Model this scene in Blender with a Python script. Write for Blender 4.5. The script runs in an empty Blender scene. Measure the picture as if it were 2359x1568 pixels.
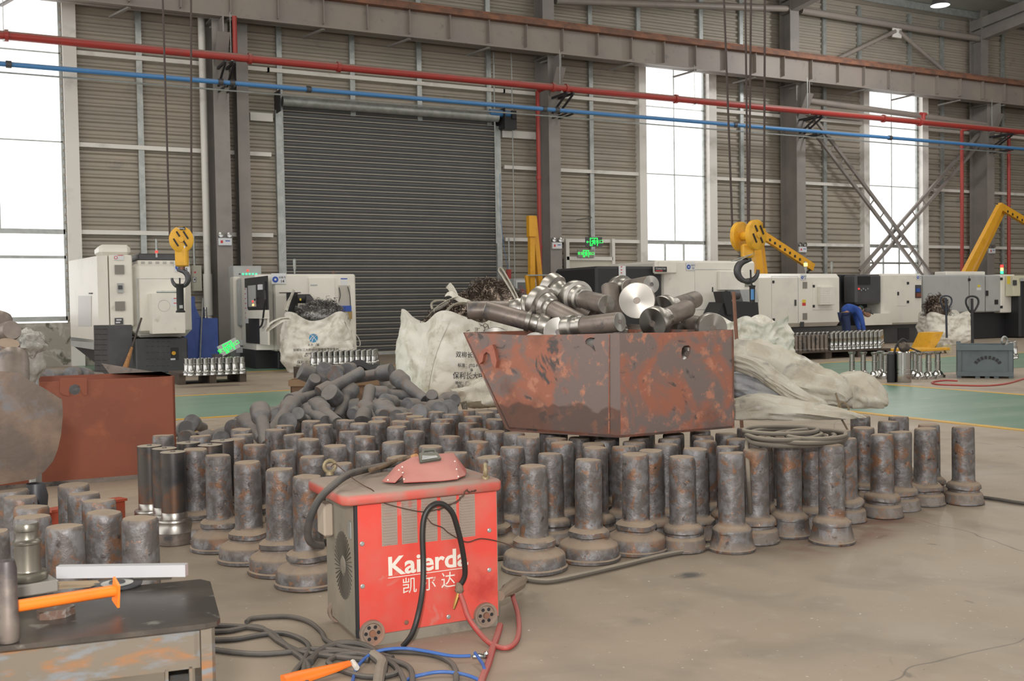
import bpy, math, random
from math import pi, sin, cos, tan, radians, atan2, hypot
from mathutils import Vector, Matrix
SC = bpy.context.scene
COL = SC.collection
random.seed(7)
# ------------------------------------------------------------------ camera
H = 1.10                       # lens height above the floor
FPX, YAW, PIT, ROL = 2425.9, 0.4803, 0.0326, 0.0155
Fw = Vector((sin(YAW)*cos(PIT), cos(YAW)*cos(PIT), -sin(PIT)))
R0 = Vector((cos(YAW), -sin(YAW), 0)); U0 = R0.cross(Fw)
Rt = R0*cos(ROL) - U0*sin(ROL); Up = R0*sin(ROL) + U0*cos(ROL)
EYE = Vector((0, 0, H))
cd = bpy.data.cameras.new('camera'); cam = bpy.data.objects.new('camera', cd); COL.objects.link(cam)
cd.sensor_fit = 'HORIZONTAL'; cd.sensor_width = 23.5; cd.lens = 23.5*FPX/2359; cd.clip_end = 200; cd.clip_start = 0.05
cam.matrix_world = Matrix((( Rt.x, Up.x, -Fw.x, 0), (Rt.y, Up.y, -Fw.y, 0), (Rt.z, Up.z, -Fw.z, H), (0, 0, 0, 1)))
cd.dof.use_dof = True; cd.dof.focus_distance = 4.6; cd.dof.aperture_fstop = 8
SC.camera = cam
SC.view_settings.view_transform = 'Standard'; SC.view_settings.look = 'None'
SC.view_settings.gamma = 1; SC.view_settings.use_curve_mapping = False
SC.view_settings.exposure = 0.45
SC.cycles.max_bounces = 6; SC.cycles.diffuse_bounces = 3; SC.cycles.glossy_bounces = 3
SC.cycles.transmission_bounces = 4; SC.cycles.transparent_max_bounces = 6
SC.cycles.use_denoising = True
SC.cycles.sample_clamp_indirect = 6; SC.cycles.caustics_reflective = False; SC.cycles.caustics_refractive = False
# ------------------------------------------------------------------ sky and lights
wd = bpy.data.worlds.new('overcast_sky'); SC.world = wd; wd.use_nodes = True
bg = wd.node_tree.nodes['Background']; bg.inputs[0].default_value = (1.0, 0.985, 0.96, 1); bg.inputs[1].default_value = 1.45
def area(name, loc, rot, sx, sy, power, color=(1, 1, 1)):
    l = bpy.data.lights.new(name, 'AREA'); l.shape = 'RECTANGLE'; l.size = sx; l.size_y = sy; l.energy = power; l.color = color
    o = bpy.data.objects.new(name, l); o.location = loc; o.rotation_euler = rot; COL.objects.link(o); return o
for i, x in enumerate((-4, 6, 16, 26)):        # fill lamps added under the closed roof, standing in for unseen rooflights
    area('roof_fill', (x, 12, 10.9), (0, 0, 0), 2.4, 18, 560, (1, 0.95, 0.87))
area('camera_flash', (-0.12, 0.02, H+0.30), (radians(89), 0, -YAW), 0.14, 0.08, 74, (1, 0.96, 0.92))
# ------------------------------------------------------------------ pixel -> world (2359 x 1568)
def ray(px, py): return Fw*FPX + Rt*(px-1179.5) - Up*(py-784)
def Pz(px, py, z=0.0):
    d = ray(px, py); t = (z-H)/d.z; return EYE + d*t
def Py(px, py, Y):
    d = ray(px, py); return EYE + d*(Y/d.y)
def Px(px, py, X):
    d = ray(px, py); return EYE + d*(X/d.x)
def Pd(px, py, dep):
    d = ray(px, py); return EYE + d*(dep/FPX)
def depth(p): return (Vector(p)-EYE).dot(Fw)
# ------------------------------------------------------------------ mesh builder
WM = {}
class MB:
    def __init__(s): s.v = []; s.f = []
    def add(s, vs, fs):
        n = len(s.v); s.v += [Vector(v) for v in vs]; s.f += [tuple(i+n for i in f) for f in fs]; return s
    def box(s, x0, x1, y0, y1, z0, z1, M=None):
        if x0 > x1: x0, x1 = x1, x0
        if y0 > y1: y0, y1 = y1, y0
        if z0 > z1: z0, z1 = z1, z0
        vs = [Vector((x, y, z)) for z in (z0, z1) for y in (y0, y1) for x in (x0, x1)]
        if M: vs = [M @ v for v in vs]
        return s.add(vs, [(0, 2, 3, 1), (4, 5, 7, 6), (0, 1, 5, 4), (2, 6, 7, 3), (0, 4, 6, 2), (1, 3, 7, 5)])
    def bbox(s, x0, x1, y0, y1, z0, z1, b=0.01, M=None):
        """box with chamfered edges"""
        if x0 > x1: x0, x1 = x1, x0
        if y0 > y1: y0, y1 = y1, y0
        if z0 > z1: z0, z1 = z1, z0
        b = min(b, (x1-x0)/2.1, (y1-y0)/2.1, (z1-z0)/2.1)
        c = Vector(((x0+x1)/2, (y0+y1)/2, (z0+z1)/2)); h = Vector(((x1-x0)/2, (y1-y0)/2, (z1-z0)/2))
        vs = []; idx = {}
        for sx in (-1, 1):
            for sy in (-1, 1):
                for sz in (-1, 1):
                    for a in range(3):
                        d = Vector((sx*h.x, sy*h.y, sz*h.z)); S = (sx, sy, sz)
                        for k in range(3):
                            if k != a: d[k] -= S[k]*b
                        idx[(sx, sy, sz, a)] = len(vs); vs.append(c+d)
        fs = []
        for a in range(3):
            o = [k for k in range(3) if k != a]
            for s_ in (-1, 1):
                q = []
                for (p, r) in ((-1, -1), (1, -1), (1, 1), (-1, 1)):
                    S = [0, 0, 0]; S[a] = s_; S[o[0]] = p; S[o[1]] = r; q.append(idx[(S[0], S[1], S[2], a)])
                fs.append(tuple(q))
            for p in (-1, 1):
                for r in (-1, 1):
                    q = []
                    for (t, ax) in ((-1, o[0]), (1, o[0]), (1, o[1]), (-1, o[1])):
                        S = [0, 0, 0]; S[a] = t; S[o[0]] = p; S[o[1]] = r; q.append(idx[(S[0], S[1], S[2], ax)])
                    fs.append(tuple(q))
        for sx in (-1, 1):
            for sy in (-1, 1):
                for sz in (-1, 1): fs.append(tuple(idx[(sx, sy, sz, a)] for a in range(3)))
        if M: vs = [M @ v for v in vs]
        return s.add(vs, fs)
    def cyl(s, p0, p1, r, r1=None, n=12, caps=True):
        p0 = Vector(p0); p1 = Vector(p1); r1 = r if r1 is None else r1
        d = (p1-p0).normalized(); a = d.orthogonal().normalized(); b = d.cross(a)
        vs = [p0+(a*cos(2*pi*i/n)+b*sin(2*pi*i/n))*r for i in range(n)] + [p1+(a*cos(2*pi*i/n)+b*sin(2*pi*i/n))*r1 for i in range(n)]
        fs = [(i, (i+1) % n, n+(i+1) % n, n+i) for i in range(n)]
        if caps: fs += [tuple(range(n-1, -1, -1)), tuple(range(n, 2*n))]
        return s.add(vs, fs)
    def lathe(s, prof, M=None, n=24, sx=1, sy=1, a0=0, a1=2*pi):
        vs = []; fs = []; full = abs(a1-a0-2*pi) < 1e-6; k = n if full else n+1
        for (r, z) in prof:
            for i in range(k):
                t = a0+(a1-a0)*i/n; vs.append(Vector((r*cos(t)*sx, r*sin(t)*sy, z)))
        for j in range(len(prof)-1):
            for i in range(n):
                i2 = (i+1) % k if full else i+1
                fs.append((j*k+i, j*k+i2, (j+1)*k+i2, (j+1)*k+i))
        if full:
            if prof[0][0] > 1e-5: fs.append(tuple(range(k-1, -1, -1)))
            if prof[-1][0] > 1e-5: fs.append(tuple((len(prof)-1)*k+i for i in range(k)))
        if M: vs = [M @ v for v in vs]
        return s.add(vs, fs)
    def tube(s, pts, r, n=8, closed=False, smooth=0, caps=True, sy=1):
        pts = [Vector(p) for p in pts]
        if smooth: pts = spline(pts, smooth, closed)
        m = len(pts); rings = []; up = None
        for i, p in enumerate(pts):
            if closed: t = pts[(i+1) % m]-pts[i-1]
            else: t = pts[min(i+1, m-1)]-pts[max(i-1, 0)]
            if t.length < 1e-9: t = Vector((0, 0, 1))
            t.normalize()
            if up is None: up = t.orthogonal().normalized()
            up = (up-t*up.dot(t))
            if up.length < 1e-6: up = t.orthogonal()
            up.normalize(); b = t.cross(up)
            rr = r[i*(len(r)-1)//max(1, m-1)] if isinstance(r, (list, tuple)) else r
            rings.append([p+(up*cos(2*pi*k/n)+b*sin(2*pi*k/n)*sy)*rr for k in range(n)])
        vs = [v for q in rings for v in q]; fs = []
        for i in range(m if closed else m-1):
            j = (i+1) % m
            for k in range(n): fs.append((i*n+k, i*n+(k+1) % n, j*n+(k+1) % n, j*n+k))
        if caps and not closed: fs += [tuple(range(n-1, -1, -1)), tuple((m-1)*n+k for k in range(n))]
        return s.add(vs, fs)
    def prism(s, poly, axis, a0, a1, M=None):
        """poly: 2-D points; axis 'x': poly=(y,z); 'y': poly=(x,z); 'z': poly=(x,y)"""
        def P(u, w, a): return Vector((a, u, w)) if axis == 'x' else (Vector((u, a, w)) if axis == 'y' else Vector((u, w, a)))
        n = len(poly); vs = [P(u, w, a0) for u, w in poly] + [P(u, w, a1) for u, w in poly]
        if M: vs = [M @ v for v in vs]
        return s.add(vs, [(i, (i+1) % n, n+(i+1) % n, n+i) for i in range(n)] + [tuple(range(n-1, -1, -1)), tuple(range(n, 2*n))])
    def beam(s, p0, p1, w, h, up=(0, 0, 1)):
        p0 = Vector(p0); p1 = Vector(p1); d = (p1-p0); L = d.length; d.normalize(); u = Vector(up)
        if abs(d.dot(u)) > .98: u = Vector((0, 1, 0))
        a = d.cross(u).normalized(); b = a.cross(d).normalized()
        vs = [q+a*i*w/2+b*j*h/2 for q in (p0, p1) for (i, j) in ((-1, -1), (1, -1), (1, 1), (-1, 1))]
        return s.add(vs, [(0, 1, 5, 4), (1, 2, 6, 5), (2, 3, 7, 6), (3, 0, 4, 7), (3, 2, 1, 0), (4, 5, 6, 7)])
    def build(s, name, mat, parent=None, world=True, smooth=True, ang=35, sub=0):
        me = bpy.data.meshes.new(name)
        vs = s.v
        if parent is not None and world:
            Mi = WM[parent.name].inverted(); vs = [Mi @ v for v in vs]
        me.from_pydata([tuple(v) for v in vs], [], s.f)
        me.validate(); me.update()
        import bmesh
        bm = bmesh.new(); bm.from_mesh(me); bmesh.ops.recalc_face_normals(bm, faces=bm.faces); bm.to_mesh(me); bm.free()
        if smooth:
            me.polygons.foreach_set('use_smooth', [True]*len(me.polygons)); me.set_sharp_from_angle(angle=radians(ang))
        if mat: me.materials.append(mat)
        o = bpy.data.objects.new(name, me); COL.objects.link(o)
        if sub:
            md = o.modifiers.new('sub', 'SUBSURF'); md.levels = sub; md.render_levels = sub
        if parent is not None: o.parent = parent
        WM[o.name] = WM[parent.name].copy() if parent is not None else Matrix.Identity(4)
        return o
def spline(pts, k, closed=False):
    out = []; n = len(pts)
    for i in range(n if closed else n-1):
        g = (lambda j: pts[j % n]) if closed else (lambda j: pts[max(0, min(n-1, j))])
        p0, p1, p2, p3 = g(i-1), g(i), g(i+1), g(i+2)
        for j in range(k):
            t = j/k
            out.append(0.5*((2*p1)+(p2-p0)*t+(2*p0-5*p1+4*p2-p3)*t*t+(3*p1-p0-3*p2+p3)*t**3))
    if not closed: out.append(pts[-1])
    return out
def thing(name, label, cat, loc=(0, 0, 0), rz=0, group=None):
    o = bpy.data.objects.new(name, None); COL.objects.link(o); o.empty_display_size = .05
    o.location = loc; o.rotation_euler = (0, 0, rz)
    WM[o.name] = Matrix.Translation(Vector(loc)) @ Matrix.Rotation(rz, 4, 'Z')
    return tag(o, label, cat, group)
def tag(o, label=None, cat=None, group=None, kind=None):
    if label: o['label'] = label
    if cat: o['category'] = cat
    if group: o['group'] = group
    if kind: o['kind'] = kind
    return o
def struct(o, label=None):
    o['kind'] = 'structure'
    if label: o['label'] = label
    return o
def dup(root, M, label=None, group=None, mat=None):
    kids = [c for c in root.children]
    r = root.copy(); COL.objects.link(r); r.matrix_world = M; WM[r.name] = M.copy()
    if label: r['label'] = label
    if group: r['group'] = group
    for ch in kids:
        c = ch.copy(); COL.objects.link(c); c.parent = r
        for g in list(ch.children):
            d = g.copy(); COL.objects.link(d); d.parent = c
    return r
def frame(o, zdir, xh=None):
    """matrix placing local +Z along zdir at o"""
    z = Vector(zdir).normalized(); x = Vector(xh) if xh else z.orthogonal()
    x = (x-z*x.dot(z)).normalized(); y = z.cross(x)
    return Matrix(((x.x, y.x, z.x, o[0]), (x.y, y.y, z.y, o[1]), (x.z, y.z, z.z, o[2]), (0, 0, 0, 1)))
def text(parent, s, M, size, mat, name='lettering', bold=False, shear=0, ext=0.0006, align='CENTER', spacing=1, sx=1):
    """flat lettering as a mesh; M places its local x,y plane"""
    c = bpy.data.curves.new(name, 'FONT'); c.body = s; c.size = size; c.align_x = align; c.align_y = 'CENTER'
    c.extrude = ext; c.shear = shear; c.space_character = spacing; c.resolution_u = 3
    if bold: c.offset = size*0.022
    t = bpy.data.objects.new('tmp', c); COL.objects.link(t)
    dg = bpy.context.evaluated_depsgraph_get(); me = bpy.data.meshes.new_from_object(t.evaluated_get(dg))
    bpy.data.objects.remove(t); bpy.data.curves.remove(c)
    Mi = WM[parent.name].inverted() if parent else Matrix.Identity(4)
    me.transform(Mi @ M @ Matrix.Diagonal((sx, 1, 1, 1))); me.materials.clear(); me.materials.append(mat)
    o = bpy.data.objects.new(name, me); COL.objects.link(o)
    if parent: o.parent = parent
    WM[o.name] = WM[parent.name].copy() if parent else Matrix.Identity(4)
    return o
# ------------------------------------------------------------------ materials
def mk(name, base, rough=.6, metal=0.0, vary=None, vary2=None, dust=None, bump=None, spec=.5, rvar=0, stretch=(1, 1, 1), alpha=1, aniso=0):
    """vary=(colour, scale, lo, hi[, distortion]) noise patches of another colour; dust=(colour, amount) on faces that look up"""
    m = bpy.data.materials.new(name); m.use_nodes = True; nt = m.node_tree; N = nt.nodes; L = nt.links
    b = N['Principled BSDF']
    b.inputs['Roughness'].default_value = rough; b.inputs['Metallic'].default_value = metal
    b.inputs['Specular IOR Level'].default_value = spec
    tc = N.new('ShaderNodeTexCoord'); oi = N.new('ShaderNodeObjectInfo'); mp = N.new('ShaderNodeVectorMath'); mp.operation = 'MULTIPLY_ADD'
    cb = N.new('ShaderNodeCombineXYZ')
    for i, k in enumerate((37., 91., 53.)):
        q = N.new('ShaderNodeMath'); q.operation = 'MULTIPLY'; q.inputs[1].default_value = k
        L.new(oi.outputs['Random'], q.inputs[0]); L.new(q.outputs[0], cb.inputs[i])
    L.new(tc.outputs['Object'], mp.inputs[0]); mp.inputs[1].default_value = stretch; L.new(cb.outputs[0], mp.inputs[2])
    cur = None
    def noise(scale, detail=6, dist=0, rg=.6):
        n = N.new('ShaderNodeTexNoise'); n.inputs['Scale'].default_value = scale; n.inputs['Detail'].default_value = detail
        n.inputs['Distortion'].default_value = dist; n.inputs['Roughness'].default_value = rg; L.new(mp.outputs[0], n.inputs['Vector']); return n
    col = None
    for v in (vary, vary2):
        if not v: continue
        for w in (v if isinstance(v, list) else [v]):
            n = noise(w[1], 7, w[4] if len(w) > 4 else 0)
            r = N.new('ShaderNodeMapRange'); r.inputs[1].default_value = w[2]; r.inputs[2].default_value = w[3]; L.new(n.outputs['Fac'], r.inputs[0])
            mx = N.new('ShaderNodeMix'); mx.data_type = 'RGBA'; L.new(r.outputs[0], mx.inputs[0])
            if col is None: mx.inputs[6].default_value = (*base, 1)
            else: L.new(col, mx.inputs[6])
            mx.inputs[7].default_value = (*w[0], 1); col = mx.outputs[2]
    rsrc = None
    if dust:
        g = N.new('ShaderNodeNewGeometry'); sp = N.new('ShaderNodeSeparateXYZ'); L.new(g.outputs['Normal'], sp.inputs[0])
        r = N.new('ShaderNodeMapRange'); r.inputs[1].default_value = .2; r.inputs[2].default_value = .7; r.inputs[4].default_value = dust[1]
        L.new(sp.outputs['Z'], r.inputs[0])
        n2 = noise(6 if len(dust) < 3 else dust[2]); r2 = N.new('ShaderNodeMapRange'); r2.inputs[1].default_value = .2; r2.inputs[2].default_value = .5; L.new(n2.outputs['Fac'], r2.inputs[0]); r2.inputs[3].default_value = .55
        mm = N.new('ShaderNodeMath'); mm.operation = 'MULTIPLY'; L.new(r.outputs[0], mm.inputs[0]); L.new(r2.outputs[0], mm.inputs[1])
        mx = N.new('ShaderNodeMix'); mx.data_type = 'RGBA'; L.new(mm.outputs[0], mx.inputs[0])
        if col is None: mx.inputs[6].default_value = (*base, 1)
        else: L.new(col, mx.inputs[6])
        mx.inputs[7].default_value = (*dust[0], 1); col = mx.outputs[2]
        if metal > 0:
            q = N.new('ShaderNodeMath'); q.operation = 'MULTIPLY_ADD'; q.inputs[1].default_value = -metal; q.inputs[2].default_value = metal
            L.new(mm.outputs[0], q.inputs[0]); L.new(q.outputs[0], b.inputs['Metallic'])
        q = N.new('ShaderNodeMath'); q.operation = 'MULTIPLY_ADD'; q.inputs[1].default_value = .9-rough; q.inputs[2].default_value = rough
        L.new(mm.outputs[0], q.inputs[0]); rsrc = q.outputs[0]
    if rvar:
        n = noise(14); q = N.new('ShaderNodeMath'); q.operation = 'MULTIPLY_ADD'; q.inputs[1].default_value = rvar
        L.new(n.outputs['Fac'], q.inputs[0])
        if rsrc is None: q.inputs[2].default_value = rough-rvar/2
        else: L.new(rsrc, q.inputs[2])
        rsrc = q.outputs[0]
    if rsrc is not None: L.new(rsrc, b.inputs['Roughness'])
    if col is None: b.inputs['Base Color'].default_value = (*base, 1)
    else: L.new(col, b.inputs['Base Color'])
    if bump:
        n = noise(bump[0], 5); bp = N.new('ShaderNodeBump'); bp.inputs['Strength'].default_value = bump[1]; bp.inputs['Distance'].default_value = bump[2] if len(bump) > 2 else .01
        L.new(n.outputs['Fac'], bp.inputs['Height']); L.new(bp.outputs[0], b.inputs['Normal'])
    if alpha < 1: b.inputs['Alpha'].default_value = alpha
    return m
def emis(name, col, strength):
    m = bpy.data.materials.new(name); m.use_nodes = True; b = m.node_tree.nodes['Principled BSDF']
    b.inputs['Base Color'].default_value = (*col, 1); b.inputs['Emission Color'].default_value = (*col, 1); b.inputs['Emission Strength'].default_value = strength
    return m
DUST = (.35, .27, .20)
M = {}
M['forged'] = mk('forged_steel_scale', (.145, .13, .125), .34, .45, vary=((.23, .225, .23), 20, .46, .60, .4), vary2=[((.235, .125, .075), 13, .54, .64, .8), ((.36, .19, .11), 34, .60, .70, .8), ((.055, .04, .038), 24, .62, .70), ((.42, .42, .42), 40, .66, .73)], dust=(DUST, 1.0), bump=(55, .5, .005), rvar=.3)
M['forged_dull'] = mk('dull_grey_forging', (.125, .123, .125), .48, .3, vary=((.20, .20, .205), 9, .45, .62), vary2=((.2, .13, .1), 7, .56, .66, .5), dust=((.24, .21, .185), .7), bump=(40, .25, .004))
M['turned'] = mk('turned_bright_steel', (.42, .395, .36), .34, .92, vary=((.42, .40, .37), 5, .4, .7), rvar=.1)
M['turned_face'] = mk('turned_end_face', (.31, .295, .27), .36, .95)
_n = M['turned_face'].node_tree; _t = _n.nodes.new('ShaderNodeTangent'); _t.direction_type = 'RADIAL'; _t.axis = 'Z'; _b = _n.nodes['Principled BSDF']
_b.inputs['Anisotropic'].default_value = .85; _n.links.new(_t.outputs[0], _b.inputs['Tangent'])
M['chrome'] = mk('polished_steel', (.46, .455, .44), .19, 1.0)
M['millscale'] = mk('brown_mill_scale_steel', (.20, .165, .14), .42, .35, vary=((.26, .215, .185), 12, .4, .65), vary2=((.09, .085, .09), 7, .55, .65), rvar=.15)
M['wall'] = mk('beige_corrugated_sheet', (.42, .365, .30), .5, .1, vary=((.34, .315, .265), .8, .35, .7), vary2=((.26, .245, .22), 1.3, .63, .75))
M['white_steel'] = mk('white_painted_steel', (.80, .775, .73), .5, 0, vary=((.5, .48, .45), 1.5, .55, .75))
M['galv'] = mk('galvanised_steel', (.46, .48, .47), .4, .5, vary=((.36, .38, .37), 6, .4, .6))
M['col'] = mk('grey_painted_column_steel', (.29, .265, .245), .45, .1, vary=((.235, .215, .205), 2, .4, .7), dust=((.3, .27, .24), .6))
M['crane_beam'] = mk('grey_brown_beam_paint', (.31, .265, .23), .5, .05, vary=((.26, .235, .22), 1.2, .4, .7), vary2=((.2, .185, .175), 4, .6, .72))
M['rail'] = mk('rusty_rail_steel', (.30, .14, .085), .7, .2, vary=((.18, .10, .075), 3, .4, .6))
M['red_pipe'] = mk('red_pipe_paint', (.40, .04, .032), .4, 0, vary=((.33, .05, .04), 4, .4, .7), dust=((.36, .26, .22), .95))
M['blue_pipe'] = mk('blue_pipe_paint', (.07, .235, .52), .35, 0, dust=((.34, .40, .47), .5))
M['dark'] = mk('black_machine_paint', (.022, .022, .025), .5, 0, dust=((.06, .06, .06), .5))
M['darkgrey'] = mk('dark_grey_sheet_metal', (.065, .065, .07), .42, .1, vary=((.085, .085, .09), 4, .4, .7))
M['shutter'] = mk('dark_grey_shutter_slats', (.115, .117, .118), .5, .1, vary=((.13, .13, .13), 2.5, .45, .7))
M['mwhite'] = mk('off_white_machine_enamel', (.80, .77, .70), .33, 0, vary=((.72, .69, .63), 2.2, .5, .75), vary2=((.5, .42, .32), 3.5, .66, .8))
M['mgrey'] = mk('light_grey_machine_enamel', (.44, .45, .45), .4, 0, vary=((.38, .39, .39), 2.5, .5, .7))
M['blue_sheet'] = mk('blue_painted_sheet', (.06, .115, .42), .42, 0, vary=((.045, .085, .33), 3, .5, .7))
M['glass_dark'] = mk('dark_glass', (.02, .022, .025), .08, 0)
M['yellow'] = mk('yellow_crane_paint', (.80, .42, .03), .42, 0, vary=((.62, .32, .03), 9, .5, .7), vary2=((.2, .12, .05), 16, .66, .74))
M['black'] = mk('black_rubber', (.018, .018, .018), .6, 0)
M['blackpaint'] = mk('black_stripe_paint', (.015, .015, .015), .55, 0)
M['bag'] = mk('white_woven_sack', (.78, .75, .68), .7, 0, vary=((.52, .48, .39), 5, .48, .7, .8), vary2=[((.33, .30, .25), 3.2, .60, .78, 1.0), ((.8, .79, .76), 11, .55, .7)], bump=(60, .3, .004))
M['bag_old'] = mk('weathered_woven_sack', (.58, .545, .465), .75, 0, vary=((.46, .41, .32), 5, .42, .66, 1.2), vary2=[((.25, .235, .22), 4, .58, .74, 1.5), ((.68, .66, .61), 8, .58, .7)], bump=(40, .5, .006))
M['webbing'] = mk('white_sack_webbing', (.68, .65, .58), .8, 0, vary=((.5, .46, .38), 20, .5, .7))
M['chips'] = mk('grey_metal_swarf', (.30, .295, .29), .35, .85, vary=((.14, .13, .125), 30, .4, .6))
M['chips_dark'] = mk('dark_oily_swarf', (.10, .075, .06), .3, .8, vary=((.2, .16, .13), 30, .45, .6))
M['cable'] = mk('dusty_black_cable', (.04, .038, .036), .6, 0, vary=((.09, .08, .072), 7, .4, .6), dust=((.19, .165, .14), .6))
M['cable_tan'] = mk('dust_covered_cable', (.13, .115, .095), .75, 0, dust=((.31, .265, .21), .9))
M['orange'] = mk('bright_orange_paint', (.86, .20, .02), .4, 0, vary=((.75, .16, .02), 8, .5, .7))
M['red_hose'] = mk('red_rubber_hose', (.42, .05, .045), .5, 0, vary=((.36, .11, .09), 8, .5, .7), dust=((.42, .22, .19), .5))
M['blue_hose'] = mk('blue_rubber_hose', (.045, .13, .40), .5, 0, vary=((.12, .2, .4), 12, .5, .7))
M['green_glow'] = emis('green_sign_flash_glow', (.02, 1.0, .12), .85)  # emission stands in for the flash thrown back by the exit sign print
M['led_green'] = emis('green_indicator', (.05, .9, .35), 1.2)
M['led_red'] = emis('red_indicator', (.95, .05, .04), 1.0)
M['led_amber'] = emis('amber_indicator', (1, .45, .12), 2.5)
M['lamp_glow'] = emis('lit_lamp_glass', (.85, .93, 1.0), 9)
M['sign_white'] = mk('white_label', (.72, .73, .76), .5)
M['sign_blue'] = mk('blue_print', (.03, .09, .42), .5)
M['sign_black'] = mk('black_print', (.03, .03, .035), .6)
M['sign_red'] = mk('red_print', (.6, .05, .05), .5)
M['yellow_label'] = mk('yellow_label', (.75, .6, .06), .5)
# =================================================================== THE HALL
WY = Pz(820, 818, 0).y                 # inner face of the long wall
X0, X1 = -14.0, 46.0
EAVE = 10.75
def zw(px, py, Y=None): return Py(px, py, WY if Y is None else Y).z
def xw(px, py, Y=None): return Py(px, py, WY if Y is None else Y).x
# floor ---------------------------------------------------------------
mf = bpy.data.materials.new('dusty_concrete_floor'); mf.use_nodes = True
nt = mf.node_tree; N = nt.nodes; L = nt.links; b = N['Principled BSDF']; tc = N.new('ShaderNodeTexCoord')
def nz(s, d=6, st=(1, 1, 1), dist=0):
    mp = N.new('ShaderNodeMapping'); mp.inputs['Scale'].default_value = st; L.new(tc.outputs['Object'], mp.inputs[0])
    n = N.new('ShaderNodeTexNoise'); n.inputs['Scale'].default_value = s; n.inputs['Detail'].default_value = d; n.inputs['Distortion'].default_value = dist; L.new(mp.outputs[0], n.inputs['Vector']); return n.outputs['Fac']
def mr(src, lo, hi, a=0, c=1):
    r = N.new('ShaderNodeMapRange'); r.inputs[1].default_value = lo; r.inputs[2].default_value = hi; r.inputs[3].default_value = a; r.inputs[4].default_value = c; L.new(src, r.inputs[0]); return r.outputs[0]
def mix(f, a, c):
    m = N.new('ShaderNodeMix'); m.data_type = 'RGBA'; L.new(f, m.inputs[0])
    if isinstance(a, tuple): m.inputs[6].default_value = (*a, 1)
    else: L.new(a, m.inputs[6])
    if isinstance(c, tuple): m.inputs[7].default_value = (*c, 1)
    else: L.new(c, m.inputs[7])
    return m.outputs[2]
c = mix(mr(nz(.5), .35, .65), (.32, .258, .197), (.385, .315, .245))
c = mix(mr(nz(2.2, 8, (1, 1, 1), .8), .5, .72, 0, .55), c, (.21, .175, .14))
c = mix(mr(nz(9, 8), .58, .72, 0, .5), c, (.38, .325, .26))
c = mix(mr(nz(3.0, 5, (1, 1, 1), 1.5), .69, .73, 0, .55), c, (.13, .12, .11))
c = mix(mr(nz(26, 3), .735, .76, 0, .55), c, (.6, .57, .5))
# reddish rust powder and dark stains where forgings were dragged
def spot(px, py, rx, ry, rot=0):
    p = Pz(px, py, 0); m = N.new('ShaderNodeMapping'); m.vector_type = 'TEXTURE'; m.inputs['Location'].default_value = p; m.inputs['Rotation'].default_value = (0, 0, rot); m.inputs['Scale'].default_value = (rx, ry, 1)
    L.new(tc.outputs['Object'], m.inputs[0]); g = N.new('ShaderNodeTexGradient'); g.gradient_type = 'SPHERICAL'; L.new(m.outputs[0], g.inputs[0]); return g.outputs['Fac']
def mul(a, b_):
    q = N.new('ShaderNodeMath'); q.operation = 'MULTIPLY'; L.new(a, q.inputs[0]); L.new(b_, q.inputs[1]); return q.outputs[0]
c = mix(mul(mr(spot(1960, 1215, .95, .30, .35), .05, .6, 0, .85), mr(nz(5, 6, (1, 1, 1), 1), .35, .6)), c, (.235, .125, .095))
c = mix(mul(mr(spot(1585, 1325, .10, .07), .1, .7), mr(nz(9), .35, .55)), c, (.09, .085, .08))
c = mix(mul(mr(spot(1490, 1125+290, .35, .12, .3), .1, .8, 0, .5), mr(nz(7), .4, .6)), c, (.16, .14, .12))
c = mix(mr(nz(1.1, 8, (1, 1, 1), 2.0), .60, .75, 0, .55), c, (.20, .175, .15))
c = mix(mr(nz(70, 3), .70, .74, 0, .7), c, (.12, .11, .10))
c = mix(mr(nz(45, 2), .72, .75, 0, .8), c, (.62, .58, .5))
wv = N.new('ShaderNodeTexVoronoi'); wv.feature = 'DISTANCE_TO_EDGE'; wv.inputs['Scale'].default_value = .22; mpv = N.new('ShaderNodeMapping'); mpv.inputs['Location'].default_value = (.4, .9, 0); L.new(tc.outputs['Object'], mpv.inputs[0])
vd = N.new('ShaderNodeVectorMath'); vd.operation = 'ADD'; nn_ = N.new('ShaderNodeTexNoise'); nn_.inputs['Scale'].default_value = 2; L.new(tc.outputs['Object'], nn_.inputs['Vector']); sc_ = N.new('ShaderNodeVectorMath'); sc_.operation = 'SCALE'; sc_.inputs['Scale'].default_value = .25; L.new(nn_.outputs['Color'], sc_.inputs[0]); L.new(mpv.outputs[0], vd.inputs[0]); L.new(sc_.outputs[0], vd.inputs[1]); L.new(vd.outputs[0], wv.inputs['Vector'])
c = mix(mr(wv.outputs['Distance'], .0, .0012, .75, 0), c, (.11, .10, .09))
L.new(c, b.inputs['Base Color']); L.new(mr(nz(1.5), .3, .7, .42, .75), b.inputs['Roughness'])
bp = N.new('ShaderNodeBump'); bp.inputs['Strength'].default_value = .15; bp.inputs['Distance'].default_value = .01; L.new(nz(12), bp.inputs['Height']); L.new(bp.outputs[0], b.inputs['Normal'])
struct(MB().box(X0, X1, -8, WY+.3, -.1, 0).build('floor', mf, smooth=False), 'dusty grey-brown concrete workshop floor')
mg = mk('worn_green_floor_paint', (.135, .25, .175), .35, 0, vary=((.21, .30, .23), 1.6, .42, .66), vary2=[((.42, .43, .35), 9, .64, .70), ((.17, .31, .23), .5, .5, .7)], stretch=(.35, 1.6, 1))
my = mk('worn_yellow_line_paint', (.62, .36, .04), .5, 0, vary=((.45, .32, .16), 4, .5, .7))
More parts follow.
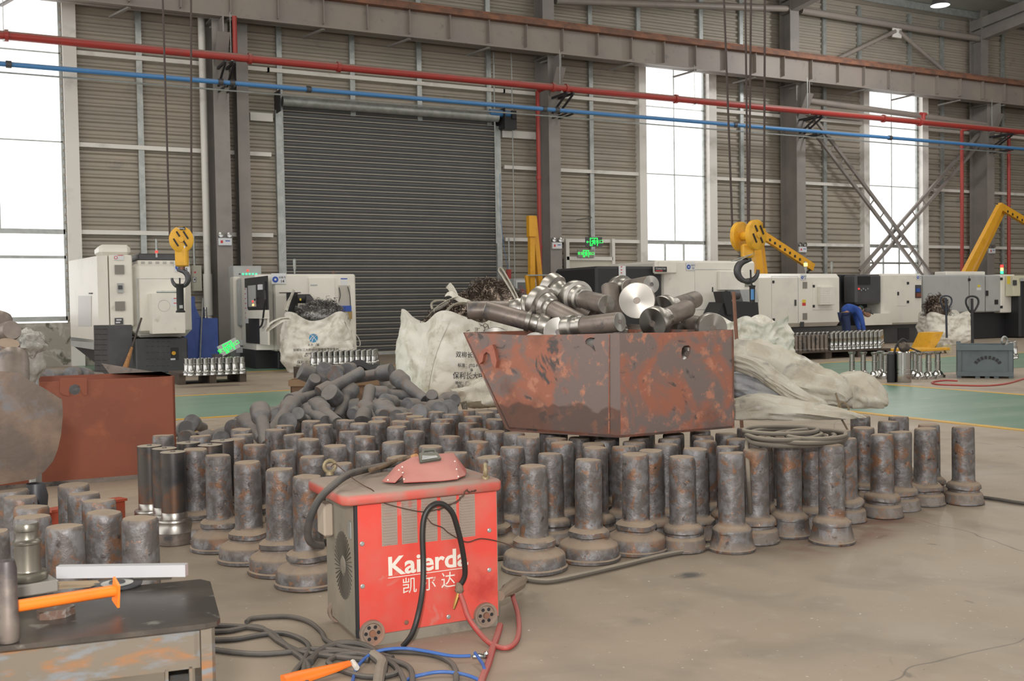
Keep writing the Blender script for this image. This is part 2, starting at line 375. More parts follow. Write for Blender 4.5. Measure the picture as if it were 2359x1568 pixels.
def strip(name, pts, mat, z, lab):
    n = len(pts); v = [Vector((p[0], p[1], z)) for p in pts] + [Vector((p[0], p[1], 0)) for p in pts]
    return struct(MB().add(v, [tuple(range(n))]+[(i, (i+1) % n, n+(i+1) % n, n+i) for i in range(n)]).build(name, mat, smooth=False), lab)
ya0 = Pz(575, 956, 0).y; ya1 = Pz(540, 906, 0).y         # aisle along the wall
xb0 = Pz(2200, 974, 0).x; xb1 = Pz(2190, 897, 0).x       # aisle across the hall
strip('trim_1', [(X0, ya0), (X1, ya0), (X1, ya1), (X0, ya1)], mg, .003, 'worn green painted aisle running along the wall')
strip('trim_2', [(xb0, -8), (xb1, -8), (xb1, ya0), (xb0, ya0)], mg, .003, 'worn green painted aisle at the right')
k = .05
strip('trim_3', [(X0, ya1-k), (X1, ya1-k), (X1, ya1+k), (X0, ya1+k)], my, .005, 'yellow line on the far side of the long green aisle')
strip('trim_4', [(X0, ya0-k), (xb0, ya0-k), (xb0, ya0+k), (X0, ya0+k)], my, .005, 'yellow line on the near side of the long green aisle')
strip('trim_5', [(xb0-k, -8), (xb0+k, -8), (xb0+k, ya0), (xb0-k, ya0)], my, .0055, 'yellow line nearest the upright forgings at the right')
strip('trim_6', [(xb1-k, -8), (xb1+k, -8), (xb1+k, ya0), (xb1-k, ya0)], my, .0055, 'yellow line beside the grey steel basket')
yb = Pz(520, 990, 0).y
strip('trim_7', [(X0, yb-k), (Pz(1150, 950, 0).x, yb-k), (Pz(1150, 950, 0).x, yb+k), (X0, yb+k)], my, .005, 'short yellow line beside the pile of grey forgings')
pa = Pz(905, 842, 0)
strip('trim_8', [(pa.x-5.2, WY), (pa.x-5.2, pa.y), (pa.x, pa.y), (pa.x, WY)], mg, .003, 'green painted patch in front of the roller shutter')
strip('trim_9', [(pa.x-5.2, pa.y), (pa.x-5.2, pa.y-.1), (pa.x+.05, pa.y-.1), (pa.x+.05, pa.y)], my, .005, 'yellow line before the roller shutter')
# wall -----------------------------------------------------------------
SX0, SX1 = xw(650, 500), xw(1138, 500); SZ = zw(900, 285)
WINS = []
for (a, bb_, pb, bott) in ((-160, 146, 100, 738), (1483, 1622, 1550, 640), (1994, 2112, 2050, 660)):
    WINS.append((xw(a, 400), xw(bb_, 400)))
EAVE = Py(2100, 36, WY).z
WZ0 = zw(100, 738); PL = WZ0-.05; WZ1 = zw(1550, 125)
per = .165
def corr(x0, x1, z0, z1):
    mb = MB(); z = z0; pr = []
    pts = [(0, 0), (.035, 0), (.070, -.040), (.105, -.040), (.140, -.004)]
    z = PL-math.ceil((PL-z0)/per)*per if z0 < PL else PL+math.floor((z0-PL)/per)*per
    while z < z1:
        for dz, dy in pts:
            if z0 <= z+dz < z1: pr.append((dy, z+dz))
        z += per
    pr.append((0, z1))
    vs = [Vector((x, WY+dy, zz)) for x in (x0, x1) for dy, zz in pr]; n = len(pr)
    return mb.add(vs, [(i, n+i, n+i+1, i+1) for i in range(n-1)])
wl = MB()
xs = [X0]+[x for w in WINS for x in w]
def addc(x0, x1, z0, z1):
    c_ = corr(x0, x1, z0, z1); wl.add(c_.v, c_.f)
W_ = WINS
addc(X0, W_[0][0], PL, EAVE+1); addc(W_[0][1], SX0, PL, EAVE+1); addc(SX0, SX1, SZ, EAVE+1); addc(SX1, W_[1][0], PL, EAVE+1)
addc(W_[1][1], W_[2][0], PL, EAVE+1); addc(W_[2][1], X1, PL, EAVE+1)
for w in WINS: addc(w[0], w[1], WZ1, EAVE+1)
wo = wl.build('wall_back', M['wall'], ang=20); struct(wo, 'beige horizontally corrugated sheet wall')
mp_ = mk('stained_concrete_plinth', (.36, .34, .30), .8, 0, vary=((.5, .48, .44), 2.2, .5, .58, 1), vary2=[((.13, .125, .10), 2.6, .54, .62, .6), ((.2, .19, .13), .9, .5, .62)])
pb_ = MB(); pb_.box(X0, SX0-.05, WY-.12, WY+.2, 0, PL); pb_.box(SX1+.05, X1, WY-.12, WY+.2, 0, PL)
struct(pb_.build('baseboard_back', mp_, smooth=False), 'stained concrete plinth under the sheet wall')
# windows ----------------------------------------------------------------
mgls = bpy.data.materials.new('clear_window_sheet'); mgls.use_nodes = True
g_ = mgls.node_tree; g_.nodes.clear(); o_ = g_.nodes.new('ShaderNodeOutputMaterial'); t_ = g_.nodes.new('ShaderNodeBsdfTransparent'); s_ = g_.nodes.new('ShaderNodeBsdfGlossy'); s_.inputs['Roughness'].default_value = .1; x_ = g_.nodes.new('ShaderNodeMixShader'); x_.inputs[0].default_value = .05
g_.links.new(t_.outputs[0], x_.inputs[1]); g_.links.new(s_.outputs[0], x_.inputs[2]); g_.links.new(x_.outputs[0], o_.inputs[0])
zb = [zw(100, 120), zw(100, 325), zw(100, 533), zw(100, 592)]
for i, (x0, x1) in enumerate(WINS):
    zb0 = WZ0 if i == 0 else PL
    fr = MB()
    for xx in (x0, x1): fr.box(xx-.03, xx+.03, WY-.03, WY+.05, zb0, WZ1)
    for z, t in ((zb[0], .012), (zb[1], .012), (zb[2], .05), (zb[3], .03), (zb0+.03, .05)): fr.box(x0, x1, WY-.03, WY+.04, z-t, z+t)
    fr.box((x0+x1)/2-.012, (x0+x1)/2+.012, WY-.01, WY+.02, zb[2], WZ1)
    if i > 0:
        for t in (.33, .64): fr.box(x0+(x1-x0)*t-.02, x0+(x1-x0)*t+.02, WY-.02, WY+.03, zb0, zb[2])
    fo = fr.build('window_%d' % (i+1), M['galv'], smooth=False)
    struct(fo, ['tall white-lit window at the left edge', 'tall white-lit window between two columns, right of the shutter', 'tall white-lit window behind the crossed braces'][i])
    MB().add([(x0, WY+.02, zb0), (x1, WY+.02, zb0), (x1, WY+.02, WZ1), (x0, WY+.02, WZ1)], [(0, 1, 2, 3)]).build('pane', mgls, fo, smooth=False)
    jb = MB()
    if i > 0: jb.box(x0-.26, x0-.03, WY-.2, WY+.02, PL, WZ1)
    jb.box(x1+.04, x1+.30, WY-.2, WY+.02, 0 if i == 0 else PL, WZ1)
    jb.build('window_jamb', M['white_steel'], fo, smooth=False)
# girts and studs ----------------------------------------------------------
zg = [zw(165, 122), zw(165, 333), zw(165, 534)]
n_ = 10
def struct_box(x0, x1, y0, y1, z0, z1, mat, lab):
    global n_
    o = MB().box(x0, x1, y0, y1, z0, z1).build('trim_%d' % n_, mat, smooth=False); n_ += 1; return struct(o, lab)
segs = [(WINS[0][1]+.3, SX0-.25), (SX1+.25, WINS[1][0]-.26), (WINS[1][1]+.3, WINS[2][0]-.26), (WINS[2][1]+.3, X1)]
for k_, z in enumerate(zg):
    for (a, bb_) in segs: struct_box(a, bb_, WY-.14, WY-.03, z-.05, z+.04, M['white_steel'], 'white horizontal wall rail')
struct_box(SX0-.3, SX1+.3, WY-.14, WY-.03, zg[0]-.05, zg[0]+.04, M['white_steel'], 'white horizontal wall rail above the shutter')
zh = zw(605, 272)
struct_box(xw(573, 270), SX0-.2, WY-.15, WY-.03, zh-.09, zh+.09, M['white_steel'], 'wide white rail left of the shutter head')
struct_box(SX1+.2, xw(1240, 300), WY-.15, WY-.03, zh-.09, zh+.09, M['white_steel'], 'wide white rail right of the shutter head')
for k_, (px, py, z0) in enumerate(((320, 200, 0), (808, 150, SZ+.1), (962, 170, SZ+.1), (1122, 200, SZ+.1), (1358, 300, 0), (1466, 100, WZ1), (1610, 100, WZ1), (1704, 300, 0), (1895, 300, 0), (1975, 100, WZ1), (2091, 100, WZ1), (2166, 300, 0), (2305, 300, 0), (640, 120, 0))):
    x = xw(px, py); struct_box(x-.06, x+.06, WY-.11, WY-.035, max(z0, PL), EAVE, M['galv'], 'galvanised vertical wall stud')
# columns --------------------------------------------------------------------
BYF = WY-.95                          # crane beam web plane
for k_, (px, py) in enumerate(((514, 400), (1279, 400), (1846, 400), (2283, 450), (-440, 400))):
    yf = WY-.85; x = xw(px, py, yf)
    mb = MB(); w = .165
    zt = zw(1288, 128, BYF)
    mb.box(x-w, x+w, yf, yf+.02, 0, zt).box(x-w, x+w, WY-.2, WY-.18, 0, zt).box(x-.012, x+.012, yf+.02, WY-.2, 0, zt)
    mb.box(x-w, x+w, WY-.62, WY-.60, zt, EAVE+.4).box(x-w, x+w, WY-.2, WY-.18, zt, EAVE+.4).box(x-.012, x+.012, WY-.6, WY-.2, zt, EAVE+.4)
    mb.box(x-w-.03, x+w+.03, yf-.02, WY-.17, zt-.02, zt)
    mb.box(x-w-.05, x+w+.05, yf-.06, WY-.15, 0, .025)
    # haunch carrying the crane beam
    mb.prism([(yf+.02, zt-1.0), (yf-.35, zt-.35), (yf-.35, zt-.02), (yf+.02, zt-.02)], 'x', x-.015, x+.015)
    mb.beam((x, yf, zt-1.0), (x, yf-.37, zt-.35), .26, .02, up=(0, 1, 0))
    nm = ['dark grey steel column at the left of the shutter', 'dark grey steel column at the right of the shutter', 'dark grey steel column right of the middle window', 'dark grey steel column right of the crossed braces', 'dark grey steel column beyond the left window']
    tag(mb.build('steel_column', M['col'], smooth=False), nm[k_], 'column', 'steel columns along the wall')
    if k_ < 4:
        e = thing('emergency_light', ['white twin-head emergency light on the column left of the shutter', 'white twin-head emergency light on the column right of the shutter', 'white twin-head emergency light on the column right of the middle window', 'white twin-head emergency light on the column at the far right'][k_], 'emergency light', (x, yf, 0), 0, 'twin-head emergency lights on columns')
        zl = zw(px, (557, 566, 575, 578)[k_], yf)
        MB().bbox(x-.14, x+.14, yf-.06, yf, zl-.08, zl+.08, .01).build('housing', M['sign_white'], e)
        for s in (-.09, .09):
            MB().lathe([(.0, -.03), (.045, -.02), (.06, 0), (.055, .015), (0, .02)], frame((x+s, yf-.05, zl+.15), (0, -1, .1)), 14).build('lamp_head', M['chrome'], e)
        MB().box(x-.10, x-.05, yf-.062, yf-.06, zl-.03, zl+.03).build('print', M['sign_red'], e, smooth=False)
        MB().box(x+.0, x+.10, yf-.062, yf-.06, zl+.01, zl+.03).build('print', M['sign_blue'], e, smooth=False)
x = xw(561, 400, WY-.4)
mb = MB().box(x-.13, x+.13, WY-.5, WY-.48, 0, EAVE-2.6).box(x-.13, x+.13, WY-.2, WY-.18, 0, EAVE-2.6).box(x-.01, x+.01, WY-.48, WY-.2, 0, EAVE-2.6)
tag(mb.build('wind_post', M['col'], smooth=False), 'slim dark grey steel post between the left column and the shutter', 'post')
# white downpipe left of the first column
x = xw(470, 300, WY-.35)
mb = MB().cyl((x, WY-.35, 0), (x, WY-.35, EAVE-.8), .075, n=14)
dp = tag(mb.build('downpipe', M['white_steel']), 'white round downpipe just left of the left column', 'pipe')
MB().cyl((x, WY-.35, 1.0), (x, WY-.35, 1.9), .095, n=14).build('socket', M['white_steel'], dp)
# crane beam -------------------------------------------------------------------
zb1 = zw(1288, 128, BYF); zt1 = zw(1288, 62, BYF)
bt = thing('crane_runway_beam', 'long grey-brown steel crane runway beam high along the wall', 'beam', (0, BYF, zb1))
mb = MB().box(X0, X1, BYF-.01, BYF+.01, zb1, zt1).box(X0, X1, BYF-.17, BYF+.17, zb1-.0, zb1+.02)
mb.build('beam_web', M['crane_beam'], bt, smooth=False)
mb = MB(); xx = xw(843, 40, BYF); st = xw(940, 60, BYF)-xx
i0 = int((X0-xx)/st)
for i in range(i0, int((X1-xx)/st)):
    mb.box(xx+i*st-.008, xx+i*st+.008, BYF-.13, BYF, zb1+.1, zt1)
mb.build('stiffeners', M['crane_beam'], bt, smooth=False)
MB().box(X0, X1, BYF-.035, BYF+.035, zt1, zt1+.14).box(X0, X1, BYF-.2, BYF+.2, zt1-.07, zt1+.03).build('rail', M['rail'], bt, smooth=False)
mb = MB()
for i in range(i0, int((X1-xx)/st), 2): mb.beam((xx+i*st, BYF-.1, zb1-.02), (xx+i*st-.3, BYF+.5, zb1-.10), .07, .04)
mb.build('lateral_braces', M['col'], bt, smooth=False)
MB().box(X0, X1, BYF+.25, BYF+.75, zt1+.1, zt1+.16).build('walkway_plate', M['white_steel'], bt, smooth=False)
# pipes ----------------------------------------------------------------------------
PYF = WY-1.5
def run(name, pts, r, mat, lab, Y):
    a = Py(*pts[0], Y); c = Py(*pts[1], Y); d = (c-a)/(c.x-a.x); z = (a.z+c.z)/2
    t = thing(name, lab, 'pipe', (X0, Y, z))
    MB().cyl((X0, Y, z), (X1, Y, z), r, n=14).build('pipe_run', mat, t); return t, z
rp, zr = run('red_fire_main', ((500, 128), (1900, 260)), .085, M['red_pipe'], 'long red fire water pipe crossing the whole wall', PYF)
for px, py in ((15, 90), (575, 133), (780, 153), (1274, 200), (1557, 228), (2035, 275), (1305, 202)):
    x = Py(px, py, PYF).x; MB().cyl((x-.035, PYF, zr), (x+.035, PYF, zr), .115, n=16).build('coupling', M['red_pipe'], rp)
for px in (534, 1290, 1860, 2285, 12, 1600):
    x = Py(px, 200, PYF).x; MB().cyl((x, PYF, zr), (x, PYF+.0, zb1), .008, n=6).box(x-.02, x+.02, PYF-.095, PYF+.095, zr-.1, zr-.09).build('hanger', M['galv'], rp)
x = Py(2127, 270, PYF).x
MB().cyl((x, PYF, zr), (x, PYF-.0, zr+.25), .06, n=12).cyl((x-.12, PYF, zr+.25), (x+.12, PYF, zr+.25), .045, n=10).cyl((x-.2, PYF, zr), (x-.12, PYF, zr), .12, n=14).build('valve', M['red_hose'], rp)
bp_, zbp = run('blue_air_main', ((500, 188), (1900, 305)), .05, M['blue_pipe'], 'long blue compressed air pipe below the red one', PYF)
for px, py in ((20, 152), (711, 205), (1254, 250), (1283, 252), (1693, 288), (2050, 316), (508, 186), (535, 190)):
    x = Py(px, py, PYF).x; MB().cyl((x-.05, PYF, zbp), (x+.05, PYF, zbp), .07, n=14).build('coupling', M['darkgrey'], bp_)
z = zbp-.14
tag(MB().cyl((X0, PYF+.1, z), (X1, PYF+.1, z), .018, n=8).build('steel_conduit', M['galv']), 'thin galvanised conduit just under the blue pipe', 'conduit')
for k_, (px, yf) in enumerate(((514, WY-.85), (1279, WY-.85), (1846, WY-.85), (2283, WY-.85))):
    x = xw(px, 250, yf); mb = MB()
    for s in (-.09, .09):
        mb.beam((x+s, yf-.02, zr-.12), (x+s, PYF-.1, zr-.12), .05, .05).beam((x+s, yf-.02, zbp+.05), (x+s, PYF-.05, zr-.15), .04, .04).beam((x+s, yf-.02, zbp-.075), (x+s, PYF-.08, zbp-.075), .035, .035)
    tag(mb.build('pipe_bracket', M['dark'], smooth=False), ['black bracket holding the pipes on the column left of the shutter', 'black bracket holding the pipes on the column right of the shutter', 'black bracket holding the pipes above the ladder-like brace', 'black bracket holding the pipes at the right edge'][k_], 'bracket', 'pipe brackets on the columns')
# red droppers
for k_, (px, py, Y, lab) in enumerate(((1241, 400, WY-1.0, 'red vertical fire pipe beside the column right of the shutter'), (2216, 450, WY-1.0, 'red vertical fire pipe left of the column at the right'), (2324, 450, WY-1.0, 'red vertical fire pipe at the far right'), )):
    x = xw(px, py, Y); mb = MB().tube([(x, Y, 0), (x, Y, zr-.02), (x+.02, Y-.05, zr), (x+.1, PYF+.05, zr+.02)], .05 if k_ == 0 else .055, 10)
    o = tag(mb.build('red_riser_pipe', M['red_pipe']), lab, 'pipe', 'red vertical fire pipes')
    for zz in (2.5, 4.2): MB().cyl((x, Y, zz), (x, Y, zz+.08), .068, n=12).build('coupling', M['red_pipe'], o)
x = xw(534, 110, WY-.9); tag(MB().cyl((x, WY-1.2, zr+.08), (x, WY-1.2, zb1), .05, n=10).build('red_riser_pipe', M['red_pipe']), 'short red pipe rising from the red main by the left column', 'pipe')
# conduits down the wall by the shutter
for (pa_, pb2, r, lab) in (((1137, 120), (1143, 560), .018, 'grey conduit down beside the shutter motor'), ((1178, 122), (1184, 700), .014, 'thin grey conduit between shutter and column')):
    a = Py(*pa_, WY-.3); c_ = Py(*pb2, WY-.3)
    tag(MB().tube([(a.x, WY-.3, a.z), (a.x, WY-.3, max(c_.z, .2))], r, 8).build('wall_conduit', M['galv']), lab, 'conduit')
# shutter ---------------------------------------------------------------------------
dr = struct(MB().box(SX0-.14, SX0, WY-.16, WY-.02, 0, SZ+.1).box(SX1, SX1+.14, WY-.16, WY-.02, 0, SZ+.1).build('door_1', M['galv'], smooth=False), 'wide dark grey roller shutter door')
z = .05; pr = []
while z < SZ+.25:
    for dz, dy in ((0, 0), (.012, -.018), (.03, -.018), (.04, -.002), (.05, -.002), (.075, -.022), (.115, -.026)): pr.append((dy, z+dz))
    z += .135
n = len(pr); vs = [Vector((x, WY-.07+dy, zz)) for x in (SX0, SX1) for dy, zz in pr]
MB().add(vs, [(i, n+i, n+i+1, i+1) for i in range(n-1)]).build('shutter_curtain', M['shutter'], dr, ang=25)
mb = MB(); zz = .05
while zz < SZ+.2: mb.box(SX0, SX1, WY-.094, WY-.087, zz+.010, zz+.026); zz += .135
mb.build('slat_glints', mk('tan_slat_glint', (.50, .45, .37), .5), dr, smooth=False)  # tan strips paint in the highlight along each curved slat lip
MB().box(SX0, SX1, WY-.10, WY-.05, 0.0, .06).build('bottom_bar', M['galv'], dr, smooth=False)
MB().cyl((SX0-.02, WY-.3, SZ+.28), (SX1+.0, WY-.3, SZ+.28), .11, n=18).build('shutter_drum', M['galv'], dr)
for x in (SX0-.12, SX1+.1): MB().box(x-.01, x+.01, WY-.5, WY-.02, SZ+.02, SZ+.5).build('end_plate', M['dark'], dr, smooth=False)
MB().cyl((SX1-.25, WY-.35, SZ+.38), (SX1+.3, WY-.35, SZ+.38), .09, n=14).build('shutter_motor', M['blue_pipe'], dr)
MB().box(SX1+.12, SX1+.45, WY-.45, WY-.1, SZ+.0, SZ+.3).box(SX1+.3, SX1+.42, WY-.5, WY-.2, SZ+.25, SZ+.45).build('chain_gear', M['dark'], dr, smooth=False)
# side door and signs right of the second column
xa, xb = xw(1296, 600), xw(1470, 600)
zd = zw(1345, 600); xd0, xd1 = xw(1300, 620), xw(1402, 620)
fr = MB().box(xa-.02, xa+.08, WY-.22, WY-.1, 0, zw(1296, 551)).box(xd1-.02, xd1+.07, WY-.22, WY-.1, 0, zw(1400, 551)).box(xa, xd1, WY-.22, WY-.1, zd, zd+.09)
d2 = struct(fr.build('door_2', M['white_steel'], smooth=False), 'pale side door right of the shutter')
MB().box(xa+.08, xd1-.02, WY-.16, WY-.12, .01, zd).build('door_leaf', mk('cream_door_paint', (.62, .60, .50), .45), d2, smooth=False)
def exit_sign(c, w, h, rot, lab, panel, arrow=True, tilt=0):
    Mx = Matrix.Translation(c) @ Matrix.Rotation(rot, 4, 'Z') @ Matrix.Rotation(tilt, 4, 'Y') @ Matrix.Rotation(pi/2, 4, 'X')
    t = thing('exit_sign', lab, 'sign', c)
    MB().bbox(-w/2, w/2, -h/2, h/2, -.03, 0, .006, Mx).build('sign_box', panel, t)
    g = MB(); a = h*.42
    for (x0, x1, y0, y1) in ((-a, -a+.018, -a, a), (a-.018, a, -a, a), (-a, a, a-.018, a), (-a, -.3*a, -a, -a+.016)): g.box(x0, x1, y0, y1, .0, .004, Mx)
    def limb(p, q, r=.016): g.cyl(Mx @ Vector((p[0]*a, p[1]*a, .002)), Mx @ Vector((q[0]*a, q[1]*a, .002)), r*h/.2*.62, n=6)
    limb((.12, .62), (.18, .62), .028); limb((.05, .45), (-.1, -.05), .024); limb((.05, .4), (.45, .15)); limb((.05, .4), (-.4, .3)); limb((-.4, .3), (-.5, .0))
    limb((-.1, -.05), (.3, -.25), .02); limb((.3, -.25), (.25, -.7)); limb((-.1, -.05), (-.2, -.45), .02); limb((-.2, -.45), (-.6, -.6))
    g.build('running_figure', M['green_glow'], t, smooth=False)
    if arrow:
        s = -1; q = MB().box(s*w*.42, s*w*.27, -.008, .008, 0, .004, Mx)
        q.add([Mx @ Vector(v) for v in ((s*w*.45, 0, .004), (s*w*.37, .035, .004), (s*w*.37, -.035, .004))], [(0, 1, 2)]); q.build('arrow', M['green_glow'], t, smooth=False)
        text(t, '出口', Mx @ Matrix.Translation((w*.34, 0, .003)), h*.42, M['green_glow'])
    else:
        text(t, '安全', Mx @ Matrix.Translation((-w*.34, 0, .003)), h*.42, M['green_glow']); text(t, '出口', Mx @ Matrix.Translation((w*.34, 0, .003)), h*.42, M['green_glow'])
    return t
signg = mk('grey_sign_panel', (.28, .27, .24), .4)
exit_sign(Py(1350, 584, WY-.26), .50, .21, 0, 'grey exit sign with green running figure above the side door', signg, False)
exit_sign(Py(1368, 557, WY-.9), .44, .24, radians(-18), 'dark exit sign with green arrow hanging above the other exit sign', M['darkgrey'], True)
c_ = Py(1368, 557, WY-.9); tag(MB().cyl((c_.x, c_.y+.02, c_.z+.12), (c_.x, c_.y+.02, c_.z+.62), .012, n=6).beam((c_.x-.02, c_.y+.02, c_.z+.62), (c_.x-.02, WY-.1, c_.z+.62), .03, .03).build('sign_hanger', M['galv']), 'thin hanger holding the dark exit sign', 'bracket')
# braces between third and fourth columns -------------------------------------------------
def lattice(pA, pB, Y, w, lab):
    a = Py(*pA, Y); c = Py(*pB, Y); d = (c-a); Ln = d.length; d.normalize(); s = Vector((d.z, 0, -d.x)); mb = MB()
    for q in (-w/2, w/2): mb.beam(a+s*q, c+s*q, .09, .08, up=(0, 1, 0))
    k_ = int(Ln/.55)
    for i in range(1, k_): mb.beam(a+d*Ln*i/k_-s*w/2, a+d*Ln*i/k_+s*w/2, .04, .02, up=(0, 1, 0))
    return tag(mb.build('cross_brace', M['col'], smooth=False), lab, 'brace', 'crossed lattice braces')
lattice((1868, 278), (2140, 640), WY-.55, .30, 'ladder-like steel brace sloping down to the right across the right window')
lattice((2262, 312), (1985, 630), WY-.42, .26, 'steel lattice brace sloping down to the left across the right window')
def pipe(pts, Y, r, lab, mat=None, name='strut_pipe'):
    P = [Py(a, b_, Y) for a, b_ in pts]; return tag(MB().tube(P, r, 12).build(name, mat or M['crane_beam']), lab, 'strut')
pipe(((1858, 232), (2275, 288)), WY-.75, .09, 'grey-brown horizontal strut just above the red pipe at the right')
pipe(((1845, 24), (2262, 90)), WY-.5, .10, 'grey-brown horizontal eaves strut at the upper right')
pipe(((2062, 72), (1925, 138)), WY-.5, .065, 'pale strut sloping down left from the eaves strut')
pipe(((2070, 72), (2190, 176)), WY-.5, .065, 'pale strut sloping down right from the eaves strut')
c_ = Py(2066, 74, WY-.5); tag(MB().bbox(c_.x-.18, c_.x+.18, c_.y-.03, c_.y+.03, c_.z-.17, c_.z+.17, .01).build('gusset_plate', M['white_steel']), 'pale bolted gusset plate where the two struts meet', 'plate')
pipe(((1280, 2), (1818, 20)), WY-.5, .09, 'grey-brown eaves strut left of the third column')
# roof -----------------------------------------------------------------------------------
SL = .09
def zr_(y): return EAVE+.25+(WY-y)*SL
mc = mk('grey_green_roof_sheet', (.36, .37, .32), .5, .2, vary=((.28, .29, .26), 1, .4, .7))
y1 = -9.1
struct(MB().add([(X0, WY+.3, zr_(WY+.3)), (X1, WY+.3, zr_(WY+.3)), (X1, y1, zr_(y1)), (X0, y1, zr_(y1)), (X0, WY+.3, zr_(WY+.3)+.08), (X1, WY+.3, zr_(WY+.3)+.08), (X1, y1, zr_(y1)+.08), (X0, y1, zr_(y1)+.08)], [(0, 1, 2, 3), (4, 5, 6, 7), (0, 4, 5, 1), (2, 6, 7, 3), (1, 5, 6, 2), (0, 3, 7, 4)]).build('ceiling', mc, smooth=False), 'grey-green sheet metal roof')
for i in range(7):
    y = WY-.4-i*1.5
    o = MB().box(X0, X1, y-.035, y+.035, zr_(y)-.22, zr_(y)-.01).build('trim_%d' % n_, M['galv'], smooth=False); n_ += 1; struct(o, 'roof purlin')
for px in (514, 1279, 1846, 2283):
    x = xw(px, 400, WY-.85); mb = MB()
    for w, za, zc in ((.13, -.62, -.60), (.13, -.24, -.22), (.01, -.6, -.24)):
        mb.add([(x-w, WY-.2, zr_(WY)+za-.3), (x+w, WY-.2, zr_(WY)+za-.3), (x+w, 2, zr_(2)+za), (x-w, 2, zr_(2)+za), (x-w, WY-.2, zr_(WY)+zc), (x+w, WY-.2, zr_(WY)+zc), (x+w, 2, zr_(2)+zc), (x-w, 2, zr_(2)+zc)], [(0, 1, 2, 3), (4, 5, 6, 7), (0, 4, 5, 1), (2, 6, 7, 3), (1, 5, 6, 2), (0, 3, 7, 4)])
    o = mb.build('trim_%d' % n_, M['col'], smooth=False); n_ += 1; struct(o, 'dark grey roof rafter')
c_ = Pd(2166, 12, 27)
lp = thing('high_bay_lamp', 'round high bay lamp glowing under the roof at the upper right', 'lamp', c_)
MB().lathe([(.05, .45), (.12, .4), (.15, .25), (.24, .0), (.235, -.01)], Matrix.Translation(c_), 20).build('reflector', M['darkgrey'], lp)
MB().lathe([(0, -.015), (.15, -.012), (.23, 0)], Matrix.Translation(c_), 20).build('lamp_glass', M['lamp_glow'], lp)
MB().cyl(c_+Vector((0, 0, .45)), (c_.x, c_.y, zr_(c_.y)), .01, n=6).build('hanger', M['galv'], lp)
l = bpy.data.lights.new('lamp_light', 'POINT'); l.energy = 260; l.shadow_soft_size = .25; lo = bpy.data.objects.new('lamp_light', l); lo.location = c_+Vector((0, 0, -.3)); COL.objects.link(lo)

# the far side of the hall, unseen behind the camera; openings widened for fill
BW = -9.0; fw_ = MB(); xw_ = X0
while xw_ < X1:
    fw_.box(xw_, min(xw_+1.8, X1), BW-.1, BW, 0, 12.6); xw_ += 7.2
fw_.box(X0, X1, BW-.1, BW, 0, 1.2).box(X0, X1, BW-.1, BW, 9.6, 13.9)
struct(fw_.build('wall_front', M['wall'], smooth=False), 'beige sheet wall with tall windows behind the camera')
struct(MB().box(X1, X1+.1, BW, WY+.3, 0, 14).build('wall_right', M['wall'], smooth=False), 'beige end wall far to the right')
# =================================================================== FORGINGS
def Pl(px, py, p0, n):
    d = ray(px, py); t = (Vector(p0)-EYE).dot(n)/d.dot(n); return EYE + d*t
PA = [(.132, 0), (.140, .004), (.140, .016), (.133, .021), (.130, .062), (.122, .073), (.086, .093), (.084, .099), (.091, .105), (.0895, .124), (.078, .134), (.064, .141), (.060, .152), (.0585, .39), (.0575, .424), (.053, .433), (0, .435)]
PB = [(.100, 0), (.105, .004), (.105, .012), (.100, .018), (.098, .05), (.092, .058), (.081, .065), (.080, .075), (.091, .083), (.089, .10), (.078, .112), (.064, .118), (.059, .13), (.058, .375), (.0575, .40), (.053, .409), (0, .41)]
PC = [(.101, 0), (.104, .004), (.104, .012), (.098, .018), (.085, .075), (.088, .081), (.086, .092), (.07, .106), (.061, .114), (.0585, .128), (.058, .39), (.057, .41), (.053, .419), (0, .42)]
def blank_mesh(prof, seed):
    from mathutils import noise
    mb = MB(); P = []
    for i in range(len(prof)-1):                       # finer rings along the shaft
        (r0, z0), (r1, z1) = prof[i], prof[i+1]; k = max(1, int((z1-z0)/.04))
        for j in range(k): P.append((r0+(r1-r0)*j/k, z0+(z1-z0)*j/k))
    P.append(prof[-1]); mb.lathe(P, None, 32)
    for v in mb.v:
        q = noise.noise(Vector((v.x*9+seed*7, v.y*9, v.z*6))); r = hypot(v.x, v.y)
        if r > .01: v.x *= 1+q*.03; v.y *= 1+q*.03
        if v.z > .39: v.z += noise.noise(Vector((v.x*14, v.y*14, seed*3)))*.005
        if .08 < v.z < .14: v.z += noise.noise(Vector((v.x*12, v.y*12, seed*5)))*.010
    o = mb.build('forged_bolt_blank', M['forged'], ang=40); COL.objects.unlink(o); return o.data
MESH = {(k, s): blank_mesh(p, s) for k, p in (('A', PA), ('B', PB), ('C', PC)) for s in (1, 2, 3)}
HT = {'A': .435, 'B': .41, 'C': .42}
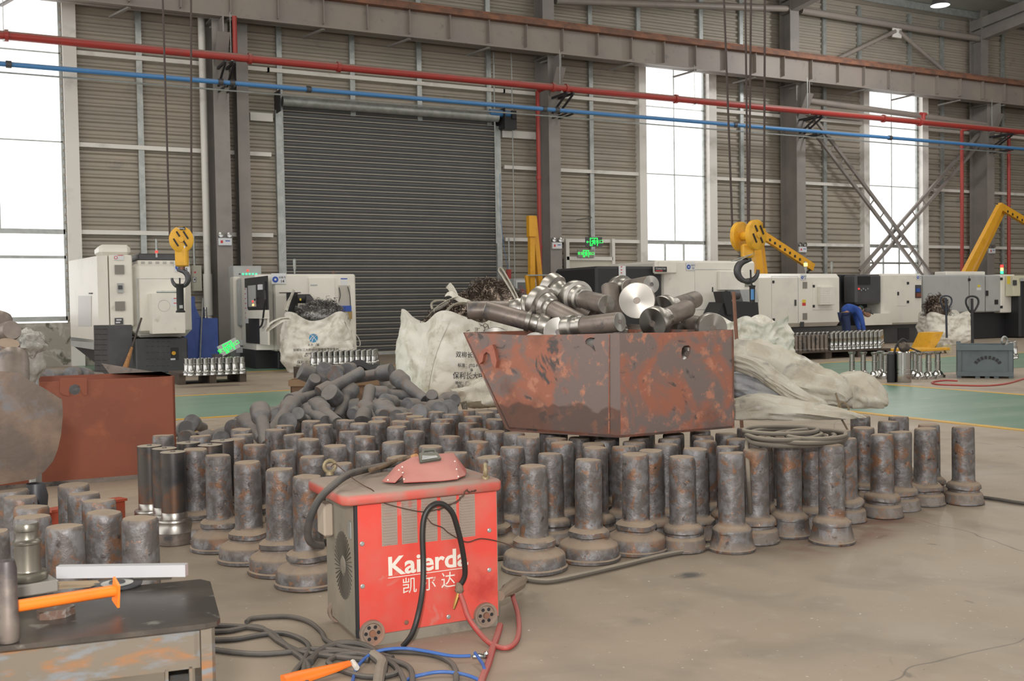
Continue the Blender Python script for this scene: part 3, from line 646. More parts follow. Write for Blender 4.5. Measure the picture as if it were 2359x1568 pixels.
FRONT = [  # front edge of the crowd, left to right: px, py of the top centre, kind, label
 (448.5, 1032.7, 'A', 'upright forging with orange rust low on its shaft, right of the slim machined bolts'),
 (504, 1046.7, 'A', 'upright wide-footed forging with pinkish brown shaft, next right of the orange-rusted one'),
 (570.3, 1062.7, 'A', 'upright forging with wide foot and a dark burnt streak down its shaft'),
 (643, 1078.6, 'A', 'upright wide-footed forging with a pale brown smear, left of the welder cable loop'),
 (708, 1096, 'A', 'upright forging with wide foot partly behind the left corner of the red welder'),
 (782, 1066, 'A', 'upright forging whose top shows just behind the ring bolt of the welder'),
 (1228, 1071.6, 'A', 'upright forging with very wide foot, first one right of the red welder'),
 (1353.5, 1056.7, 'A', 'upright forging with very wide foot, second right of the red welder'),
 (1472.8, 1044, 'A', 'upright forging with very wide foot, third right of the red welder'),
 (1579, 1051, 'B', 'upright rusty-orange forging with narrower foot, below the right half of the big skip'),
 (1674, 1042, 'C', 'upright forging with tapered foot just left of the cable coil'),
 (1751.3, 1034.4, 'B', 'upright rusty forging with the hanging cable loop beside its foot'),
 (1826, 1025, 'C', 'upright brown forging with tapered foot under the cable coil'),
 (1905, 1023, 'C', 'upright forging with shiny tapered foot at the right end of the cable coil'),
 (1948.8, 1008.5, 'B', 'upright olive-brown forging right of the cable coil'),
 (2022.8, 1000, 'B', 'upright rosy brown forging, fifth from the right end of the front row'),
 (2073, 993.3, 'B', 'upright grey forging, third from the right end of the front row'),
 (2136, 985.3, 'B', 'upright grey forging, second from the right end of the crowd'),
 (2211.3, 982.5, 'B', 'upright forging with an orange patch, last at the right end of the crowd')]
REST = [  # px, py, kind
 (563.9, 987.4), (555, 999.5), (540.3, 1010.4), (588, 1022.5), (651.3, 1035.9), (628.3, 988.7), (655, 979), (677, 999.5), (717.6, 969), (751.4, 977.8), (805, 966.4), (824, 974.6), (805.6, 991.9), (869.4, 969.5), (882.8, 960), (914, 969.5),
 (914.7, 982.3), (838.8, 1004), (708.7, 1010.4), (773.7, 1025), (717, 1050), (849, 1039), (905, 1016.7), (954, 992.5), (936.4, 951.7), (960.6, 957.4), (978, 964), (918, 1051), (989.3, 1026.3), (1007.8, 947.9), (1032.7, 953.6), (1017, 964.4), (1079, 944),
 (1117.5, 948.5), (1133, 939.6), (1087.5, 958.7), (1138, 965), (1157, 953), (1024.4, 974), (1068.4, 973.4), (1103.5, 987.4), (1148.8, 992.5), (1036.5, 1003.3), (1102.2, 1016), (1049.3, 1041), (1129, 1051), (1189.6, 1028.2), (1221.5, 1005.3), (1263, 1044), (1272, 1008), (1190, 996),
 (1301.9, 1017.8), (1371.4, 1021), (1381, 1030), (1437, 1027.4), (1454, 1017), (1509, 1036.3), (1526, 1022), (1540, 1009), (1342, 1007), (1393, 1013), (1614, 1002.5), (1615.4, 1014.6), (1602.7, 1032.5), (1674.7, 996.8), (1692.6, 1010.2), (1685.6, 1026.8), (1762.8, 1021), (1866, 1024),
 (1927, 991), (1989.6, 984), (1991, 958), (2053.7, 969), (2063, 958.9), (2138, 977), (1480, 1006), (1560, 998), (1620, 990), (1745, 1003), (1800, 1005), (1800, 985), (1870, 988), (1730, 985), (466, 1003), (376, 1001)]
STUMP = [(171.4, 1115), (198, 1135), (227, 1151.4), (236.6, 1178), (320, 1192), (152, 1210), (30, 1128), (45.5, 1143), (71, 1165.7), (77.7, 1187), (-22, 1222)]
placed = []
def region(px, py):
    if py < 975 and px < 1180: return ('dusty upright forging at the far left of the crowd, before the heap', 'upright forgings at the far left part of the crowd')
    if px < 700: return ('dusty upright forging behind the front row at the left of the crowd', 'upright forgings at the left of the crowd')
    if px < 1180: return ('dusty upright forging standing directly behind the red welder', 'upright forgings behind the red welder')
    if px < 1700: return ('dusty upright forging standing just below or under the big rusty skip', 'upright forgings under the big skip')
    return ('dusty upright forging behind the front row at the right, near the white sacks', 'upright forgings near the white sacks')
rnd = random.Random(3)
def put(px, py, kind, label, group):
    h = HT[kind]; p = Pz(px, py, h); placed.append((Vector((p.x, p.y)), kind, label, group, px, py, 0, 0.0))
for px, py, k_, lab in FRONT: put(px, py, k_, lab, None)
for px, py in REST:
    lab, gr = region(px, py); put(px, py, 'A' if px < 1250 else rnd.choice('BBC'), lab, gr)
for i, (px, py) in enumerate(STUMP):
    nm = ['farthest of the eleven pale-topped upright forgings behind the steel table', None][0] if i == 0 else None
    put(px, py, 'A', nm or 'pale-topped upright forging standing behind the steel table at the lower left', 'upright forgings behind the table')
# keep the feet from running into one another: heights differ a little, feet are nudged
hs = [HT[p[1]] for p in placed]
for it in range(160):
    for i in range(len(placed)):
        acc = Vector((0, 0))
        for j in range(len(placed)):
            if i == j: continue
            d = placed[i][0]-placed[j][0]; L_ = d.length
            if L_ < .215: acc += (d/L_ if L_ > 1e-4 else Vector((1, 0)))*(.215-L_)*.25
        if acc.length == 0: continue
        px, py = placed[i][4:6]; g = Vector((Fw.x, Fw.y)).normalized()
        dz = acc.dot(g); D_ = (H-hs[i])*2426/(py-705)
        hs[i] = min(.455, max(.392, hs[i]-dz*(H-hs[i])/max(D_, 1)))
        q = Pz(px, py, hs[i]); old = placed[i][0]; lat = placed[i][7] if len(placed[i]) > 7 else 0
        side = Vector((g.y, -g.x)); lat = max(-.02, min(.02, lat+acc.dot(side)*.5))
        placed[i] = (Vector((q.x, q.y))+side*lat,)+placed[i][1:7]+(lat,)
def nearest(i): return min((placed[i][0]-q[0]).length for j, q in enumerate(placed) if j != i)
kinds = [p[1] for p in placed]
FOOT = {'A': .14, 'B': .105, 'C': .104}
for rep in range(3):
    for i, p in enumerate(placed):
        if kinds[i] == 'A':
            for j, q in enumerate(placed):
                if j != i and (p[0]-q[0]).length < FOOT[kinds[i]]+FOOT[kinds[j]]-.03:
                    if p[3] is not None: kinds[i] = 'C' if i % 2 else 'B'; break
for i, (p, k0, lab, gr, px, py, _z, _l) in enumerate(placed):
    kd = kinds[i]; nn = nearest(i); f = 1.0
    o = bpy.data.objects.new('forged_bolt_blank', MESH[(kd, 1+i % 3)]); COL.objects.link(o)
    o.location = (p.x, p.y, 0); r = rnd.uniform(0, 6.28); o.rotation_euler = (rnd.uniform(-.012, .012), rnd.uniform(-.012, .012), r)
    o.scale = (1, 1, hs[i]/HT[kd])
    if nn < .2 and kd != 'A': f = max(.86, min(1, nn/.205)); o.scale = (f, f, o.scale[2])
    WM[o.name] = Matrix.Translation(o.location)
    tag(o, lab, 'forging', gr or 'upright forgings along the front edge of the crowd')
# rows under the skip that carry it
ext = 0
for iu in range(7):
    for iv in range(5):
        q = Pz(1430, 1008, .437)+(Pz(1172, 988, .437)-Pz(1430, 1008, .437))*(iu*.24-.05)+(Pz(1692, 985, .437)-Pz(1430, 1008, .437))*(iv*.29-.02)
        q = Vector((q.x, q.y))
        if min((q-p[0]).length for p in placed) < .175: continue
        o = bpy.data.objects.new('forged_bolt_blank', MESH[('C', 1+(iu+iv) % 3)]); COL.objects.link(o); o.location = (q.x, q.y, 0); o.rotation_euler = (0, 0, iu*2.1+iv); o.scale = (1, 1, .434/.42)
        placed.append((q, 'C', '', '', 0, 0, 0, 0)); tag(o, 'dusty upright forging standing just below or under the big rusty skip', 'forging', 'upright forgings under the big skip')
# slim machined ones with bright collars at the left edge of the crowd
def slim():
    t = thing('machined_bolt', 'x', 'machined bolt')
    MB().lathe([(.0585, .120), (.0585, .434), (.057, .435), (.012, .435), (.010, .441), (.0, .441)], None, 32).build('shaft', mk('dark_turned_shaft', (.11, .10, .095), .4, .6, vary=((.2, .11, .07), 9, .52, .66), vary2=((.06, .06, .065), 6, .5, .65), dust=((.42, .36, .29), .9)), t)
    MB().lathe([(.092, .058), (.090, .062), (.082, .085), (.078, .103), (.080, .108), (.078, .116), (.060, .119), (.0585, .150), (.057, .152)], None, 32).build('turned_collar', M['turned'], t)
    MB().lathe([(.086, 0), (.089, .004), (.089, .058), (.05, .06)], None, 32).build('foot', M['millscale'], t)
    return t
s0 = slim()
for i, (px, py, lab) in enumerate(((344, 1025.8, 'leftmost of the slim dark machined bolts with bright collars'), (378.5, 1031.7, 'slim dark machined bolt between the two others with bright collars'), (398, 1040, 'slim dark machined bolt with bright collar standing nearest the camera'), (433, 1018.6, 'flat-topped machined bolt with a centre pip, left one of the pair behind the front row'), (483.5, 1023.7, 'flat-topped machined bolt with a centre pip, right one of the pair behind the front row'), (512, 1014, 'flat-topped machined bolt half hidden left of a lumpy forging'))):
    p = Pz(px, py, .435); Mx = Matrix.Translation((p.x, p.y, 0)) @ Matrix.Rotation(i*1.3, 4, 'Z')
    if i == 0: s0.matrix_world = Mx; s0['label'] = lab; s0['group'] = 'machined bolts at the left edge'
    else: dup(s0, Mx, lab, 'machined bolts at the left edge')
# lying forgings ---------------------------------------------------------------------------
def lying_mesh(seed, L_=.40, hr=.068, sr=.045):
    from mathutils import noise
    P = [(0, 0), (sr*.93, 0), (sr, .006)]+[(sr, .04*i) for i in range(1, int((L_-.14)/.04)+1)]+[(sr*1.03, L_-.135), (sr*1.12, L_-.128), (hr*.97, L_-.104), (hr, L_-.098), (hr*1.0, L_-.05), (hr*1.02, L_-.008), (hr*.98, L_), (0, L_)]
    mb = MB().lathe(P, None, 28)
    for v in mb.v:
        q = noise.noise(Vector((v.x*10+seed*7, v.y*10, v.z*6))); v.x *= 1+q*.05; v.y *= 1+q*.05
    o = mb.build('lying_forging', M['forged_dull'], ang=28); COL.objects.unlink(o); return o.data
LM = [lying_mesh(s, L_) for s, L_ in ((1, .40), (2, .36), (3, .42))]
PILE = [  # head end px,py,depth ; tail direction px,py,depth
 (741, 906, 7.9, 830, 858, 8.1), (813, 888, 8.1, 772, 970, 7.75), (682, 923, 7.8, 735, 908, 8.05), (700, 920, 8.2, 718, 886, 8.05), (769, 862, 8.3, 790, 850, 8.75), (746, 853, 8.5, 756, 848, 8.9),
 (727, 868, 8.45, 760, 882, 8.5), (797, 856, 8.45, 812, 846, 8.9), (868, 862, 8.45, 830, 868, 8.5), (909, 864, 8.25, 984, 926, 7.95), (868, 908, 8.05, 953, 912, 8.15), (835, 975, 7.6, 853, 894, 7.95),
 (850, 935, 7.95, 884, 932, 7.65), (1000, 950, 8.1, 996, 917, 7.9), (1008, 938, 8.2, 1044, 922, 7.9), (945, 938, 7.65, 1014, 940, 7.9), (902, 930, 7.85, 940, 938, 8.0), (1033, 942, 7.6, 1030, 940, 8.0),
 (893, 944, 7.6, 925, 958, 7.45), (732, 936, 7.7, 775, 972, 7.45), (729, 935, 7.75, 700, 945, 8.0), (700, 978, 7.6, 688, 955, 7.3), (716, 950, 7.7, 742, 966, 7.5), (675, 940, 7.7, 660, 930, 8.05),
 (635, 952, 8.15, 682, 920, 8.2), (664, 943, 7.65, 636, 980, 7.5), (667, 974, 7.3, 690, 984, 7.6), (601, 955, 7.15, 612, 1010, 6.95), (571, 976, 7.35, 598, 1004, 7.15), (545, 984, 8.3, 560, 980, 8.5), (563, 976, 8.6, 580, 980, 8.8),
 (485, 1006, 8.6, 524, 992, 8.7), (425, 1008, 8.8, 412, 1012, 9.0), (448, 1002, 9.0, 462, 1008, 9.2), (434, 1016, 8.5, 450, 1013, 8.7), (511, 1012, 8.2, 520, 1008, 8.5), (540, 998, 8.4, 530, 990, 8.7), (645, 960, 7.9, 660, 965, 8.1),
 (780, 925, 7.9, 800, 945, 8.0), (800, 905, 8.3, 780, 925, 8.5), (760, 900, 8.4, 740, 920, 8.6), (860, 955, 7.7, 885, 975, 7.6), (820, 940, 8.2, 860, 925, 8.4), (905, 905, 8.5, 890, 885, 8.7), (930, 960, 7.5, 960, 950, 7.7), (975, 955, 7.4, 1000, 960, 7.6)]
for i, (ax, ay, ad, bx, by, bd) in enumerate(PILE):
    a = Pd(ax, ay, ad); b_ = Pd(bx, by, bd); d = (a-b_).normalized(); me = LM[i % 3]; L_ = (.40, .36, .42)[i % 3]
    o = bpy.data.objects.new('lying_forging', me); COL.objects.link(o)
    base = a-d*L_
    lo = min((a-Vector((0, 0, .065))).z, (base-Vector((0, 0, .045))).z)
    sh = Vector((0, 0, max(0, .002-lo)))
    o.matrix_world = frame((a+b_)/2-d*L_/2+sh, d) @ Matrix.Rotation(i*1.1, 4, 'Z')
    if i in (0, 1, 9, 11, 27):
        lab = {0: 'grey forging lying across the top of the heap, its shaft pointing up right', 1: 'grey forging with head up and shaft pointing down left in the middle of the heap', 9: 'grey forging sliding down the right slope of the heap before the white sack', 11: 'grey forging standing nearly upright in the heap, head down', 27: 'grey forging leaning with a ringed head up at the left foot of the heap'}[i]
    elif bx < 560: lab = 'grey forging lying on the floor left of the heap, beside the rusty plate'
    else: lab = 'dull grey forging lying tangled in the heap behind the upright ones'
    tag(o, lab, 'forging', 'lying grey forgings left of the heap' if bx < 560 and i not in (27,) else 'lying grey forgings in the heap')
r2 = random.Random(5)
for i in range(22):                                   # bottom layer of the heap
    a = Pd(r2.uniform(690, 1030), 1010, r2.uniform(7.5, 8.4)); z = .075+.13*(i % 3); t = r2.uniform(0, 6.28)
    o = bpy.data.objects.new('lying_forging', LM[i % 3]); COL.objects.link(o); o.matrix_world = frame((a.x, a.y, z), (cos(t), sin(t), .05))
    tag(o, 'dull grey forging lying tangled in the heap behind the upright ones', 'forging', 'lying grey forgings in the heap')
# ------------------------------------------------------------------ big rusty skip
ZB = .437
mr_ = mk('rusty_red_skip_paint', (.36, .135, .085), .5, .1, vary=((.20, .15, .135), 3.2, .45, .54, .6), vary2=[((.50, .22, .14), 14, .55, .65), ((.09, .075, .07), 6.5, .60, .66, 1.2), ((.16, .07, .045), 1.7, .56, .68)], bump=(25, .25, .004), rvar=.2)
mr2 = mk('red_oxide_plate', (.29, .082, .042), .6, .05, vary=((.20, .065, .04), 2.5, .45, .7), vary2=[((.36, .11, .05), 5, .55, .7), ((.09, .06, .05), 3.5, .66, .76)], bump=(30, .2, .003))
A0, A1, A2 = Pz(1430, 1008, ZB), Pz(1692, 985, ZB), Pz(1172, 988, ZB)
zt_ = Py(1427, 767, A0.y).z
up_ = Vector((0, 0, 1)); rdir = (A1-A0); ldir = (A2-A0)
T0 = Vector((A0.x, A0.y, zt_)); T1 = Vector((A1.x, A1.y, zt_)); T2 = T0+ldir.normalized()*1.03
def poly_plate(pts, th, inward):
    """solid plate: outline pts (in a plane), thickness th towards inward"""
    n = len(pts); q = Vector(inward).normalized()*th; v = [Vector(p) for p in pts]+[Vector(p)+q for p in pts]
    return MB().add(v, [tuple(range(n)), tuple(range(n, 2*n))[::-1]]+[(i, (i+1) % n, n+(i+1) % n, n+i) for i in range(n)])
def carve(o, cutters):
    for c_ in cutters:
        co = c_.build('cut', None); md = o.modifiers.new('b', 'BOOLEAN'); md.object = co; md.operation = 'DIFFERENCE'; md.solver = 'EXACT'
        dg = bpy.context.evaluated_depsgraph_get(); me = bpy.data.meshes.new_from_object(o.evaluated_get(dg)); o.modifiers.clear(); o.data = me
        bpy.data.objects.remove(co)
sk = thing('scrap_skip', 'big rusty red steel skip heaped with turned bolts, standing on the upright forgings', 'skip', A0)
nL = ldir.cross(up_).normalized(); nL = nL if nL.dot(rdir) > 0 else -nL      # into the skip from the left face
nR = rdir.cross(up_).normalized(); nR = nR if nR.dot(ldir) > 0 else -nR
lu = ldir.normalized()
edge = [T0, T0+lu*.28+Vector((0, 0, -.008)), T0+lu*.62+Vector((0, 0, -.014)), T2, A2+lu*.02, A2+Vector((0, 0, -.012))-lu*.02, A0]
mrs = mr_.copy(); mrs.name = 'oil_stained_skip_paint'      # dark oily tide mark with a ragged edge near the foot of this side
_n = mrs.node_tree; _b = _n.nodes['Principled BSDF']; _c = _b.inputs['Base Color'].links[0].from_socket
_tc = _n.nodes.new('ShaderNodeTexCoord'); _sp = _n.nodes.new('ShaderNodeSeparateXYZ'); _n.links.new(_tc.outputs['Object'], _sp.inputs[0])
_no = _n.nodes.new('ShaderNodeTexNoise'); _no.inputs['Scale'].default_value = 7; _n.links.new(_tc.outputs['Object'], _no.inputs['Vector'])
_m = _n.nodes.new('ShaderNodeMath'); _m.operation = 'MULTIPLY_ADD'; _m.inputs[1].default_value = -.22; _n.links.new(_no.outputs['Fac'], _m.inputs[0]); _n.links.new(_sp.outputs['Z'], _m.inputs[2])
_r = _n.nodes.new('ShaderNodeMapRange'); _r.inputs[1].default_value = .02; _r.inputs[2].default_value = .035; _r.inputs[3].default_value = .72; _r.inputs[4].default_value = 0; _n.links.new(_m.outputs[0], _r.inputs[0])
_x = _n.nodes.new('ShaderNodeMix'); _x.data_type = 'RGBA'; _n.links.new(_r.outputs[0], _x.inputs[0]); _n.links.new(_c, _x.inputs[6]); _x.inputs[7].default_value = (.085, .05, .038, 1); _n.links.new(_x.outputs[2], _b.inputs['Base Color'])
lp_ = poly_plate(edge, .012, nL).build('side_plate', mrs, sk, smooth=False)
c1 = Pl(1366, 787, A0, nL); w0 = WM[sk.name].to_translation()
def hole(pl_o, pts, p0, n_, depth_=.06):
    q = [Pl(a, b_, p0, n_)-n_*depth_/2-w0 for a, b_ in pts]; m_ = len(q); v = q+[p+n_*depth_ for p in q]
    carve_mb = MB().add(v, [tuple(range(m_)), tuple(range(m_, 2*m_))[::-1]]+[(i, (i+1) % m_, m_+(i+1) % m_, m_+i) for i in range(m_)])
    co = carve_mb.build('cut', None); co.location = w0
    md = pl_o.modifiers.new('b', 'BOOLEAN'); md.object = co; md.operation = 'DIFFERENCE'; md.solver = 'EXACT'
    bpy.context.view_layer.update(); dg = bpy.context.evaluated_depsgraph_get(); me = bpy.data.meshes.new_from_object(pl_o.evaluated_get(dg)); pl_o.modifiers.clear(); pl_o.data = me; bpy.data.objects.remove(co)
hole(lp_, [(1348, 786), (1352, 780), (1360, 777), (1371, 778), (1367, 784), (1364, 790), (1369, 798), (1372, 810), (1364, 802), (1355, 795), (1349, 792)], A0, nL)
rp_ = poly_plate([T0, (T0+T1)/2+Vector((0, 0, -.006)), T1, A1, A0], .012, nR).build('end_plate', mr_, sk, smooth=False)
hole(rp_, [(1570, 812), (1571, 802), (1576, 796), (1586, 795), (1591, 799), (1590, 812), (1585, 826), (1576, 829), (1571, 824)], A0, nR)
# the two far sides, sloping end and floor
rvec = rdir.copy()
poly_plate([T2, T2+rvec, A2+rvec, A2], .012, -lu).build('sloping_end_plate', mr_, sk, smooth=False)
poly_plate([T1, T2+rvec, A2+rvec, A1], .012, -nL).build('side_plate', mr_, sk, smooth=False)
poly_plate([A0, A1, A2+rvec, A2], .012, up_).build('floor_plate', mr_, sk, smooth=False)
arch = [(1110, 838), (1109, 822), (1116, 806), (1128, 798), (1140, 793), (1145, 806), (1150, 830), (1147, 847), (1139, 836), (1134, 815), (1126, 810), (1120, 816), (1117, 832)]
poly_plate([Pl(a, b_, A0-nL*.001, nL) for a, b_ in arch], .022, -nL).build('lifting_lug', mk('lug_red_rust', (.42, .15, .10), .55, .1, vary=((.3, .1, .07), 12, .5, .65)), sk, smooth=False)
MB().tube([Pl(1403, 770, A0-nL*.002, nL), Pl(1403, 998, A0-nL*.002, nL)], .004, 6).build('weld_seam', mr_, sk)
# turned bolts in the skip
def tbolt(hr, nm, L_=.36):
    t = thing('turned_bolt', 'x', 'turned bolt')
    MB().lathe([(.012, .001), (.050, 0), (.051, .01), (.051, L_-.13), (.048, L_-.12)], None, 30).build('shaft', M['millscale'], t)
    MB().lathe([(0, -.004), (.049, -.004), (.050, -.001)], None, 30).build('tail_face', M['turned_face'], t)
    MB().lathe([(0, -.0055), (.012, -.0055), (.012, -.004)], None, 14).build('centre_hole', M['millscale'], t)
    k_ = hr
    MB().lathe([(.048, L_-.13), (.056, L_-.128), (.058, L_-.105), (k_*.72, L_-.10), (k_*.80, L_-.075), (k_*.78, L_-.07), (k_*.78, L_-.062), (k_*.97, L_-.055), (k_, L_-.05), (k_, L_-.008), (k_*.97, L_), (0, L_)], None, 36).build('head', M['turned'], t)
    MB().lathe([(k_*.96, L_+.0005), (k_*.95, L_+.002), (0, L_+.002)], None, 36).build('head_face', M['turned_face'], t)
    MB().lathe([(.018, L_+.002), (.017, L_+.0035), (0, L_+.0035)], None, 14).build('centre_hole', M['millscale'], t)
    return t
TB = {k_: tbolt(r, k_) for k_, r in (('b', .097), ('m', .084), ('s', .066))}
SK = [  # kind, head px,py,d, tail px,py,d, label
 ('s', 1264, 752, 5.75, 1106, 710, 5.8, 'turned bolt in the skip, bare shaft sticking out over the left rim'),
 ('m', 1265, 657, 6.0, 1335, 705, 5.85, 'turned bolt with bright ringed head highest at the upper left of the skip load'),
 ('b', 1322, 684, 5.9, 1411, 704, 5.52, 'large turned bolt on top of the load with its round bright tail face forward'),
 ('b', 1238, 694, 5.85, 1345, 748, 5.6, 'large turned bolt with big ringed head, lying below the topmost left one'),
 ('m', 1225, 712, 5.95, 1160, 713, 5.95, 'turned bolt lying level behind the left shaft'),
 ('m', 1287, 765, 5.66, 1300, 772, 6.0, 'turned bolt showing only its bright round head just above the rim'),
 ('s', 1305, 755, 5.62, 1463, 737, 5.3, 'turned bolt lying along the rim with its bright tail face in the middle'),
 ('m', 1425, 790, 6.0, 1403, 648, 6.15, 'turned bolt whose bare shaft points up behind the load'),
 ('m', 1425, 668, 6.25, 1494, 656, 5.95, 'turned bolt at the top right with its round tail face turned right'),
 ('b', 1467, 692, 5.6, 1480, 690, 6.0, 'turned bolt showing its large bright disc head with dark centre'),
 ('m', 1503, 745, 5.5, 1578, 713, 5.75, 'turned bolt at the right with bare shaft pointing up right'),
 ('m', 1525, 715, 6.0, 1570, 700, 6.15, 'turned bolt half hidden behind the right bare shaft'),
 ('m', 1642, 757, 5.62, 1590, 745, 5.95, 'rightmost turned bolt, its bright disc head at the skip corner'),
 ('b', 1140, 792, 6.0, 1170, 795, 6.35, 'turned bolt barely showing above the left part of the rim'),
 ('m', 1583, 815, 5.62, 1560, 805, 5.95, 'turned bolt seen through the round hole in the skip'),
 ('b', 1360, 820, 5.6, 1430, 830, 5.9, 'turned bolt buried in the middle of the skip'), ('b', 1500, 800, 5.75, 1430, 810, 5.9, 'turned bolt buried in the right of the skip'), ('m', 1230, 800, 5.6, 1290, 820, 5.9, 'turned bolt buried in the left of the skip'),
 ('m', 1560, 775, 5.85, 1500, 770, 6.0, 'turned bolt buried under the right bare shaft')]
first = set()
for k_, ax, ay, ad, bx, by, bd, lab in SK:
    a = Pd(ax, ay, ad); b_ = Pd(bx, by, bd); d = (a-b_).normalized(); Mx = frame(a-d*.36, d)
    if k_ not in first:
        first.add(k_); TB[k_].matrix_world = Mx; TB[k_]['label'] = lab; TB[k_]['group'] = 'turned bolts heaped in the skip'
    else: dup(TB[k_], Mx, lab, 'turned bolts heaped in the skip')
# ------------------------------------------------------------------ low skip at the left
B0 = Pz(408, 1096, 0); B1 = Pz(66, 1124, 0); zt2 = Py(405, 866, B0.y).z
sk2 = thing('low_scrap_skip', 'low red-oxide steel skip on the floor at the left, a lug hole near its rim', 'skip', B0)
dv = (B1-B0); dv.z = 0; L2 = dv.length; dv.normalize(); nb = dv.cross(up_).normalized(); nb = nb if nb.dot(Fw) > 0 else -nb
w0 = WM[sk2.name].to_translation()
S0 = B0+Vector((0, 0, zt2)); S1 = B0+dv*1.55+Vector((0, 0, zt2))
fp = poly_plate([S0, B0+dv*.9+Vector((0, 0, zt2-.004)), S1, B0+dv*1.55+Vector((0, 0, .03)), B0+Vector((0, 0, .03))], .012, nb).build('side_plate', mr2, sk2, smooth=False)
hole(fp, [(172+14*cos(t*.785), 897+13*sin(t*.785)) for t in range(8)], B0, nb)
lug = poly_plate([Pl(a, b_, B0-nb*.001, nb) for a, b_ in ((138, 871), (200, 870), (200, 908), (193, 911), (186, 899), (183, 888), (172, 884), (161, 889), (158, 900), (160, 912), (143, 908), (138, 903))], .012, -nb).build('lug_plate', mr2, sk2, smooth=False)
poly_plate([S0, S0+nb*.62, B0+nb*.62+Vector((0, 0, .03)), B0+Vector((0, 0, .03))], .014, dv).build('end_plate', mr2, sk2, smooth=False)
poly_plate([S0+nb*.05, S0+nb*.62+Vector((0, 0, .0)), S0+nb*.62+dv*.05, S0+dv*.40+nb*.62+Vector((0, 0, .075)), S0+dv*.35+nb*.62], .01, nb).build('bent_rim_plate', M['millscale'], sk2, smooth=False)
poly_plate([S0+nb*.62, S1+nb*.62, B0+dv*1.55+nb*.62, B0+nb*.62], .012, -nb).build('side_plate', mr2, sk2, smooth=False)
poly_plate([B0, B0+dv*1.55, B0+dv*1.55+nb*.62, B0+nb*.62], .03, up_).build('floor_plate', M['millscale'], sk2, smooth=False)
for i, (px, py, d_) in enumerate(((122, 866, 7.5), (165, 860, 7.5), (195, 862, 7.6), (95, 876, 7.3), (172, 900, 7.25))):
    c_ = Pd(px, py+ (6 if i < 4 else 0), d_); o = bpy.data.objects.new('lying_forging', LM[i % 3]); COL.objects.link(o)
    o.matrix_world = frame(c_-Fw*.02, (-Fw+Vector((.3*(i-2), 0, .1))).normalized()) @ Matrix.Translation((0, 0, -.36))
    tag(o, ['grey forging peeping over the rim of the low skip, left one', 'grey forging peeping highest over the rim of the low skip', 'grey forging peeping over the rim of the low skip, right one', 'grey forging at the far left of the low skip rim', 'grey forging seen through the lug hole of the low skip'][i], 'forging', 'forgings in the low skip')
# ------------------------------------------------------------------ scoop-ended skip in the near left
D0 = Pz(130, 1112, ZB)
nf = Vector((sin(YAW-.52), cos(YAW-.52), 0))
ol = [(-260, 850), (0, 855), (45, 858), (62, 872), (100, 893), (143, 920), (145, 955), (141, 1000), (133, 1035), (122, 1062), (104, 1084), (80, 1103), (0, 1116), (-260, 1122)]
sk3 = thing('scoop_skip', 'brown steel skip with a rounded end at the left edge, standing on upright forgings', 'skip', D0)
Q = [Pl(a, b_, D0, nf) for a, b_ in ol]
mbr = mk('brown_burnished_plate', (.10, .072, .055), .42, .35, vary=((.19, .125, .085), 4, .45, .65, .5), vary2=[((.36, .22, .14), 2.6, .62, .74, .6), ((.12, .115, .12), 6, .58, .68)], bump=(20, .2, .004))
poly_plate(Q, .012, nf).build('side_plate', mbr, sk3, smooth=False)
mb = MB(); n = len(Q)
for i in range(5, n-1): 
    v = [Q[i], Q[i+1], Q[i+1]+nf*.7, Q[i]+nf*.7]; c_ = Vector((-.3, 0, .3)).normalized()*.01
    mb.add(v+[p+c_ for p in v], [(0, 1, 2, 3), (7, 6, 5, 4), (0, 4, 5, 1), (2, 6, 7, 3), (1, 5, 6, 2), (0, 3, 7, 4)])
mb.build('curved_bottom_plate', mbr, sk3)
poly_plate([p+nf*.7 for p in Q], .012, nf).build('side_plate', mbr, sk3, smooth=False)
mb = MB(); mb.lathe([(0, 0), (.028, .0), (.04, .03), (.042, .07), (.03, .11), (0, .115)], frame(Pz(82, 1130, 0.36)+Vector((0, 0, -.0)), (0.1, 0, 1)), 14); mb = MB().lathe([(0, 0), (.022, 0), (.022, .30), (.042, .33), (.046, .38), (.034, .43), (0, .435)], Matrix.Translation((Pz(82, 1130, .40).x, Pz(82, 1130, .40).y, 0)), 16)
tag(mb.build('lifting_pin', M['darkgrey']), 'dark grey pin under the rounded end of the left skip', 'pin')
mbig = M['millscale']
for i, (a, b_, d1, a2, b2, d2, r, lab) in enumerate(((28, 760, 4.55, -60, 800, 4.9, .045, 'round grey forging end sticking up from the left skip'), (-10, 725, 4.7, -30, 860, 4.6, .075, 'tall dark forging rising at the left edge of the photo'), (20, 790, 4.5, 10, 850, 4.55, .05, 'rusty orange-brown forging neck in the left skip'), (30, 812, 4.45, 32, 930, 4.35, .062, 'stout brown forging standing at the rim of the left skip'))):
    p, q = Pd(a, b_, d1), Pd(a2, b2, d2); d = (p-q).normalized()
    L_ = (p-q).length; prof = [(0, 0), (r, 0), (r, L_-.04), (r*.95, L_-.012), (r*.86, L_), (0, L_)]
    tag(MB().lathe(prof, frame(q, d), 26).build('thick_forging', mbig if i != 2 else M['forged']), lab, 'forging', 'thick forgings in the left skip')
mpl = mk('translucent_plastic_film', (.62, .60, .55), .22, 0, bump=(14, .6, .03), vary=((.5, .48, .43), 5, .5, .65)); mpl.node_tree.nodes['Principled BSDF'].inputs['Transmission Weight'].default_value = .35
from mathutils import noise
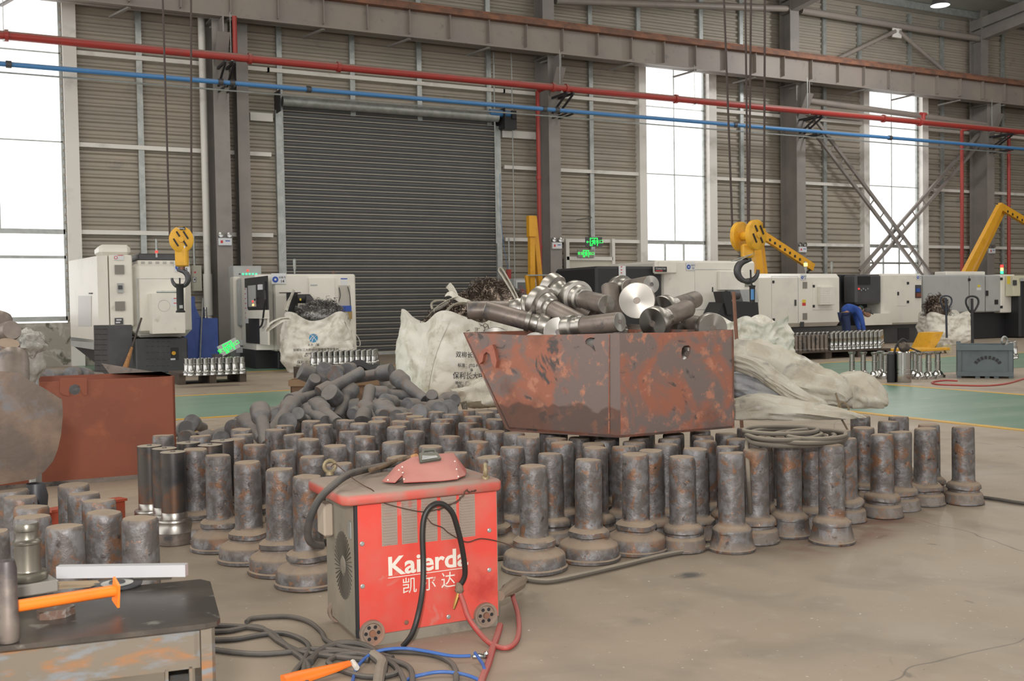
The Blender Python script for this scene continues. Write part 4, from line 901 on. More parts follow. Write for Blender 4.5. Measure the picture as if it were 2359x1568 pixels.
def blob(name, c_, rx, ry, rz, mat, seed=0, amp=.25, f=6, n=20, parent=None, Mx=None):
    mb = MB(); mb.lathe([(sin(pi*j/n)*1.0 if 0 < j < n else 0, -cos(pi*j/n)) for j in range(n+1)], None, 2*n)
    for v in mb.v:
        q = 1+amp*noise.noise(v*f/3+Vector((seed, 0, 0)))+amp*.5*abs(noise.noise(v*f+Vector((0, seed, 0)))); v *= q
        v.x *= rx; v.y *= ry; v.z *= rz
    if Mx: mb.v = [Mx @ v for v in mb.v]
    mb.v = [v+Vector(c_) for v in mb.v]
    return mb.build(name, mat, parent, ang=70)
pt = thing('plastic_wrapped_bundle', 'bundle wrapped in crinkled clear plastic behind the left skip', 'bundle', Pd(70, 840, 5.3))
blob('plastic_wrap', Pd(66, 790, 5.3), .075, .08, .055, mpl, 2, .5, 7, parent=pt); blob('plastic_wrap', Pd(72, 832, 5.35), .058, .07, .10, mpl, 5, .35, 6, parent=pt)
q = Pd(74, 850, 5.35); MB().cyl(q, (q.x, q.y, 0), .03, n=8).build('post', M['galv'], pt)
rc = thing('red_clamp_frame', 'red steel channel lying among the forgings behind the table', 'frame', Pz(200, 1230, 0))
a, b_ = Pz(112, 1250, 0), Pz(286, 1218, 0)
mred = mk('red_orange_paint', (.45, .08, .04), .5, 0, vary=((.3, .1, .06), 8, .5, .7))
MB().beam(a+Vector((0, 0, .08)), b_+Vector((0, 0, .08)), .03, .14).build('web', mred, rc, smooth=False)
MB().beam(a+Vector((0, 0, .155)), b_+Vector((0, 0, .155)), .08, .012).build('flange', mred, rc, smooth=False)
MB().beam(a+Vector((0, 0, .006)), b_+Vector((0, 0, .006)), .08, .012).build('flange', mred, rc, smooth=False)
# =================================================================== WELDER
WO = Pz(825, 1470, .03)
ex = (Pz(1150, 1418, .03)-WO); WW = ex.length; ex.normalize(); ey = Vector((-ex.y, ex.x, 0))
WD = .34; WH = Py(822, 1142, WO.y).z-.03
WM_ = Matrix(((ex.x, ey.x, 0, WO.x), (ex.y, ey.y, 0, WO.y), (0, 0, 1, WO.z), (0, 0, 0, 1)))
WI = WM_.inverted()
def wf(px, py, y=0.0):            # pixel -> local point on the plane y = const of the welder
    return WI @ Pl(px, py, WO+ey*y, ey)
def wt(px, py, z):                # pixel -> local point at local height z
    return WI @ Pz(px, py, WO.z+z)
wd_ = thing('welding_machine', 'red welding machine on small wheels, white lettering on its dusty front', 'welding machine', WO, atan2(ex.y, ex.x))
mwr = mk('faded_red_enamel', (.72, .075, .055), .42, 0, vary=((.64, .13, .10), 5, .45, .7), vary2=[((.50, .30, .25), 7, .60, .74, .6), ((.5, .05, .04), 3, .6, .7)])
mwd = mk('dusty_red_enamel', (.56, .10, .075), .55, 0, vary=((.38, .2, .16), 6, .45, .65), dust=((.30, .245, .20), .97, 3))
mws = mk('dusty_grey_side_panel', (.25, .225, .18), .7, 0, vary=((.32, .27, .21), 4, .45, .65), vary2=((.16, .14, .115), 6, .58, .7))
def wb(mb, name, mat, par=None, **k):
    return mb.build(name, mat, par or wd_, world=False, **k)
mb = MB().box(.004, WW-.004, 0, .004, 0, WH); wb(mb, 'front_panel', mwr, smooth=False)
wb(MB().box(0, WW, .004, WD, .0, WH-.004), 'body', mws, smooth=False)
wb(MB().box(-.004, .006, -.001, .012, 0, WH), 'corner_strip', M['dark'], smooth=False)
wb(MB().box(.006, WW-.01, -.008, .0, -.045, .004), 'base_rail', mws, smooth=False)
wb(MB().bbox(.02, WW-.02, .01, WD-.01, -.03, .0, .004), 'base_plate', mws, smooth=False)
# lid with rounded, turned-down rim
mb = MB(); o_ = .028
pts = [(-o_-.045, -o_+.02), (-o_+.0, -o_-.015), (WW+.0, -o_-.006), (WW+.006, -o_+.004), (WW+.006, WD+.0), (WW-.02, WD+.012), (-o_-.05, WD+.012), (-o_-.06, WD)]
pts = [(-.05, -.012), (-.03, -.03), (WW-.004, -.022), (WW+.01, -.01), (WW+.01, WD), (WW-.005, WD+.015), (-.045, WD+.015), (-.06, WD)]
lay = []
for (ins, z) in ((.004, WH-.026), (.0, WH-.02), (.0, WH+.004), (.006, WH+.012), (.016, WH+.016)):
    cx_, cy_ = WW/2, WD/2
    lay.append([Vector((x+(ins if x < cx_ else -ins), y+(ins if y < cy_ else -ins), z)) for x, y in pts])
n = len(pts); vs = [v for l_ in lay for v in l_]; fs = [(j*n+i, j*n+(i+1) % n, (j+1)*n+(i+1) % n, (j+1)*n+i) for j in range(4) for i in range(n)]+[tuple(range(n))[::-1], tuple(range(4*n, 5*n))]
wb(mb.add(vs, fs), 'lid', mwd, ang=50)
# louvres
LV = [((880, 1158), (914, 1252)), ((926, 1155), (960, 1247)), ((972, 1150), (1006, 1243)), ((1016, 1146), (1050, 1238)), ((1059, 1142), (1093, 1232))]
for (a, b_) in LV:
    p, q = wf(a[0], a[1]), wf(b_[0], b_[1]); mb = MB(); nn = 15; hgt = (p.z-q.z)/nn
    mb.box(p.x-.003, q.x+.003, -.0012, .0, q.z-.003, p.z+.003)
    for i in range(nn):
        z = q.z+hgt*(i+.15); mb.add([(p.x, -.001, z+hgt*.75), (q.x, -.001, z+hgt*.75), (q.x, -.008, z+hgt*.12), (p.x, -.008, z+hgt*.12), (p.x, -.001, z), (q.x, -.001, z)], [(0, 1, 2, 3), (3, 2, 5, 4), (0, 3, 4), (1, 5, 2)])
    wb(mb, 'louvre', mk('dusty_louvre', (.36, .29, .24), .7, vary=((.45, .2, .16), 20, .58, .66)) if a[0] == 880 else bpy.data.materials['dusty_louvre'], smooth=False)
for px, py in ((832, 1152), (1126, 1126), (834, 1252), (835, 1350), (1127, 1221), (1127, 1312), (836, 1447), (936, 1433), (1033, 1420), (1128, 1407)):
    p = wf(px, py); wb(MB().lathe([(.008, 0), (.008, .002), (.005, .004), (0, .004)], Matrix.Translation((p.x, -.0003, p.z)) @ Matrix.Rotation(pi/2, 4, 'X'), 8), 'screw', M['rail'] if px == 936 else M['galv'])
mlt = mk('cream_print', (.80, .74, .66), .6, 0, vary=((.66, .28, .22), 30, .66, .72))
def wtext(s_, p0, p1, size, bold=False, **k):
    p, q = wf(*p0), wf(*p1); c_ = (p+q)/2; Mx = WM_ @ Matrix.Translation((c_.x, -.0012, c_.z)) @ Matrix.Rotation(pi/2, 4, 'X')
    return text(wd_, s_, Mx, size, mlt, bold=bold, **k)
h_ = wf(900, 1268).z-wf(900, 1327).z
wtext('Kaierda', (898, 1303), (1071, 1287), h_*1.02, True, sx=1.08)
p, q = wf(894, 1331), wf(1066, 1308)
wb(MB().box(p.x, q.x, -.0012, 0, (p.z+q.z)/2-.0012, (p.z+q.z)/2+.0012), 'underline', mlt, smooth=False)
wtext('凯 尔 达', (934, 1351), (1041, 1337), (wf(950, 1325).z-wf(950, 1368).z)*.92, sx=.95)
# left side: fan grille, socket box
cx_ = WD*.42; cz = WH*.45
mb = MB()
for i in range(44):
    a = 2*pi*i/44; mb.beam((-.0015, cx_+.030*cos(a), cz+.030*1.2*sin(a)), (-.0015, cx_+.095*cos(a+.16), cz+.095*1.2*sin(a+.16)), .0022, .003, up=(1, 0, 0))
wb(mb, 'fan_grille', mk('dusty_dark_slots', (.09, .08, .065), .8), smooth=False)
wb(MB().lathe([(.0, .003), (.028, .002), (.03, 0)], Matrix.Translation((-.001, cx_, cz)) @ Matrix.Rotation(-pi/2, 4, 'Y'), 20), 'fan_hub', mws)
wb(MB().bbox(-.035, 0, WD*.72, WD-.01, WH*.62, WH*.86, .006), 'terminal_box', mk('dusty_cream_plastic', (.42, .35, .28), .7), smooth=False)
wb(MB().bbox(-.004, 0, .045, .075, WH*.68, WH*.80, .001), 'nameplate', M['galv'], smooth=False)
# wheels
mwh = mk('dusty_steel_wheel', (.30, .225, .175), .7, .2, vary=((.38, .19, .12), 9, .5, .7))
for i, (x, y) in enumerate(((.045, .045), (WW-.055, .045), (.03, WD-.04), (WW-.04, WD-.04))):
    prof = [(.012, -.006), (.030, -.004), (.034, -.009), (.042, -.010), (.042, .010), (.034, .009), (.030, .004), (.012, .006)]
    Mx = Matrix.Translation((x, y-.05 if i < 2 else y, -WO.z+.043)) @ Matrix.Rotation(pi/2, 4, 'X')
    w_ = wb(MB().lathe(prof, Mx, 26), 'wheel', mwh)
    mb = MB()
    for k_ in range(6):
        a = k_*pi/3; mb.cyl(Mx @ Vector((.0215*cos(a), .0215*sin(a), .0052)), Mx @ Vector((.0215*cos(a), .0215*sin(a), .0065)), .0062, n=10)
    wb(mb, 'wheel_holes', M['dark'], w_)
    wb(MB().cyl(Mx @ Vector((0, 0, -.012)), Mx @ Vector((0, 0, .014)), .011, n=10), 'axle', M['rail'], w_)
for y in (.03, WD-.04): wb(MB().cyl((0, y, -WO.z+.043), (WW, y, -WO.z+.043), .008, n=8), 'axle_bar', mws)
# lifting eyes
for (px, py) in ((760, 1092), (1120, 1095)):
    p = wt(px, py, WH+.016) if px < 900 else wt(1118, 1102, WH+.016)
    c_ = Vector((p.x, p.y, WH+.045)); R_ = .021
    a_ = Vector((1, 0, 0)) if px < 900 else Vector((.35, .94, 0))
    mb = MB().tube([c_+a_*R_*cos(t*pi/8)+Vector((0, 0, R_*sin(t*pi/8))) for t in range(16)], .0065, 8, closed=True)
    mb.cyl((c_.x, c_.y, WH+.014), (c_.x, c_.y, WH+.026), .014, n=12)
    wb(mb, 'lifting_eye', mk('brassy_eye_bolt', (.34, .28, .17), .5, .5))
# twisted wire from eye to eye across the front
wire = [(1118, 1098, .02), (1112, 1118, -.0), (1098, 1127, -.02), (1083, 1133, -.035), (1074, 1128, -.04), (1066, 1140, -.04), (1050, 1155, -.03), (1010, 1172, -.02), (972, 1178, -.014), (920, 1168, -.014), (880, 1155, -.014), (860, 1130, -.02), (838, 1118, -.03), (815, 1103, .02), (790, 1082, .12), (772, 1068, .2), (762, 1075, .22)]
P = [WM_ @ (WI @ Pl(a, b_, WO+ey*y, ey)) for a, b_, y in wire]
tag(MB().tube(P, .0019, 6, smooth=5).tube([p+Vector((.003*sin(i*1.7), 0, .004*cos(i*1.7))) for i, p in enumerate(spline(P[:8], 4))], .0016, 5).build('rusty_wire', mk('rusty_wire', (.10, .06, .045), .7, .3)), 'thin rusty twisted wire slung between the two lifting eyes of the welder', 'wire')
wire = [(984, 1192, -.014), (996, 1206, -.02), (1018, 1214, -.02), (1032, 1226, -.02), (1056, 1240, -.025), (1078, 1248, -.025), (1110, 1240, -.02), (1160, 1250, .0), (1186, 1262, .0)]
P = [Pl(a, b_, WO+ey*y, ey) for a, b_, y in wire]
tag(MB().tube(P, .0019, 6, smooth=5).build('rusty_wire', bpy.data.materials['rusty_wire']), 'loose rusty wire end trailing right across the welder vents', 'wire')
# welding mask lying on the lid
hm = thing('welding_mask', 'pink-red welding mask with black window lying face up on the welder', 'welding mask', WM_ @ Vector((.22, .1, WH+.016)), atan2(ex.y, ex.x))
mh = mk('pinkish_red_fibre', (.55, .13, .11), .6, 0, vary=((.62, .2, .17), 6, .45, .65), vary2=((.42, .20, .17), 5, .6, .7), dust=((.5, .27, .23), .6))
zf = WH+.016
def W(px, py, y): return Pl(px, py, WO+ey*y, ey)
A_ = [W(927, 1110, -.0), W(1056, 1101, -.0), W(1073, 1100, .03), W(1075, 1090, .06)]
shell = [ # rows of the shell from the left ear over the crown to the right ear: (px, py, y)
 [(880, 1107, .10), (892, 1109, .06), (911, 1110, .03), (926, 1094, .02)],
 [(893, 1094, .12), (908, 1092, .09), (925, 1082, .06), (927, 1096, .035)],
 [(912, 1072, .15), (926, 1068, .13), (924, 1080, .09), (930, 1110, .0)],
 [(950, 1052, .20), (951, 1052, .17), (950, 1070, .11), (980, 1108, -.005)],
 [(1000, 1045, .21), (1000, 1046, .18), (1002, 1066, .11), (1020, 1106, -.005)],
 [(1045, 1042, .20), (1045, 1043, .17), (1050, 1062, .11), (1055, 1102, .0)],
 [(1052, 1052, .19), (1052, 1056, .15), (1056, 1072, .09), (1058, 1099, .02)],
 [(1072, 1078, .17), (1074, 1082, .13), (1074, 1088, .08), (1072, 1094, .05)]]
rows = [[W(*q) for q in r_] for r_ in shell]
mb = MB(); vs = [p for r_ in rows for p in r_]; m_ = 4
vs2 = [p-Vector((0, 0, .003))+ey*.002 for p in vs]; n = len(rows)
fs = [(i*m_+j, (i+1)*m_+j, (i+1)*m_+j+1, i*m_+j+1) for i in range(n-1) for j in range(m_-1)]
k_ = len(vs); fs += [tuple(k_+q for q in f)[::-1] for f in fs]
bd = [j for j in range(m_)]+[i*m_+3 for i in range(1, n)]+[(n-1)*m_+j for j in (2, 1, 0)]+[i*m_ for i in range(n-2, 0, -1)]
fs += [(bd[i], bd[(i+1) % len(bd)], k_+bd[(i+1) % len(bd)], k_+bd[i]) for i in range(len(bd))]
mb.add(vs+vs2, fs); mb.build('mask_shell', mh, hm, ang=60)
fa = [W(964, 1049, .155), W(1006, 1047, .155), W(1015, 1061, .125), W(967, 1070, .115)]
nrm = (fa[1]-fa[0]).cross(fa[3]-fa[0]).normalized(); nrm = nrm if nrm.z > 0 else -nrm
MB().add([p for p in fa]+[p+nrm*.012 for p in fa], [(0, 1, 2, 3), (7, 6, 5, 4), (0, 4, 5, 1), (1, 5, 6, 2), (2, 6, 7, 3), (3, 7, 4, 0)]).build('window_frame', mk('dusty_black_plastic', (.09, .10, .085), .6, dust=((.22, .2, .16), .5)), hm, smooth=False)
gi = [W(971, 1053, .15), W(1001, 1052, .15), W(1007, 1060, .128), W(970, 1066, .12)]
MB().add([p+nrm*.0125 for p in gi]+[p+nrm*.0135 for p in gi], [(7, 6, 5, 4), (0, 4, 5, 1), (1, 5, 6, 2), (2, 6, 7, 3), (3, 7, 4, 0)]).build('dark_glass', M['glass_dark'], hm, smooth=False)
MB().tube([W(972, 1048, .16), W(976, 1038, .17), W(1000, 1036, .17), W(1004, 1046, .16)], .006, 6).build('window_handle', bpy.data.materials['dusty_black_plastic'], hm)
for a in ((926, 1075, .06), (927, 1088, .03), (930, 1103, .0), (1047, 1062, .1), (1051, 1080, .05), (1055, 1097, .01), (918, 1082, .05), (893, 1105, .05)):
    p = W(*a); MB().lathe([(0, .003), (.002, .002), (.003, 0)], frame(p-ey*.003, -ey+Vector((0, 0, 1))), 8).build('rivet', M['mwhite'], hm)
# welding gun cable looping off the lid
P = [WM_ @ wt(955, 1062, WH+.05), WM_ @ wt(920, 1066, WH+.04), WM_ @ wt(880, 1073, WH+.035), WM_ @ wt(840, 1082, WH+.035)]
P += [Pl(a, b_, WO+ey*y, ey) for a, b_, y in ((800, 1094, .06), (765, 1120, .04), (735, 1150, .05), (716, 1190, .06), (709, 1220, .08), (712, 1243, .1), (726, 1254, .12), (742, 1256, .14))]
tag(MB().tube(P, .0125, 12, smooth=6).build('power_cable', M['cable']), 'thick dusty black cable curving from the welder lid down its left side', 'cable')
P = [WM_ @ wt(a, b_, WH+z) for a, b_, z in ((852, 1083, .04), (880, 1074, .045), (915, 1060, .05), (950, 1052, .07))]
ro = thing('rolled_sheath', 'brown rolled sleeve lying on the welder lid beside the mask', 'sleeve', P[0])
MB().tube(P[:4], .0085, 10, smooth=4).build('sleeve', mk('brown_leather_sleeve', (.17, .115, .07), .6, vary=((.1, .07, .05), 30, .5, .6)), ro)
MB().tube([P[3], P[3]+(P[3]-P[2])*.28], .0088, 10).build('sleeve_end', mk('orange_sleeve_end', (.5, .25, .10), .6), ro)
# black lead looping in front of the welder
P = [Pl(a, b_, WO-ey*y, ey) for a, b_, y in ((1058, 1350, .01), (1071, 1322, .02), (1065, 1265, .03), (1052, 1210, .04), (1040, 1178, .045), (1018, 1160, .045), (995, 1164, .045), (978, 1188, .045), (973, 1230, .05), (975, 1300, .06), (973, 1360, .08), (962, 1420, .11))]
P += [Pz(948, 1462, .05), Pz(928, 1488, .012)]
tag(MB().tube(P, .0092, 12, smooth=6).build('welding_lead', mk('clean_black_rubber', (.018, .017, .016), .45)), 'black rubber lead standing in a tall loop before the welder front', 'cable')
# brass connector and red hose at the welder
cn = thing('hose_connector', 'brass hose connector wrapped in dirty tape on the welder front', 'connector', Pl(1055, 1368, WO-ey*.02, ey))
blob('tape_wrap', Pl(1058, 1356, WO-ey*.02, ey), .013, .011, .018, mk('dirty_tape', (.24, .17, .12), .8), 3, .4, 8, 12, parent=cn)
MB().tube([Pl(a, b_, WO-ey*.025, ey) for a, b_ in ((1056, 1366), (1050, 1385), (1045, 1402))], [.008, .007, .004], 8).build('brass_nozzle', mk('brass', (.55, .36, .12), .35, .9), cn)
P = [Pl(a, b_, WO-ey*y, ey) for a, b_, y in ((1060, 1368, .03), (1068, 1390, .05), (1078, 1420, .08))]+[Pz(a, b_, z) for a, b_, z in ((1100, 1452, .03), (1130, 1482, .012), (1165, 1492, .012), (1188, 1478, .012), (1196, 1448, .012), (1192, 1410, .02), (1182, 1375, .05), (1180, 1352, .08))]
tag(MB().tube(P, .0085, 10, smooth=6).build('red_hose', M['red_hose']), 'dusty red hose looping on the floor right of the welder', 'hose')
c_ = Pz(1176, 1362, .06)
tj = tag(MB().tube([Pz(1152, 1372, .10), Pz(1170, 1358, .10), Pz(1186, 1348, .09), Pz(1200, 1340, .06), Pz(1208, 1332, .05)], [.018, .024, .026, .016, .008], 10, smooth=3).build('taped_joint', mk('dirty_tape_joint', (.25, .19, .14), .85, bump=(50, .6, .004))), 'tape-wrapped cable joint at the right side of the welder', 'joint')
P = [Pz(a, b_, .009) for a, b_ in ((1152, 1440), (1146, 1462), (1136, 1490), (1125, 1528), (1112, 1560), (1100, 1600))]
tag(MB().tube(P, .011, 10, smooth=5).build('red_hose', M['red_hose']), 'red hose running down to the bottom edge below the welder', 'hose')
P = [Pz(a, b_, z) for a, b_, z in ((800, 1620, .008), (812, 1570, .008), (822, 1538, .010), (848, 1510, .02), (885, 1496, .035), (935, 1493, .035), (985, 1500, .03), (1040, 1510, .02), (1084, 1510, .02))]
tag(MB().tube(P, .0052, 10, smooth=6).build('blue_hose', M['blue_hose']), 'thin blue hose arching over the cables to the red hose clamp', 'hose')
P = [Pz(a, b_, z) for a, b_, z in ((900, 1620, .007), (935, 1568, .007), (975, 1553, .012), (1020, 1547, .014), (1070, 1553, .012), (1110, 1570, .008), (1140, 1600, .008))]
tag(MB().tube(P, .0052, 10, smooth=6).build('blue_hose', M['blue_hose']), 'second blue hose crossing the bottom edge of the photo', 'hose')
cl = thing('hose_clamp', 'blue and chrome valve clamp joining blue hose to red hose', 'clamp', Pz(1105, 1515, 0))
MB().tube([Pz(1094, 1503, .03), Pz(1112, 1528, .02), Pz(1116, 1540, .02)], .005, 8).build('lever', M['blue_hose'], cl)
MB().tube([Pz(1088, 1512, .022), Pz(1104, 1510, .022), Pz(1120, 1512, .022)], [.006, .008, .007], 8).build('valve_body', M['chrome'], cl)
MB().lathe([(0, .008), (.006, .006), (.008, 0), (.006, -.006), (0, -.008)], Matrix.Translation(Pz(1120, 1505, .03)), 10).build('knob', M['chrome'], cl)
# floor cables ------------------------------------------------------------------------------
def fc(pts, r=.009, mat='cable', lab='', closed=False, z=None, name='floor_cable', grp='black cables tangled on the floor left of the welder'):
    P = [Pz(p[0], p[1], (p[2] if len(p) > 2 else r+.001)) for p in pts]
    return tag(MB().tube(P, r, 10, smooth=6, closed=closed).build(name, M[mat]), lab, 'cable', grp)
T_ = 'black cable '
fc([(470, 1440), (520, 1441), (580, 1445), (622, 1455), (650, 1478), (675, 1500), (700, 1520), (712, 1545), (700, 1590)], lab=T_+'running right from the table leg, topmost strand of the tangle')
fc([(470, 1456), (530, 1452), (575, 1443), (605, 1447), (640, 1475), (690, 1500), (740, 1508), (800, 1515), (850, 1520)], lab=T_+'running right from the table leg, second strand of the tangle')
fc([(470, 1474), (540, 1472), (600, 1462), (650, 1458), (690, 1470), (712, 1490), (700, 1520), (680, 1545), (660, 1580)], lab=T_+'crossing the middle of the tangle and turning down')
fc([(470, 1492), (540, 1502), (600, 1506), (660, 1502), (720, 1495), (780, 1498), (840, 1508), (890, 1520), (920, 1545), (935, 1580)], lab=T_+'lying lowest between the table leg and the tangle')
fc([(568, 1432), (580, 1424), (620, 1420), (670, 1420), (712, 1432), (740, 1455), (752, 1475), (790, 1490), (850, 1500), (905, 1515)], .0085, lab=T_+'making the wide upper loop of the tangle')
fc([(715, 1525), (735, 1500), (780, 1482), (830, 1484), (868, 1502), (885, 1525), (880, 1560), (860, 1600)], .011, lab=T_+'thickest coil at the right of the tangle')
fc([(700, 1560), (705, 1525), (740, 1505), (790, 1500), (850, 1507), (900, 1520), (940, 1535), (950, 1560), (945, 1600)], .009, lab=T_+'inner coil at the right of the tangle')
fc([(760, 1520), (785, 1508), (830, 1505), (870, 1512), (905, 1530), (915, 1548), (880, 1558), (830, 1556), (780, 1540), (758, 1528)], .009, closed=True, lab=T_+'closed ring of cable before the welder wheel')
fc([(860, 1508), (880, 1525), (875, 1545), (868, 1600)], .017, lab=T_+'heavily taped stretch hanging down at the bottom edge', mat='cable_tan')
fc([(868, 1498), (930, 1500), (985, 1505), (1030, 1520), (1050, 1545), (1048, 1600)], .009, lab=T_+'running under the blue hose right of the tangle')
# orange electrode holder at the bottom edge
oh = thing('electrode_holder', 'orange handle of an electrode holder at the bottom edge', 'holder', Pz(740, 1550, 0))
MB().tube([Pz(655, 1572, .022), Pz(690, 1560, .024), Pz(735, 1548, .026), Pz(775, 1537, .028), Pz(806, 1527, .028)], [.026, .022, .018, .014, .010], 12, sy=.6).build('handle', M['orange'], oh)
MB().tube([Pz(812, 1524, .026), Pz(822, 1538, .02)], .009, 8).build('cable_boot', M['webbing'], oh)
# long tan cable along the front edge of the crowd, up onto the forgings
P = [(1205, 1332), (1260, 1338), (1330, 1325), (1430, 1302), (1530, 1278), (1620, 1262), (1700, 1248), (1760, 1236), (1785, 1222), (1800, 1200), (1795, 1180), (1782, 1160)]
tag(MB().tube([Pz(a, b_, .013) for a, b_ in P[:9]]+[Pz(1800, 1200, .04), Pz(1798, 1178, .08), Pz(1788, 1160, .13)], .011, 10, smooth=5).build('long_cable', M['cable_tan']), 'dust-covered cable lying along the feet of the front row forgings', 'cable')
P = [(2263, 1145), (2300, 1150), (2350, 1158), (2420, 1166)]
tag(MB().tube([Pz(a, b_, .012) for a, b_ in P], .010, 8, smooth=4).build('long_cable', M['cable']), 'black cable leaving the photo right of the last upright forging', 'cable')
def Zc(a, b_, z=.45): return Pz(a, b_, z)
co = thing('cable_coil', 'coil of dusty grey-brown cable lying on top of the forgings by the sacks', 'cable coil', Zc(1830, 1010))
for i, (cx_, cy_, rx, ry, z, t0, t1) in enumerate(((1812, 1010, 92, 17, .452, 0, 6.28), (1825, 1003, 96, 16, .468, 0, 6.28), (1806, 1000, 84, 13, .482, 0, 6.28), (1860, 1006, 90, 14, .470, 0, 6.28), (1800, 990, 86, 9, .497, 0, 6.28), (1880, 1000, 70, 11, .486, 0, 6.28), (1838, 1008, 110, 19, .45, 0, 6.28))):
    P = [Zc(cx_+rx*cos(t*pi/9)*(1+.03*sin(t*2+i)), cy_+ry*sin(t*pi/9), z) for t in range(18)]
    MB().tube(P, .0105, 10, closed=True, smooth=4).build('cable_turn', M['cable_tan'], co)
P = [Zc(1723, 1012, .45), Zc(1720, 1030, .43), Pz(1722, 1060, .38), Pz(1724, 1110, .30), Pz(1728, 1180, .15)]
MB().tube(P, .0105, 10, smooth=5).build('cable_tail', M['cable_tan'], co)
# rust-coloured powder on the floor by the front row
# ------------------------------------------------------------------ STEEL TABLE
TZ = .50
F1, K1 = Pz(510, 1432, TZ), Pz(432, 1337, TZ); F0 = Pz(-120, 1502, TZ)
tx = (F1-F0).normalized(); ty = (K1-F1); TD = ty.length; ty.normalize(); ty = (ty-tx*ty.dot(tx)).normalized()
tb = thing('steel_work_table', 'low black-topped steel work table with rusty angle legs at the lower left', 'table', Vector((F1.x, F1.y, 0)), atan2(tx.y, tx.x))
TM = WM[tb.name]; TI = TM.inverted()
mtt = mk('burnt_steel_plate', (.055, .047, .042), .38, .5, vary=((.10, .085, .07), 7, .5, .7), vary2=[((.26, .25, .22), 11, .60, .70, .8), ((.15, .08, .05), 5, .62, .72)])
mtl = mk('rusty_angle_steel', (.155, .13, .10), .55, .3, vary=((.28, .125, .045), 9, .52, .66, .5), vary2=((.17, .185, .20), 12, .52, .66), stretch=(1, 1, 3))
def tb_(mb, name, mat, par=None, **k): return mb.build(name, mat, par or tb, world=False, **k)
XL = (TI @ F0).x; XR = 0.0
c_ = .03
tb_(MB().prism([(XL-.2, 0), (XR-c_, 0), (XR-.008, .006), (XR, c_), (XR-.0, TD-c_), (XR-.02, TD), (XL-.2, TD)], 'z', TZ-.0095, TZ), 'table_top', mtt, smooth=False)
tb_(MB().box(XL-.2, XR-.04, .02, .026, TZ-.085, TZ-.010).box(XL-.2, XR-.04, .02, .06, TZ-.090, TZ-.085), 'front_rail', mtl, smooth=False)
tb_(MB().box(XL-.2, XR-.04, TD-.03, TD-.024, TZ-.07, TZ-.01), 'back_rail', mtl, smooth=False)
tb_(MB().box(XR-.05, XR-.044, .02, TD-.03, TZ-.07, TZ-.01), 'side_rail', mtl, smooth=False)
for (x, y) in ((XR-.012, .012), (XR-.012, TD-.04), (-.595, .02), (-.595, TD-.04)):
    tb_(MB().box(x-.026, x, y, y+.006, 0, TZ-.010).box(x-.006, x, y, y+.034, 0, TZ-.010), 'leg', mtl, smooth=False)
tb_(MB().box(XR-.105, XR-.055, .02, .20, TZ-.125, TZ-.119).box(XR-.105, XR-.099, .02, .20, TZ-.125, TZ-.086).box(XR-.061, XR-.055, .02, .20, TZ-.125, TZ-.086), 'channel_bracket', mtl, smooth=False)
def Tt(px, py, z=0): return Pz(px, py, TZ+z)
# square bar
a, b_ = Tt(134, 1316, .035), Tt(430, 1312, .035)
tag(MB().beam(a, b_, .02, .026).build('aluminium_bar', mk('bright_aluminium', (.62, .62, .64), .4, .5)), 'bright silver square bar lying across the back of the steel table', 'bar')
a = Tt(298, 1340, .0); b_ = Tt(395, 1334, .0); d = (b_-a).normalized(); e = Vector((-d.y, d.x, 0))
tag(MB().add([p+Vector((0, 0, z)) for z in (0, .012) for p in (a+d*.008, b_, b_+e*.05, a+e*.05)], [(3, 2, 1, 0), (4, 5, 6, 7), (0, 1, 5, 4), (1, 2, 6, 5), (2, 3, 7, 6), (3, 0, 4, 7)]).build('steel_block', mk('sawn_steel_block', (.30, .28, .25), .4, .4), smooth=False), 'small flat grey steel block under the right end of the silver bar', 'block')
c_ = Tt(270, 1348, .0)
gd = thing('grinding_disc', 'worn grinding disc lying under the silver bar', 'disc', c_)
MB().lathe([(0, .001), (.052, .001), (.053, .004), (.018, .006), (.016, .010), (0, .010)], Matrix.Translation(c_), 28).build('disc', M['darkgrey'], gd)
MB().lathe([(.018, .0065), (.034, .006)], Matrix.Translation(c_), 24).build('paper_label', mk('grey_disc_label', (.5, .49, .46), .6), gd)
P = [(40, 1352), (90, 1342), (150, 1338), (225, 1336), (232, 1344), (205, 1352), (150, 1356), (100, 1360), (60, 1366), (40, 1364)]
tag(MB().add([Tt(a, b_, .004+.003*(i % 2)) for i, (a, b_) in enumerate(P)]+[Tt(a, b_, .0025+.003*(i % 2)) for i, (a, b_) in enumerate(P)], [tuple(range(10)), tuple(range(10, 20))[::-1]]+[(i, (i+1) % 10, 10+(i+1) % 10, 10+i) for i in range(10)]).build('paper_scrap', mk('brown_paper', (.42, .31, .20), .7, vary=((.3, .36, .25), 20, .6, .66))), 'torn strip of brown paper on the table behind the hammer handle', 'paper')
# octagonal lump
a, b_ = Tt(92, 1432, 0), Tt(168, 1410, 0); c_ = (a+b_)/2+Vector((.0, .012, 0)); 
Mx = Matrix.Translation(c_) @ Matrix.Rotation(atan2(tx.y, tx.x)+.3, 4, 'Z')
tag(MB().prism([(-.034, -.014), (-.016, -.026), (.012, -.026), (.034, -.008), (.034, .014), (.016, .026), (-.02, .026), (-.034, .010)], 'z', 0, .016, Mx).build('steel_lump', mk('cut_steel_lump', (.16, .10, .075), .45, .4, vary=((.28, .27, .25), 30, .5, .6)), smooth=False), 'small eight-sided steel piece on the table below the hammer handle', 'steel piece')
